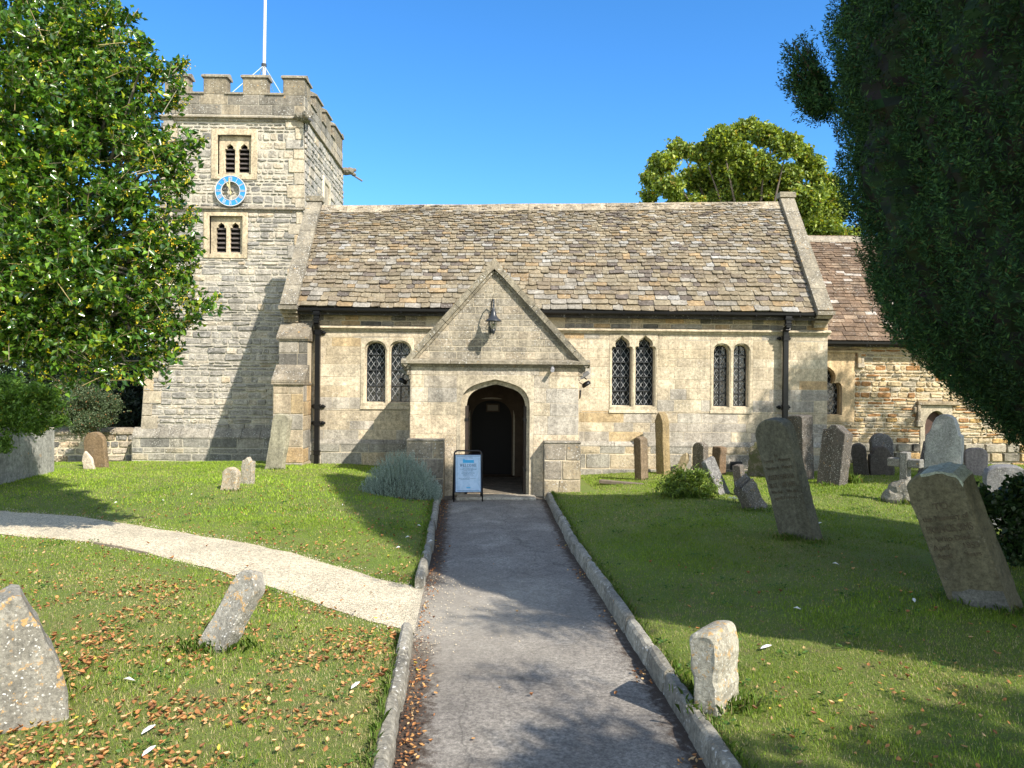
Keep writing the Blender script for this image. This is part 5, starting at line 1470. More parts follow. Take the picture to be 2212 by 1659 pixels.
HS('weathered brown gravestone standing just behind the jagged leaning one', 1600, 1070, 1002, 17, 9, 45, -5, 'flat', 'lich', (.13, .11, .09), seed=23)
HS('crumbling jagged gravestone leaning left beside the tall dark one', 1631, 1098, 1030, 22, 26, 45, -24, 'jag', 'lich', (.16, .14, .11), seed=24, rag=.02)
HS('tall lichened gravestone with a bright lit right edge near the right downpipe', 1732, 1036, 895, 30, 22, 53, -2, 'flat', 'lich', (.105, .09, .075), seed=25)
HS('wide spotted gravestone leaning slightly right in front of the chancel corner', 1797, 1046, 917, 46, 17, 50, 6, 'angled', 'lich', (.095, .083, .07), seed=26)
HS('plain dark gravestone leaning against the chancel wall, left of the rounded pair', 1862, 1026, 957, 30, 5, 25, -9, 'round', 'brown', (.10, .085, .07), seed=27, ylim=16.8)
HS('grey gravestone with a rounded top, back one of the close pair near the chancel', 1907, 1022, 935, 42, 6, 12, -4, 'round', 'lich', (.16, .15, .14), seed=28, ylim=17.0)
HS('dark gravestone with white stained scrolled top, front one of the close pair near the chancel', 1903, 1026, 962, 46, 6, 12, -2, 'shaped', 'brown', (.12, .10, .085), seed=29, ylim=16.2)
HS('dark spotted gravestone behind the stone cross', 1996, 1032, 948, 26, 6, 35, 10, 'angled', 'lich', (.13, .11, .10), seed=30, ylim=15.5)
HS('tall ornate pale grey gravestone with scrolled shoulders in front of the priest door', 2036, 1046, 893, 68, 24, 35, 3, 'shaped', 'grey', (.36, .36, .36), seed=31)
HS('plain mauve grey gravestone behind the yew tree, right of the ornate one', 2107, 1027, 966, 42, 5, 5, 0, 'segment', 'olive', (.26, .22, .21), seed=32, ylim=16.5)
HS('broad grey gravestone half hidden by ivy at the far right', 2176, 1140, 1003, 78, 12, 25, -3, 'segment', 'grey', (.24, .24, .25), seed=33)
HS('leaning pale grey gravestone at the right edge under the yew', 2222, 1080, 1010, 60, 8, 10, 4, 'gothic', 'grey', (.34, .34, .36), seed=34)

# inscriptions (weathered lettering cut in the two big stones)
M_cut = plain('cut lettering', (.085, .068, .045), .95, nscale=30, namp=.5)
for (o, w, h, t, lines) in ((g2, w2, h2, t2, [('In', .70, .045), ('Loving     Memory', .66, .042), ('Memory of    Memory', .60, .042), ('JOSEPH MARTHA', .52, .062), ('BLAY,    HIS WIFE,', .455, .058), ('Who died      Who died', .40, .04), ('aged 71 years', .35, .04)]),
                            (g3, w3_, h3, t3, [('TO', .76, .075), ('the Memory of', .68, .058), ('FRANCIS SIMS', .60, .078), ('Who Died', .53, .055), ('April     1853', .47, .06), ('Aged      Years', .41, .05)])):
    base = o
    for s, k, sz in lines:
        wid = w*.80 if len(s) > 8 else None
        M = Matrix.Translation((0, -t/2-.0035, h*k)) @ Matrix.Rotation(R(90), 4, 'X')
        e = text_mesh(s, sz*h/1.05, M, M_cut, base, name='inscription', ex=.0015)
        xs = [v.co.x for v in e.data.vertices]; cur = max(xs)-min(xs)
        lim = w*.80
        if cur > lim:
            for v in e.data.vertices: v.co.x *= lim/cur
# pale lichen crust along the top edge and a grey repair at the foot of the big right hand stone
pts = headshape('segment', w3_, h3); top_ = [p for p in pts if p[1] > h3*.62 and p[0] > -w3_*.18]; top_.sort(key=lambda p: -math.atan2(p[1]-h3*.5, p[0]))
mb = MB(); seq = top_[::-1]
for k in range(len(seq)-1):
    (x0, z0), (x1, z1) = seq[k], seq[k+1]; e0_, e1_ = .006+.004*math.sin(k*2.1), .006+.004*math.sin(k*2.1+2.1); n0 = Vector((x0, 0, z0-h3*.5)).normalized(); n1_ = Vector((x1, 0, z1-h3*.5)).normalized()
    y0_ = -t3/2-.003; y1_ = t3/2-.006-.012*(k % 3)
    a_, b2_ = Vector((x0, 0, z0))+n0*e0_, Vector((x1, 0, z1))+n1_*e1_; c_, d2_ = Vector((x0, 0, z0))-n0*(.016+.008*math.sin(k*1.7)), Vector((x1, 0, z1))-n1_*(.016+.008*math.sin(k*1.7+1.7))
    up = lambda v, y: Vector((v.x, y, v.z))
    mb.mesh([up(a_, y0_), up(b2_, y0_), up(d2_, y0_), up(c_, y0_), up(a_, y1_), up(b2_, y1_), up(d2_, y1_), up(c_, y1_)], [(0, 1, 2, 3), (4, 5, 6, 7), (0, 1, 5, 4), (3, 2, 6, 7)], (.40, .45, .37))
mb.build('lichen_crust', gmat('lichen crust', lichen=.4, dark=.35, scale=3), g3, world=False)
mb = MB(); fy = -t3/2-.004; jag_ = [(-w3_*.40, h3*.10), (-w3_*.36, h3*.155), (-w3_*.2, h3*.15), (-w3_*.05, h3*.165), (w3_*.2, h3*.15), (w3_*.49, h3*.14), (w3_*.49, -.1), (-w3_*.40, -.1)]
mb.prism([Vector((x, fy, z)) for x, z in jag_], (0, .006, 0), (.17, .17, .155)); mb.build('cement_repair', gmat('cement repair', lichen=.2, dark=.4, scale=2), g3, world=False)
# stone cross on a rough base
p = G(1955, 1085)
cr = empty('stone_cross', (p.x, p.y, gz(p.x, p.y)), label='lichened stone cross on a rough rock base in front of the ornate gravestone', cat='grave cross', group=None)
cr.rotation_euler = (0, 0, -R(48))
s = p.y/FPX; H = (1087-977)*s
mb = MB(); a = .082
cl = (.24, .23, .21)
mb.box((-a*.72, -a, .30*H), (a*.72, a, H), cl, bev=.012)
for sg in (-1, 1):
    lo, hi = (a*.722, .24) if sg > 0 else (-.24, -a*.722)
    mb.box((lo, -a, .70*H), (hi, a, .87*H), cl, bev=.012)
mb.box((-a*1.5, -a*1.3, .30*H), (a*1.5, a*1.3, .37*H), cl, bev=.02)
mb.build('cross', GM['lich'], cr, world=False)
b = lump('rock_base', (0, 0, .10), [((0, 0, .02), (.26, .22, .24)), ((-.08, -.05, -.05), (.24, .2, .18)), ((.1, .04, -.06), (.2, .2, .17))], GM['lich'], None, 5); b.parent = cr

# ------------------------------------------------------------------ chest tomb
pA, pB = G(118, 1020), G(-40, 1058)
ct = empty('chest_tomb', ((pA.x+pB.x)/2, (pA.y+pB.y)/2, gz(pA.x, pA.y)-.1), label='large grey rendered chest tomb with moulded shoulders at the left edge, half covered by greenery', cat='tomb')
ax = (pA-pB); ang = math.atan2(ax.y, ax.x); ct.rotation_euler = (0, 0, ang); L = ax.length/2; zb = ct.location.z
zsh, zt1, zt2 = P(105, 925, pA.y).z-zb, P(96, 905, pA.y).z-zb, P(80, 859, pA.y).z-zb
mb = MB(); cR = (.33, .33, .30)
mb.box((-L-.6, 0, -.3), (L, 1.1, zsh), cR, bev=.02)
mb.build('tomb_body', stone_mat('cement render', lichen=.35, dark=.3, orange=.15, scale=.8, bs=.5), ct, world=False)
mb = MB(); e = .0
V = [(-L-.6, 0, zsh+.001), (L, 0, zsh+.001), (L, 1.1, zsh+.001), (-L-.6, 1.1, zsh+.001), (-L-.4, .16, zt1), (L-.16, .16, zt1), (L-.16, .94, zt1), (-L-.4, .94, zt1)]
mb.mesh(V, [(0, 1, 5, 4), (1, 2, 6, 5), (2, 3, 7, 6), (3, 0, 4, 7), (4, 5, 6, 7), (0, 3, 2, 1)], (.42, .36, .28))
mb.box((-L-.4, .16, zt1+.002), (L-.16, .94, zt2-.14), (.45, .37, .29), bev=.02); mb.box((-L-.46, .10, zt2-.138), (L-.10, 1.0, zt2-.05), (.45, .38, .30), bev=.03); mb.box((-L-.3, .25, zt2-.048), (L-.3, .85, zt2), (.45, .38, .30), bev=.03)
mb.build('tomb_top', GM['pale'], ct, world=False)

# ------------------------------------------------------------------ boundary wall
wA, wB = P(-330, 1000, 19.2), P(330, 1000, 20.6)
ux = (wB-wA); ux.z = 0; Lw = ux.length; ux.normalize(); nw = Vector((ux.y, -ux.x, 0))
bw = empty('boundary_wall', (wA.x, wA.y, 0), label='low stone rubble boundary wall with flat coping left of the church tower', cat='wall')
frB = Frame((wA.x, wA.y, 0), ux, nw); zc = P(200, 940, 19.9).z
mb = MB(); mb.prism([frB(0, -.5, 0), frB(Lw, -.5, 0), frB(Lw, zc, 0), frB(0, zc, 0)], -nw*.4); mb.build('wall_core', M_mortar, bw)
mb = MB(); stones(mb, frB, 0, Lw, [-.5, zc], (.10, .22), (.18, .5), gap=.025, dep=(.01, .05), jit=.025, palf=pal(6, 2, 2, .4), rough=.012, bev=.02); mb.build('rubble_facing', M_rubble, bw)
mb = MB(); x = 0
while x < Lw-.1:
    l = min(random.uniform(.5, .9), Lw-x); k = random.uniform(.9, 1.1)
    mb.prism([frB(x, zc, .08), frB(x, zc+.06, .08), frB(x, zc+.16, -.1), frB(x, zc+.16, -.35), frB(x, zc, -.48)], ux*(l-.01), (.46*k, .40*k, .30*k)); x += l
mb.build('wall_coping', M_coping, bw)

# ------------------------------------------------------------------ foliage tools
def unit(a): return a/np.maximum(np.linalg.norm(a, axis=-1, keepdims=True), 1e-9)
def leaves(name, base, axis, ln, wd, col, mat, parent, fold=.3, nb=None, broad=.45):
    n = len(base); axis = unit(axis)
    r = unit(rng.normal(size=(n, 3))+(np.array([0, 0, 1.0]) if nb is None else nb))
    side = unit(np.cross(axis, r)); nor = np.cross(side, axis)
    ln = np.asarray(ln).reshape(-1, 1); wd = np.asarray(wd).reshape(-1, 1)
    mid = base+axis*ln*broad
    V = np.stack([base, mid+side*wd/2+nor*wd*fold, base+axis*ln-nor*ln*.08, mid-side*wd/2+nor*wd*fold], 1).reshape(-1, 3)
    i = np.arange(n)*4
    F = np.concatenate([np.stack([i, i+1, i+2], 1), np.stack([i, i+2, i+3], 1)], 1).reshape(-1, 3)
    return link(name, np_mesh(name, V, F, np.repeat(col, 2, 0)), mat, parent)
def sticks(name, A, B, r, col, mat, parent):
    n = len(A); d = unit(B-A); s = unit(np.cross(d, rng.normal(size=(n, 3)))); t = np.cross(d, s); r = np.asarray(r).reshape(-1, 1)
    V = []
    for k in range(3):
        o = s*math.cos(k*2.094)+t*math.sin(k*2.094); V += [A+o*r, B+o*r*.5]
    V = np.stack(V, 1).reshape(-1, 3); i = np.arange(n)*6
    F = np.concatenate([np.stack([i+a, i+b, i+c, i+d_], 1) for a, b, c, d_ in ((0, 2, 3, 1), (2, 4, 5, 3), (4, 0, 1, 5))], 1).reshape(-1, 4)
    return link(name, np_mesh(name, V, F, np.repeat(col, 3, 0)), mat, parent)
def crown_pts(lobes, n, power=.45, clump=0.0, cs=1.2, cond=None, seed=0):
    """points and outward directions inside a union of ellipsoids"""
    w = np.array([l[2] if len(l) > 2 else (l[1][0]*l[1][1]*l[1][2])**(2/3) for l in lobes]); w = w/w.sum()
    P_, D_ = [], []
    while len(P_) < n:
        k = rng.choice(len(lobes), size=4000, p=w)
        d = unit(rng.normal(size=(4000, 3))); r = rng.random(4000)**power
        for i in range(4000):
            c, ra = lobes[k[i]][0], lobes[k[i]][1]
            p = (c[0]+d[i, 0]*ra[0]*r[i], c[1]+d[i, 1]*ra[1]*r[i], c[2]+d[i, 2]*ra[2]*r[i])
            if clump and mnoise.noise(Vector((p[0]*cs+seed, p[1]*cs, p[2]*cs))) < -clump*(0.35+r[i]*.5)+.1*(r[i] > .85) and rng.random() < .9: continue
            if cond and not cond(p): continue
            P_.append(p); D_.append((d[i, 0]/ra[0], d[i, 1]/ra[1], d[i, 2]/ra[2]))
            if len(P_) >= n: break
    return np.array(P_), unit(np.array(D_))
def palette(n, cols, wts, var=.15):
    c = np.array(cols)[rng.choice(len(cols), size=n, p=np.array(wts)/sum(wts))]
    return c*(1+var*rng.normal(size=(n, 1))).clip(.5, 1.6)
def shoots(tips, dirs, L, k, spread=.9, droop=0):
    """leaf bases and axes along k-leaf shoots ending at tips"""
    n = len(tips); L = np.asarray(L).reshape(-1, 1)
    A = tips-dirs*L
    t = (np.arange(k)+.5)/k
    t = np.tile(t, n)+rng.normal(size=n*k)*.04
    rep = np.repeat(np.arange(n), k)
    base = A[rep]+dirs[rep]*L[rep]*t[:, None]
    rad = unit(np.cross(dirs[rep], rng.normal(size=(n*k, 3))))
    ax_ = unit(dirs[rep]*(1-spread*.5)+rad*spread+np.array([0, 0, -droop]))
    return A, base, ax_
def limbs(name, root, targets, r0, mat, parent, bend=.2, sides=7, start=None):
    mb = MB()
    for (tx, r1) in targets:
        a = Vector(start or root); b = Vector(tx); pts = []; rr = []
        for i in range(7):
            t = i/6; p = a.lerp(b, t)+Vector((bend*mnoise.noise(Vector((tx[0]+i, i*.7, 1))), bend*mnoise.noise(Vector((tx[1], i*.9, 5))), bend*math.sin(t*math.pi)*.8))*(math.sin(t*math.pi) if t < 1 else 0)
            pts.append(p); rr.append(r0+(r1-r0)*t**.8)
        mb.tube(pts, rr, sides, (1, 1, 1))
    return mb
M_bark = stone_mat('bark', base=(.9, .9, .9), lichen=.3, dark=.5, scale=1.4)
M_twig = leaf_mat('twig', .8, 0)
def barkcol(mb, c):
    mb.c = [c]*len(mb.c); return mb

# ---- holly on the left
hroot = P(-420, 1000, 8.6)
hz0 = lawn_z(hroot.x, 8.6)
holly = empty('holly_tree', (hroot.x, 8.6, hz0), label='big glossy holly tree with clusters of yellow berries filling the upper left', cat='tree')
def HP(px, py, Y): p = P(px, py, Y); return (p.x, p.y, p.z)
HL = [(HP(60, 330, 8.4), (1.55, 1.5, 1.5)), (HP(170, 560, 8.1), (1.0, 1.1, 1.05)), (HP(40, 640, 8.2), (1.2, 1.2, .75)), (HP(200, 250, 8.3), (.85, .9, .95)), (HP(140, 80, 8.4), (.95, 1.0, 1.0)),
      (HP(330, 310, 8.1), (.52, .5, .32)), (HP(300, 430, 8.0), (.5, .6, .35)), (HP(330, 540, 8.0), (.52, .5, .32)), (HP(330, 655, 7.9), (.52, .5, .26)), (HP(250, 740, 7.9), (.50, .5, .32)), (HP(275, 640, 8.0), (.55, .6, .6)),
      (HP(-140, 520, 8.6), (1.2, 1.4, 1.6)), (HP(-160, 150, 8.8), (1.2, 1.4, 1.6)), (HP(20, -200, 8.8), (1.5, 1.4, 1.4)), (HP(90, 720, 7.9), (.6, .6, .38)), (HP(-40, 740, 8.1), (.7, .7, .35))]
SP = []
for (x0, y0, x1, y1, Y) in ((300, 330, 432, 300, 8.0), (290, 440, 425, 320, 8.1), (320, 480, 425, 470, 8.0), (330, 560, 432, 515, 7.9), (330, 640, 480, 662, 7.8), (300, 700, 440, 690, 7.9), (310, 240, 398, 130, 8.2), (250, 130, 335, 95, 8.2), (230, 120, 300, 18, 8.3),
                            (330, 250, 395, 175, 8.2), (200, 90, 250, -20, 8.3), (270, 780, 345, 795, 7.9), (310, 750, 375, 770, 7.9), (330, 390, 410, 400, 8.0), (310, 590, 395, 600, 7.9), (300, 160, 345, 150, 8.1), (330, 610, 400, 560, 7.9), (340, 690, 385, 720, 7.8), (120, 760, 150, 835, 7.9), (200, 770, 240, 825, 7.9), (60, 740, 70, 800, 7.9), (340, 530, 436, 535, 7.9), (330, 340, 378, 355, 7.9)):
    SP.append((np.array(HP(x0, y0, Y)), np.array(HP(x1, y1, Y))))
def hc(p):
    if p[1] < 6.4: return False
    u = (p[0]/p[1]-YAW)*FPX+CX; v = 832-(p[2]-2)/p[1]*FPX
    if u < -60: return True
    if v > 770+.10*u*(u < 120)+10*math.sin(u*.06): return False
    lim = np.interp(v, [-200, 0, 90, 180, 260, 340, 400, 450, 520, 600, 680, 740, 800], [222, 228, 250, 292, 338, 346, 310, 312, 352, 332, 362, 325, 312])+22*math.sin(v*.09)+14*math.sin(v*.23)
    return u < lim
tips, dirs = crown_pts(HL, 7800, .5, .34, 1.5, hc, 3)
dirs = unit(dirs*.8+rng.normal(size=dirs.shape)*.45+np.array([.25, -.3, .25]))
ex_t, ex_d = [], []
for a, b in SP:
    n = 22
    for i in range(n):
        t = (i+1)/n; c = a+(b-a)*t; wd_ = .16*(1-t*.75)
        ex_t.append(c+rng.normal(size=3)*wd_); ex_d.append(unit((b-a))*.9+rng.normal(size=3)*.5)
tips = np.vstack([tips, np.array(ex_t)]); dirs = np.vstack([dirs, unit(np.array(ex_d))])
Ls = rng.uniform(.16, .32, len(tips))
A, base, ax_ = shoots(tips, dirs, Ls, 13, .85)
n = len(base)
col = palette(n, [(.036, .098, .016), (.072, .165, .020), (.14, .26, .026), (.33, .40, .03), (.58, .48, .03)], [30, 32, 26, 9, 1], .2)
leaves('leaves', base, ax_, rng.uniform(.055, .092, n), rng.uniform(.034, .054, n), col, leaf_mat('holly leaf', .22, .30, (1.3, 1.5, .4), .9), holly, .32)
crown = bpy.data.objects[-1] if False else None
sticks('twigs', A, tips, rng.uniform(.003, .006, len(tips)), palette(len(tips), [(.22, .17, .07), (.15, .16, .05), (.30, .26, .18)], [3, 3, 1]), M_twig, holly)
bsel = rng.choice(len(tips), 420, replace=False); bd = unit(dirs[bsel]+rng.normal(size=(420, 3))*.4+np.array([.25, -.1, .35])); bl = rng.uniform(.22, .6, (420, 1))
sticks('branches', tips[bsel]-bd*bl*.85, tips[bsel]+bd*bl*.10, rng.uniform(.003, .006, 420), palette(420, [(.34, .27, .12), (.30, .27, .20), (.20, .22, .08)], [3, 2, 2]), M_twig, holly)
# berries
sel = rng.choice(len(tips), 620, replace=False); sel = np.concatenate([sel, np.arange(len(tips)-len(ex_t), len(tips), 4)])
k = 13
bc = np.repeat(tips[sel]-dirs[sel]*.07, k, 0)+rng.normal(size=(len(sel)*k, 3))*.028
oct_ = np.array([[1, 0, 0], [-1, 0, 0], [0, 1, 0], [0, -1, 0], [0, 0, 1], [0, 0, -1]])*.0085
Vb = (bc[:, None, :]+oct_[None]).reshape(-1, 3); i = np.arange(len(bc))*6
Fb = np.concatenate([np.stack([i+a, i+b, i+c], 1) for a, b, c in ((0, 2, 4), (2, 1, 4), (1, 3, 4), (3, 0, 4), (2, 0, 5), (1, 2, 5), (3, 1, 5), (0, 3, 5))], 1).reshape(-1, 3)
link('berries', np_mesh('berries', Vb, Fb, np.repeat(palette(len(bc), [(.55, .42, .02), (.42, .40, .03), (.60, .32, .01)], [5, 4, 1]), 8, 0), smooth=True), leaf_mat('berry', .3, 0), holly)
mb = limbs('x', (hroot.x, 8.6, hz0-.2), [((l[0][0], l[0][1], l[0][2]), .015) for l in HL[:13]], .11, None, None, .4, start=(hroot.x+.1, 8.6, hz0+1.1))
for a, b in SP: mb.tube([Vector(HL[1][0]).lerp(Vector(a), .5), Vector(a), Vector(a).lerp(Vector(b), .5)+Vector((0, 0, .04)), Vector(b)], [.022, .013, .009, .004], 5)
mb.tube([(hroot.x, 8.6, hz0-.2), (hroot.x+.05, 8.6, hz0+.6), (hroot.x+.1, 8.6, hz0+1.2)], [.24, .18, .15], 10)
barkcol(mb, (.22, .19, .14)).build('trunk', M_bark, holly, smooth=True)

# ---- yew on the right
YX, YY = 5.6, 5.2
yz0 = lawn_z(YX, YY)
yew = empty('yew_tree', (YX, YY, yz0), label='huge dark yew tree with dense clipped foliage filling the right side', cat='tree')
prof = [(1.35, .9), (1.45, 1.35), (1.6, 1.72), (1.85, 2.0), (2.15, 2.28), (2.5, 2.55), (3.0, 2.78), (3.6, 2.93), (4.3, 3.03), (5.0, 3.02), (6.0, 2.7), (7.2, 2.1), (8.4, 1.45), (9.4, .85), (10.3, .12)]
def yr(z): return float(np.interp(z, [p[0] for p in prof], [p[1] for p in prof]))
def yc(z): k = max(0, z-5)/5.3; return YX-1.05*k, YY-.15*k
ny = 44000; T = []; D = []
while len(T) < ny:
    z = rng.uniform(1.38, 10.2); a = rng.uniform(0, 2*math.pi)
    if z > 5.6 and rng.random() < .6: continue
    cx_, cy_ = yc(z)
    vis = math.cos(a-math.atan2(-.69, -.72)) > -.25
    if not vis and rng.random() < .86: continue
    nz_ = mnoise.noise(Vector((math.cos(a)*4.2, math.sin(a)*4.2, z*.55)))          # vertical drapes
    n2 = mnoise.noise(Vector((math.cos(a)*9, math.sin(a)*9, z*2.4)))
    rr = yr(z)-.06+.24*nz_+.16*n2-.55*max(0, mnoise.noise(Vector((math.cos(a)*7, math.sin(a)*7, z*.45+20)))-.08)
    q = rng.random()**2.2
    T.append((cx_+math.cos(a)*(rr-q*.24), cy_+math.sin(a)*(rr-q*.24), z+.0)); D.append((math.cos(a)*.6, math.sin(a)*.6, .95+.3*(rng.random()-.5)-(.5 if z < 1.6 else 0)))
T = np.array(T); D = unit(np.array(D)+rng.normal(size=(ny, 3))*.35)
# side branch against the sky, unseen lobes added near the camera to cast kerb shadows
bp = HP(1790, 225, 6.6)
BR = []
for (x1, y1) in ((1692, 100), (1712, 90), (1728, 75), (1742, 95), (1755, 130), (1700, 150), (1690, 170), (1722, 160), (1745, 190), (1715, 210), (1735, 235), (1762, 165), (1770, 205), (1705, 185), (1760, 245)): BR.append((np.array(bp), np.array(HP(x1, y1, 6.5+rng.uniform(-.25, .25)))))
bt_, bd_ = [], []
for a, b in BR:
    for i in range(60):
        t = .34+.66*rng.random(); bt_.append(a+(b-a)*t+rng.normal(size=3)*.04); bd_.append(unit(b-a)+rng.normal(size=3)*.35+np.array([0, 0, .5]))
T = np.vstack([T, np.array(bt_)]); D = np.vstack([D, unit(np.array(bd_))])
lob, ld = crown_pts([((3.9, 2.3, 4.6), (.9, .5, .5)), ((3.6, 3.2, 3.9), (.9, .45, .5)), ((4.6, 1.6, 5.3), (.9, .5, .5)), ((3.2, 3.0, 5.2), (.7, .25, .3)), ((3.6, 1.2, 4.4), (.6, .3, .25)), ((4.0, .4, 4.5), (.5, .4, .3))], 1500, .6)
T = np.vstack([T, lob]); D = np.vstack([D, ld])
A, base, ax_ = shoots(T, D, rng.uniform(.08, .17, len(T)), 12, .8)
n = len(base)
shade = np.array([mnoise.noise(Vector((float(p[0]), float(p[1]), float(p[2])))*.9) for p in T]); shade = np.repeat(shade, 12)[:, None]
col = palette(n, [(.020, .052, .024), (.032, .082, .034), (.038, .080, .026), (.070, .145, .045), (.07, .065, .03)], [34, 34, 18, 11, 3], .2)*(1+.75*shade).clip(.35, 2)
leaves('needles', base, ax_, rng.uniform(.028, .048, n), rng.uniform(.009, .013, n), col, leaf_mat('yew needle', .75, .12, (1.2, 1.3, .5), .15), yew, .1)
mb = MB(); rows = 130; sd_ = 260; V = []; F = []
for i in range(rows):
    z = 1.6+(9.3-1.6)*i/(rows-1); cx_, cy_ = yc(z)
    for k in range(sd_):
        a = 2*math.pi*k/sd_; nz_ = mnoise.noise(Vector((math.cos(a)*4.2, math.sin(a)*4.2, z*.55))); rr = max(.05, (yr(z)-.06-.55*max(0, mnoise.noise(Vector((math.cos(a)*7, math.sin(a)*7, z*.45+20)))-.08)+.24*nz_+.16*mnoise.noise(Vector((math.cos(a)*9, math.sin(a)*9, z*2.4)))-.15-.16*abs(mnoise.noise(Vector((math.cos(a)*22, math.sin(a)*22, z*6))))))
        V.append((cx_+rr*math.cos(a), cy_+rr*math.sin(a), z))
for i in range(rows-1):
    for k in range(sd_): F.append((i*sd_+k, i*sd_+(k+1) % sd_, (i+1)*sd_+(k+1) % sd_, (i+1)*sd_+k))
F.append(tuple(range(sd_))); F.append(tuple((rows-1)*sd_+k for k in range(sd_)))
mb.mesh(V, F, (1, 1, 1)); mb.c = [tuple(x*random.uniform(.4, 1.5) for x in (.012, .026, .013)) for _ in mb.c]; mb.build('inner_core', leaf_mat('shade coloured core', .9, 0), yew)  # opaque core added to block light, inner shade put into its colour
mb = MB(); mb.tube([(YX, YY, yz0-.3), (YX+.03, YY, .9), (YX, YY, 2.2)], [.62, .5, .42], 14)
for k in range(6): a = k*1.05; mb.tube([(YX+.3*math.cos(a), YY+.3*math.sin(a), .6), (YX+.7*math.cos(a), YY+.7*math.sin(a), 1.6), (YX+1.4*math.cos(a), YY+1.4*math.sin(a), 3.0)], [.2, .14, .06], 8)
for a, b in BR: mb.tube([Vector((YX-1.9, YY+.4, 3.3)), Vector(a), Vector(a).lerp(Vector(b), .5)+Vector((0, 0, .03)), Vector(b)], [.05, .02, .010, .004], 5)
barkcol(mb, (.15, .10, .07)).build('trunk', M_bark, yew, smooth=True)

# ---- trees outside the frame that throw the shade seen on the wall and the path
def blobtree(name, label, root, lobes, n, k, ln, wd, cols, wts, mat, L=(.2, .4), clump=.3, cat='tree', trunk_r=.25, tcol=(.16, .12, .09), power=.5, cond=None, group=None, cs=1.0, spread=.9):
    e = empty(name, root, label=label, cat=cat)
    if group: e['group'] = group
    t, d = crown_pts(lobes, n, power, clump, cs, cond, root[0])
    d = unit(d+rng.normal(size=d.shape)*.5+np.array([0, 0, .25]))
    A, b, a_ = shoots(t, d, rng.uniform(*L, len(t)), k, spread)
    m_ = len(b); leaves('crown', b, a_, rng.uniform(*ln, m_), rng.uniform(*wd, m_), palette(m_, cols, wts, .18), mat, e)
    if trunk_r:
        mb = MB(); top = Vector(lobes[0][0]); r_ = Vector(root)
        mb.tube([r_-Vector((0, 0, .3)), r_.lerp(top, .35), r_.lerp(top, .7), top], [trunk_r*1.2, trunk_r, trunk_r*.75, trunk_r*.3], 10)
        for l in lobes[1:9]: mb.tube([r_.lerp(top, .45), r_.lerp(top, .6).lerp(Vector(l[0]), .5), Vector(l[0])], [trunk_r*.45, trunk_r*.3, trunk_r*.08], 7)
        barkcol(mb, tcol).build('trunk', M_bark, e, smooth=True)
    return e
M_lime = leaf_mat('lime leaf', .5, .32, (1.35, 1.25, .35))
M_dkleaf = leaf_mat('dark leaf', .5, .2)
blobtree('ash_tree', 'spreading tree just outside the frame on the right whose shade falls on the chancel end', (13.2, 9.8, .1), [((13.1, 10, 7.0), (2.7, 2.7, 2.8)), ((11.6, 10, 6.3), (1.2, 1.2, 1.2)), ((13, 9.5, 9.2), (1.3, 1.3, 1.0))], 5200, 12, (.09, .14), (.05, .08), [(.05, .10, .02), (.07, .13, .025)], [1, 1], M_dkleaf, clump=.15)
blobtree('sycamore_tree', 'tree behind the camera whose dappled shade falls across the bottom of the path', (6.6, -2.6, .1), [((6.3, -2.4, 5.4), (1.5, 1.3, 1.3)), ((4.6, -.7, 5.1), (.8, .5, .45)), ((5.0, -1.3, 4.6), (.8, .6, .5)), ((5.6, -1.9, 5.0), (.9, .8, .6)), ((4.1, -.35, 4.7), (.42, .3, .2)), ((7.6, -2.2, 6.0), (1.3, 1.2, 1.2))], 1800, 10, (.08, .12), (.05, .08), [(.05, .10, .02)], [1], M_dkleaf, clump=.55, cs=2.2)
# ---- lime behind the church
YL = 36.0
def LP(px, py, dy=0): p = P(px, py, YL+dy); return (p.x, p.y, p.z)
s_ = YL/FPX
LL = [(LP(1620, 440, 1), (130*s_, 2.0, 92*s_), 9.0), (LP(1740, 470, 1), (80*s_, 2, 90*s_), 5.0)]
for (px, py, rx, rz) in ((1560, 305, 40, 32), (1612, 283, 38, 30), (1655, 292, 34, 26), (1700, 318, 36, 30), (1520, 330, 32, 24), (1470, 322, 30, 24), (1432, 352, 34, 22), (1405, 388, 28, 20), (1450, 400, 42, 26), (1400, 425, 24, 16), (1510, 385, 46, 30), (1575, 370, 46, 34), (1640, 355, 44, 32), (1700, 385, 42, 34), (1750, 360, 32, 28), (1780, 400, 34, 30),
                         (1742, 430, 46, 34), (1806, 450, 30, 34), (1770, 490, 44, 32), (1700, 470, 50, 34), (1640, 430, 44, 30), (1560, 430, 50, 26), (1480, 435, 46, 20), (1830, 520, 36, 40), (1780, 560, 50, 36), (1720, 540, 50, 36), (1735, 330, 20, 18), (1600, 330, 30, 24)):
    LL.append((LP(px, py, rng.uniform(-2.2, .6)), (rx*s_, rx*s_*.9, rz*s_), rx*rz/500))
blobtree('lime_tree', 'tall sunlit yellow green tree rising behind the roof at the right', (LP(1640, 700)[0], YL, -.2), LL, 12000, 9, (.14, .24), (.10, .17), [(.14, .21, .04), (.22, .30, .05), (.33, .39, .06), (.40, .30, .07), (.08, .13, .025)], [26, 34, 26, 3, 11], M_lime, L=(.35, .7), clump=.30, trunk_r=.22, power=.42, cs=1.3)
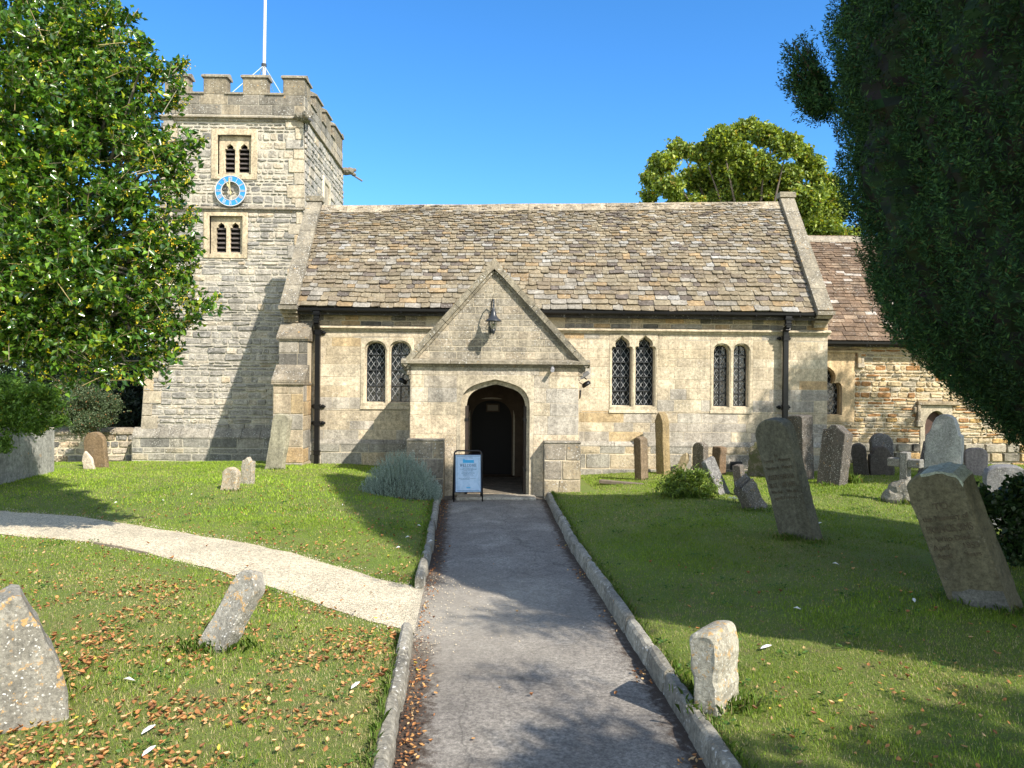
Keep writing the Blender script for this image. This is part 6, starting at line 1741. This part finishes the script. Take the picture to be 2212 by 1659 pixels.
# ---- dark trees and shrubs beyond the boundary wall
def BP(px, py, Y): p = P(px, py, Y); return (p.x, p.y, p.z)
q = BP(250, 1000, 23)
blobtree('evergreen_tree', 'dark evergreen tree in deep shade between the holly and the tower', (q[0], 23.4, -.4), [(BP(235, 880, 23.6), (2.0, 1.5, 2.3)), (BP(300, 900, 23.6), (1.1, 1.2, 1.7)), (BP(170, 800, 24), (2.2, 1.5, 2.0)), (BP(320, 950, 24), (1.0, 1, 1.2))], 5200, 12, (.10, .16), (.035, .06), [(.012, .026, .014), (.02, .036, .018)], [1, 1], M_dkleaf, clump=.1, power=.7)
q = BP(60, 1000, 24)
blobtree('evergreen_tree', 'dark evergreen tree seen low under the left side of the holly', (q[0], 24.4, -.4), [(BP(20, 850, 24), (3.2, 1.5, 2.4)), (BP(-120, 780, 24), (3.0, 1.5, 2.8)), (BP(110, 880, 24), (1.6, 1.2, 1.6))], 4200, 11, (.10, .17), (.04, .07), [(.018, .038, .014), (.03, .055, .018)], [1, 1], M_dkleaf, clump=.15, power=.7)
q = BP(190, 925, 19.6)
blobtree('cotoneaster_bush', 'arching grey green bush with tiny leaves spilling over the boundary wall', (q[0], 20.6, -.3), [(BP(185, 868, 19.8), (.78, .7, .55)), (BP(140, 880, 19.9), (.6, .6, .5)), (BP(232, 875, 19.7), (.40, .5, .36)), (BP(205, 905, 19.4), (.55, .5, .30)), (BP(175, 920, 19.3), (.35, .3, .2)), (BP(150, 835, 20), (.5, .5, .3))], 2300, 16, (.03, .05), (.02, .032), [(.07, .11, .045), (.11, .15, .07), (.05, .08, .03), (.28, .14, .05)], [5, 5, 4, .7], leaf_mat('cotoneaster leaf', .5, .2), L=(.25, .5), clump=.25, cat='bush', trunk_r=.05, power=.5, cs=2)
q = BP(40, 1000, 12.2)
blobtree('young_elder', 'bright green leafy shrub growing over the chest tomb at the left edge', (q[0]-.3, 12.9, .1), [(BP(30, 858, 12.6), (.55, .35, .32)), (BP(80, 850, 12.6), (.40, .3, .22)), (BP(70, 905, 12.4), (.36, .25, .28)), (BP(20, 905, 12.4), (.40, .3, .36)), (BP(115, 872, 12.6), (.28, .2, .12)), (BP(5, 825, 12.8), (.4, .3, .15)), (BP(130, 905, 12.5), (.10, .1, .10)), (BP(8, 960, 12.3), (.16, .12, .16))], 1250, 12, (.05, .08), (.022, .034), [(.14, .26, .04), (.20, .34, .05), (.09, .17, .03), (.45, .42, .04)], [4, 4, 3, .15], leaf_mat('shrub leaf', .5, .35), L=(.15, .3), clump=.3, cat='bush', trunk_r=0, power=.6, cs=3)
# ---- grey santolina bush beside the porch
p = G(865, 1075)
sb = empty('santolina_bush', (p.x, p.y, gz(p.x, p.y)), label='rounded silver grey bush of upright feathery shoots at the left foot of the porch', cat='bush')
t, d = [], []
for i in range(2300):
    a = rng.uniform(0, 2*math.pi); r_ = math.sqrt(rng.random()); e = Vector((math.cos(a)*r_, math.sin(a)*r_, 0))
    hh = (1-r_**2.2)*.50+.12
    t.append((p.x-.03+e.x*.70, p.y+.25+e.y*.40, gz(p.x, p.y)-.05+hh*rng.uniform(.45, 1.32))); d.append((e.x*.55, e.y*.55, 1.0))
t = np.array(t); d = unit(np.array(d)+rng.normal(size=t.shape)*.2)
A, b, a_ = shoots(t, d, rng.uniform(.10, .18, len(t)), 14, .6)
n = len(b); leaves('foliage', b, a_, rng.uniform(.012, .024, n), rng.uniform(.006, .010, n), palette(n, [(.34, .43, .38), (.44, .52, .47), (.22, .31, .25)], [4, 4, 2], .12), leaf_mat('silver leaf', .7, .15, (1, 1, .9)), sb, .2)
sticks('stems', A-d*.1, t, np.full(len(t), .003), palette(len(t), [(.26, .33, .27)], [1]), M_twig, sb)
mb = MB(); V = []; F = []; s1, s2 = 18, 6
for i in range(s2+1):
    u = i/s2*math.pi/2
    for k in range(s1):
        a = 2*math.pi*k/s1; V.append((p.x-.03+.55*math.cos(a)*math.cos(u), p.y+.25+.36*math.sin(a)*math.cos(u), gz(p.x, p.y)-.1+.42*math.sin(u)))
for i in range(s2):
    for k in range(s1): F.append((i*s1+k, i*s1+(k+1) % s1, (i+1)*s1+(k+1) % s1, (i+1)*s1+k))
mb.mesh(V, F, (.06, .08, .06)); mb.build('inner_core', bpy.data.materials['shade coloured core'], sb)  # solid dark core, shade between the shoots put into its colour
# ---- peony-like shrub and ivy
p = G(1484, 1072)
blobtree('leafy_shrub', 'small yellow green shrub of arching leafy stems among the gravestones', (p.x, p.y+.1, gz(p.x, p.y)), [((p.x, p.y+.1, .50), (.42, .3, .22)), ((p.x-.28, p.y, .38), (.26, .25, .18)), ((p.x+.32, p.y, .36), (.26, .25, .18)), ((p.x, p.y, .28), (.5, .35, .15)), ((p.x-.1, p.y, .62), (.2, .2, .12)), ((p.x+.22, p.y, .58), (.12, .15, .12))], 330, 10, (.05, .085), (.016, .028), [(.14, .22, .03), (.22, .30, .04), (.08, .13, .02)], [4, 3, 4], leaf_mat('peony leaf', .5, .3), L=(.2, .38), clump=.2, cat='shrub', trunk_r=.02, power=.6, cs=3)
p = G(2165, 1165)
def IP(px, py, Y=7.4): q = P(px, py, Y); return (q.x, q.y, q.z)
blobtree('ivy_bush', 'dark trailing ivy and bramble under the yew at the right edge', (p.x+.3, 7.6, .2), [(IP(2180, 1110), (.26, .3, .24)), (IP(2140, 1085), (.16, .2, .14)), (IP(2210, 1060), (.22, .2, .2)), (IP(2120, 1130), (.12, .2, .14)), (IP(2200, 1180), (.25, .3, .2)), (IP(2110, 1060), (.10, .1, .06)), (IP(2290, 1120), (.4, .4, .4))], 650, 9, (.05, .085), (.04, .06), [(.022, .05, .016), (.035, .075, .02), (.07, .11, .03)], [5, 4, 1], leaf_mat('ivy leaf', .4, .2), L=(.12, .25), clump=.2, cat='bush', trunk_r=.02, power=.7, cs=3)
# ------------------------------------------------------------------ grass, leaves, feathers
def in_view(X, Y, m=.06):
    u = X/Y-YAW
    return (u > -.68-m) & (u < .68+m)
def mask_ok(X, Y):
    l, r = path_x(Y)
    if l-.105 < X < r+.105: return False
    if gravel_in(X, Y, .0 if mnoise.noise(Vector((X*3, Y*3, 0))) > 0 else -.05) and X > -15: return False
    if Y > 13.1 and PL-.15 < X < PR+.3 and Y > YP-.35 : return False
    if Y > YN-.14 and XNW-.1 < X < XNE: return False
    if Y > YC-.1 and X > XNE: return False
    return True
def vz(X, Y): return np.array([lawn_z(float(a), float(b)) for a, b in zip(X, Y)])
def blades(n, y0, y1, hh, ww, seed, clover=False):
    Y = np.sqrt(rng.random(n)*(y1**2-y0**2)+y0**2); X = (rng.uniform(-.74, .74, n)+YAW)*Y
    ok = np.array([mask_ok(a, b) for a, b in zip(X, Y)]); X, Y = X[ok], Y[ok]
    Z = vz(X, Y); n = len(X)
    dry = np.array([mnoise.noise(Vector((a*.75, b*.75, 2)))+.55*mnoise.noise(Vector((a*2.6, b*2.6, 8))) for a, b in zip(X, Y)])
    near = np.clip((8.5-Y)/3.5, 0, 1)
    pd = np.clip(.16+.38*dry+.46*near*(X < 0)+.14*near*(X > 0), .05, .88)
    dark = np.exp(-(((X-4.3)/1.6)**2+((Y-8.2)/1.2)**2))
    isdry = rng.random(n) < pd
    g = palette(n, [(.165, .25, .022), (.22, .32, .028), (.275, .365, .036), (.12, .20, .022)], [4, 4, 2.2, 2], .15)
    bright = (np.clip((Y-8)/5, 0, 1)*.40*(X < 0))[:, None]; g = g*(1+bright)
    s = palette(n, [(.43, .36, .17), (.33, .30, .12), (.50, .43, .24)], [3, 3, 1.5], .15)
    lowf = np.array([mnoise.noise(Vector((a*.45, b*.9, 31))) for a, b in zip(X, Y)])
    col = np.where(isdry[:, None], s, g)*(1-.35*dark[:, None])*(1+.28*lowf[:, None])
    a = rng.uniform(0, 2*math.pi, n); lean = rng.uniform(.2, 1.25, n)*np.where(isdry, 1.3, 1)
    H = rng.uniform(*hh, n)*(1+.4*(dry < -.2)); W = rng.uniform(*ww, n)
    d = np.stack([np.cos(a), np.sin(a), np.zeros(n)], 1); s_ = np.stack([-np.sin(a), np.cos(a), np.zeros(n)], 1)
    B = np.stack([X, Y, Z-.004], 1)
    tip = B+d*(H*np.sin(lean)*.9)[:, None]+np.array([0, 0, 1])*(H*np.cos(lean*.8))[:, None]
    V = np.stack([B-s_*W[:, None]/2, B+s_*W[:, None]/2, tip], 1).reshape(-1, 3)
    F = np.arange(3*n).reshape(-1, 3)
    return V, F, col
def joined(parts):
    V = []; F = []; Cc = []; o = 0
    for v, f, c in parts: V.append(v); F.append(f+o); Cc.append(c); o += len(v)
    return np.vstack(V), np.vstack(F), np.vstack(Cc)
M_grass = leaf_mat('grass blade', .55, .30, (1.2, 1.25, .5), .3)
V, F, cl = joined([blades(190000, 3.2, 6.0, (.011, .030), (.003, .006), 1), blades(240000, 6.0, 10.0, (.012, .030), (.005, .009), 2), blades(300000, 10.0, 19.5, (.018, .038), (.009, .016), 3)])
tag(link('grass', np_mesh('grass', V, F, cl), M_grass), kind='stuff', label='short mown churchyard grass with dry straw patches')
# low broad leaved weeds and clover patches
n = 0; W_ = []
while n < 150:
    Y = rng.uniform(3.3, 12); X = (rng.uniform(-.7, .7)+YAW)*Y
    if not mask_ok(X, Y): continue
    n += 1; r_ = rng.uniform(.03, .09)*(1 if Y < 8 else 1.3)
    for k in range(int(10+160*r_)):
        a = rng.uniform(0, 6.28); q = r_*math.sqrt(rng.random()); W_.append((X+q*math.cos(a)*1.4, Y+q*math.sin(a), a, rng.uniform(.010, .022)))
W_ = np.array(W_); n = len(W_); bz = vz(W_[:, 0], W_[:, 1])+rng.uniform(.008, .03, n)
wo = leaves('lawn_weeds', np.stack([W_[:, 0], W_[:, 1], bz], 1), np.stack([np.cos(W_[:, 2]), np.sin(W_[:, 2]), np.full(n, .35)], 1), W_[:, 3]*1.6, W_[:, 3], palette(n, [(.07, .15, .03), (.10, .20, .035), (.05, .11, .025)], [1, 1, 1]), M_grass, None, .2)
tag(wo, kind='stuff', label='clover and broad leaved weeds in the lawn')
# longer tufts at the feet of stones and along kerbs
Tn = []
for (px, py, n, h) in ((450, 1405, 160, .10), (500, 1400, 110, .09), (1565, 1530, 260, .10), (1520, 1500, 90, .08), (1700, 1165, 160, .09), (1765, 1175, 100, .08), (2080, 1300, 160, .09), (2190, 1325, 120, .09), (1845, 1045, 90, .22), (1500, 1075, 160, .13), (130, 1490, 60, .07), (1940, 1085, 160, .12), (1970, 1090, 100, .13), (1780, 1050, 90, .1), (1735, 1035, 80, .1), (1630, 1105, 90, .09), (60, 1500, 40, .08), (1385, 1038, 60, .08), (597, 1015, 60, .08), (500, 1060, 60, .07)):
    q = G(px, py)
    for i in range(n): Tn.append((q.x+rng.normal()*.10, q.y+rng.normal()*.06, h*rng.uniform(.5, 1.1)))
for side in (-1, 1):
    for Y in np.arange(3.3, 13.3, .008):
        if side < 0 and 6.0 < Y < 7.45: continue
        l, r = path_x(Y); X = (l-.085-abs(rng.normal())*.03) if side < 0 else (r+.085+abs(rng.normal())*.03)
        Tn.append((X, Y, rng.uniform(.03, .075)*(1+.9*max(0, mnoise.noise(Vector((Y*1.3, side, 2)))))))
Tn = np.array(Tn); n = len(Tn)
a = rng.uniform(0, 2*math.pi, n); ln_ = rng.uniform(.1, .7, n)
B = np.stack([Tn[:, 0], Tn[:, 1], vz(Tn[:, 0], Tn[:, 1])-.01], 1); d = np.stack([np.cos(a), np.sin(a), 0*a], 1); s_ = np.stack([-np.sin(a), np.cos(a), 0*a], 1); W = .005
H = Tn[:, 2]; mid = B+d*(H*.4*np.sin(ln_))[:, None]+np.array([0, 0, 1])*(H*.6)[:, None]; tip = B+d*(H*np.sin(ln_)*1.1)[:, None]+np.array([0, 0, 1])*(H*np.cos(ln_))[:, None]
V = np.stack([B-s_*W/2, B+s_*W/2, mid+s_*W/2, tip, mid-s_*W/2], 1).reshape(-1, 3); F = np.arange(5*n).reshape(-1, 5)
tag(link('grass_tufts', np_mesh('grass_tufts', V, F, palette(n, [(.11, .19, .03), (.15, .24, .04), (.30, .27, .12)], [4, 3, 1.2])), M_grass), kind='stuff', label='longer grass tufts at the feet of the gravestones and along the kerbs')
# fallen leaves
LV = []
def addleaf(X, Y, big=1.0):
    l, r = path_x(Y); onp = l < X < r
    z = (0.012 if onp else lawn_z(X, Y)+.014)
    if gravel_in(X, Y): z = lawn_z(X, Y)+.028
    LV.append((X, Y, z, big))
def scatter(n, f, box):
    k = 0
    while k < n:
        X = rng.uniform(box[0], box[1]); Y = rng.uniform(box[2], box[3])
        if not in_view(X, Y, .05) or rng.random() > f(X, Y): continue
        l, r = path_x(Y)
        if l-.13 < X < l: continue
        addleaf(X, Y, rng.uniform(.75, 1.35)); k += 1
def dn(X, Y):
    l, r = path_x(Y)
    if X > l-.05: return 0
    if gravel_in(X, Y): return .02
    c = .42+1.5*mnoise.noise(Vector((X*1.6, Y*2.2, 4)))
    edge = math.exp(-abs(Y-ipol(GR_UP, X))/.25)*.9*(Y > ipol(GR_UP, X))*(X > -4)
    return min(1, max(.05, c)*(.9 if Y < 5.5 else .5 if Y < 6.5 else .30)+edge)
scatter(2500, dn, (-5, -.7, 3.2, 7.0))
scatter(900, lambda X, Y: 0 if gravel_in(X, Y) and rng.random() > .03 else min(1, .25+math.exp(-max(0, Y-ipol(GR_UP, X))/.5))*(.25+.75*sstep(-5, -1.5, X)), (-6, -.75, 6.5, 12.5))
scatter(330, lambda X, Y: math.exp(-((X+2.35)/.35)**2-((Y-3.75)/.35)**2), (-3.2, -1.5, 3.2, 4.5))
for i in range(300):
    Y = rng.uniform(3.3, 13) if rng.random() < .5 else rng.uniform(3.3, 5.5); l, r = path_x(Y); addleaf(l+abs(rng.normal())*.07+.02, Y, rng.uniform(.6, 1.1))
for i in range(70):
    Y = rng.choice([6.4, 8.0, 5.2, 3.9, 9.3])+rng.normal()*.15; l, r = path_x(Y); addleaf(r-abs(rng.normal())*.08-.02, Y, rng.uniform(.6, 1.1))
scatter(190, lambda X, Y: .15+.85*math.exp(-((X-2.0)/.9)**2-((Y-4.3)/.6)**2), (1.45, 4.2, 3.3, 8))
for i in range(6): addleaf(rng.uniform(-.4, .9), rng.uniform(4, 9), 1)
LV = np.array(LV); n = len(LV)
a = rng.uniform(0, 2*math.pi, n); L_ = .0165*LV[:, 3]; Wd = .0095*LV[:, 3]*rng.uniform(.6, 1.3, n)
tilt = rng.uniform(-.8, .8, n); curl = rng.uniform(.2, 1.9, n)*rng.choice([1, 1, -1], n)
V = np.zeros((n, 7, 3)); loc = np.array([(-1, 0), (-.35, .9), (.35, .8), (1, 0), (.35, -.8), (-.35, -.9), (0, 0)])
for k, (u, v) in enumerate(loc):
    x = u*L_; y = v*Wd; z = curl*(np.abs(v)**1.5*.012+abs(u)**2*.010)*LV[:, 3]+tilt*x*.6
    V[:, k, 0] = LV[:, 0]+x*np.cos(a)-y*np.sin(a); V[:, k, 1] = LV[:, 1]+x*np.sin(a)+y*np.cos(a); V[:, k, 2] = LV[:, 2]+z+.004
i = np.arange(n)*7
F = np.concatenate([np.stack([i+k, i+(k+1) % 6, i+6], 1) for k in range(6)], 1).reshape(-1, 3)
cl = palette(n, [(.42, .19, .065), (.52, .28, .10), (.33, .14, .05), (.60, .40, .20), (.58, .46, .07), (.20, .09, .04)], [5, 5, 3, 2.5, .5, 2], .18)
tag(link('fallen_leaves', np_mesh('fallen_leaves', V.reshape(-1, 3), F, np.repeat(cl, 6, 0)), leaf_mat('dry leaf', .7, .2, (1.1, .9, .6))), kind='stuff', label='crisp brown and orange fallen leaves scattered over the lawn and along the kerb')
# leaf mould crumbs along the left kerb
n = 2600; Y = rng.uniform(3.2, 13.2, n); X = np.array([path_x(y)[0] for y in Y])+np.abs(rng.normal(size=n))*.07; sel = (rng.random(n) < .4) | (Y < 6) | (Y > 7.4); X, Y = X[sel], Y[sel]; n = len(X)
Z = np.full(n, .008); s3 = rng.uniform(.004, .010, n)
V = np.stack([np.stack([X+s3*math.cos(t), Y+s3*math.sin(t), Z+rng.uniform(0, .008, n)], 1) for t in (0.3, 2.4, 4.4)], 1).reshape(-1, 3)
tag(link('leaf_crumbs', np_mesh('leaf_crumbs', V, np.arange(3*n).reshape(-1, 3), palette(n, [(.12, .05, .02), (.25, .10, .04), (.07, .04, .025)], [3, 2, 3])), leaf_mat('leaf crumb', .9, 0)), kind='stuff', label='crumbled leaf mould gathered along the left kerb of the path')
# loose gravel kicked out of the side path
n = 2600; q = rng.random(n); X = np.where(q < .16, -.72+rng.gamma(1.3, .22, n), rng.uniform(-7, -.8, n)); Y = np.zeros(n)
for i in range(n):
    if q[i] < .16: Y[i] = rng.uniform(5.6, 7.9)
    else: Y[i] = (ipol(GR_UP, X[i]) if rng.random() < .5 else ipol(GR_LO, X[i]))+rng.normal()*.09
Z = np.array([gz(x, y) for x, y in zip(X, Y)])+.012; s3 = rng.uniform(.003, .007, n)
oc = np.array([[1, 0, 0], [-1, 0, 0], [0, 1, 0], [0, -1, 0], [0, 0, .8], [0, 0, -.8]]); Vb = (np.stack([X, Y, Z], 1)[:, None, :]+oc[None]*s3[:, None, None]*rng.uniform(.7, 1.3, (n, 1, 3))).reshape(-1, 3); i = np.arange(n)*6
Fb = np.concatenate([np.stack([i+a, i+b, i+c], 1) for a, b, c in ((0, 2, 4), (2, 1, 4), (1, 3, 4), (3, 0, 4), (2, 0, 5), (1, 2, 5), (3, 1, 5), (0, 3, 5))], 1).reshape(-1, 3)
tag(link('loose_gravel', np_mesh('loose_gravel', Vb, Fb, np.repeat(palette(n, [(.66, .56, .40), (.50, .42, .30), (.72, .66, .54)], [3, 2, 1]), 8, 0)), leaf_mat('pebble', .9, 0)), kind='stuff', label='loose pale pebbles scattered beside the gravel path and over the tarmac')
# small white feathers
M_fe = plain('white feather', (.70, .70, .70), .8)
feats = [(505, 2672), (321*1.808, 0)]
for (px, py, s) in ((279, 1478, .7), (321, 1587, 1), (322, 1634, 1), (768, 1490, 1), (880, 1165, .5), (905, 1140, .5), (1655, 1406, 1.1), (1722, 1322, .6), (1771, 1135, .7), (930, 1174, .5), (740, 1095, .5), (860, 1188, .5), (1975, 1304, 1.0), (1805, 1224, .6), (352, 1085, .4), (414, 1072, .4), (250, 1090, .4)):
    q = G(px, py); mb = MB(); L = .05*s; a = random.uniform(0, 3.1)
    pts = [(-L, 0, .004), (-L*.4, L*.28, .012), (L*.5, L*.24, .016), (L, 0, .012), (L*.4, -L*.24, .014), (-L*.4, -L*.22, .010)]
    M = Matrix.Rotation(a, 4, 'Z'); top = [M @ Vector(p) for p in pts]; c0 = M @ Vector((0, 0, .024))
    V = top+[c0]+[M @ Vector((p[0]*.95, p[1]*.9, p[2]-.003)) for p in pts]
    mb.mesh(V, [(k, (k+1) % 6, 6) for k in range(6)]+[tuple(7+k for k in range(6))[::-1]]+[(k, (k+1) % 6, 7+(k+1) % 6, 7+k) for k in range(6)])
    o = mb.build('feather', M_fe); o.location = (q.x, q.y, gz(q.x, q.y)+.022)
    tag(o, 'small white feather lying on the mown grass', 'feather', 'white feathers on the grass')
# white flowers beside the jagged stone
p = G(1590, 1086); fl = empty('white_flowers', (p.x, p.y, gz(p.x, p.y)), label='little cluster of white flowers at the foot of the jagged leaning gravestone', cat='flowers')
mb = MB()
for i in range(9):
    x, y = rng.normal()*.07, rng.normal()*.05
    for k in range(5):
        a = k*1.256; c = Vector((x, y, .07)); u = Vector((math.cos(a), math.sin(a), .3))*.016; v = Vector((-math.sin(a), math.cos(a), 0))*.008
        mb.prism([c, c+u+v, c+u*1.3, c+u-v], (0, 0, .002))
mb.build('blooms', M_fe, fl, world=False)
mb = MB()
for i in range(30): x, y = rng.normal()*.08, rng.normal()*.05; mb.tube([(x, y, 0), (x+rng.normal()*.01, y, .065)], .003, 4)
mb.build('stems', plain('stem green', (.05, .10, .03), .7), fl, world=False)
# two leaves of timber / slab bits by the porch foot
q = G(1345, 1046); mb = MB(); mb.box((-.45, -.06, 0), (.45, .06, .07), bev=.01); o = mb.build('timber_edging', plain('grey timber', (.16, .13, .10), .9, nscale=20, namp=.3)); o.location = (q.x, q.y, gz(q.x, q.y)-.02); o.rotation_euler = (0, R(2), R(-24)); tag(o, 'short weathered timber lying in the grass right of the porch', 'timber')

for o in bpy.data.objects:
    if o.type == 'EMPTY': o.hide_render = False
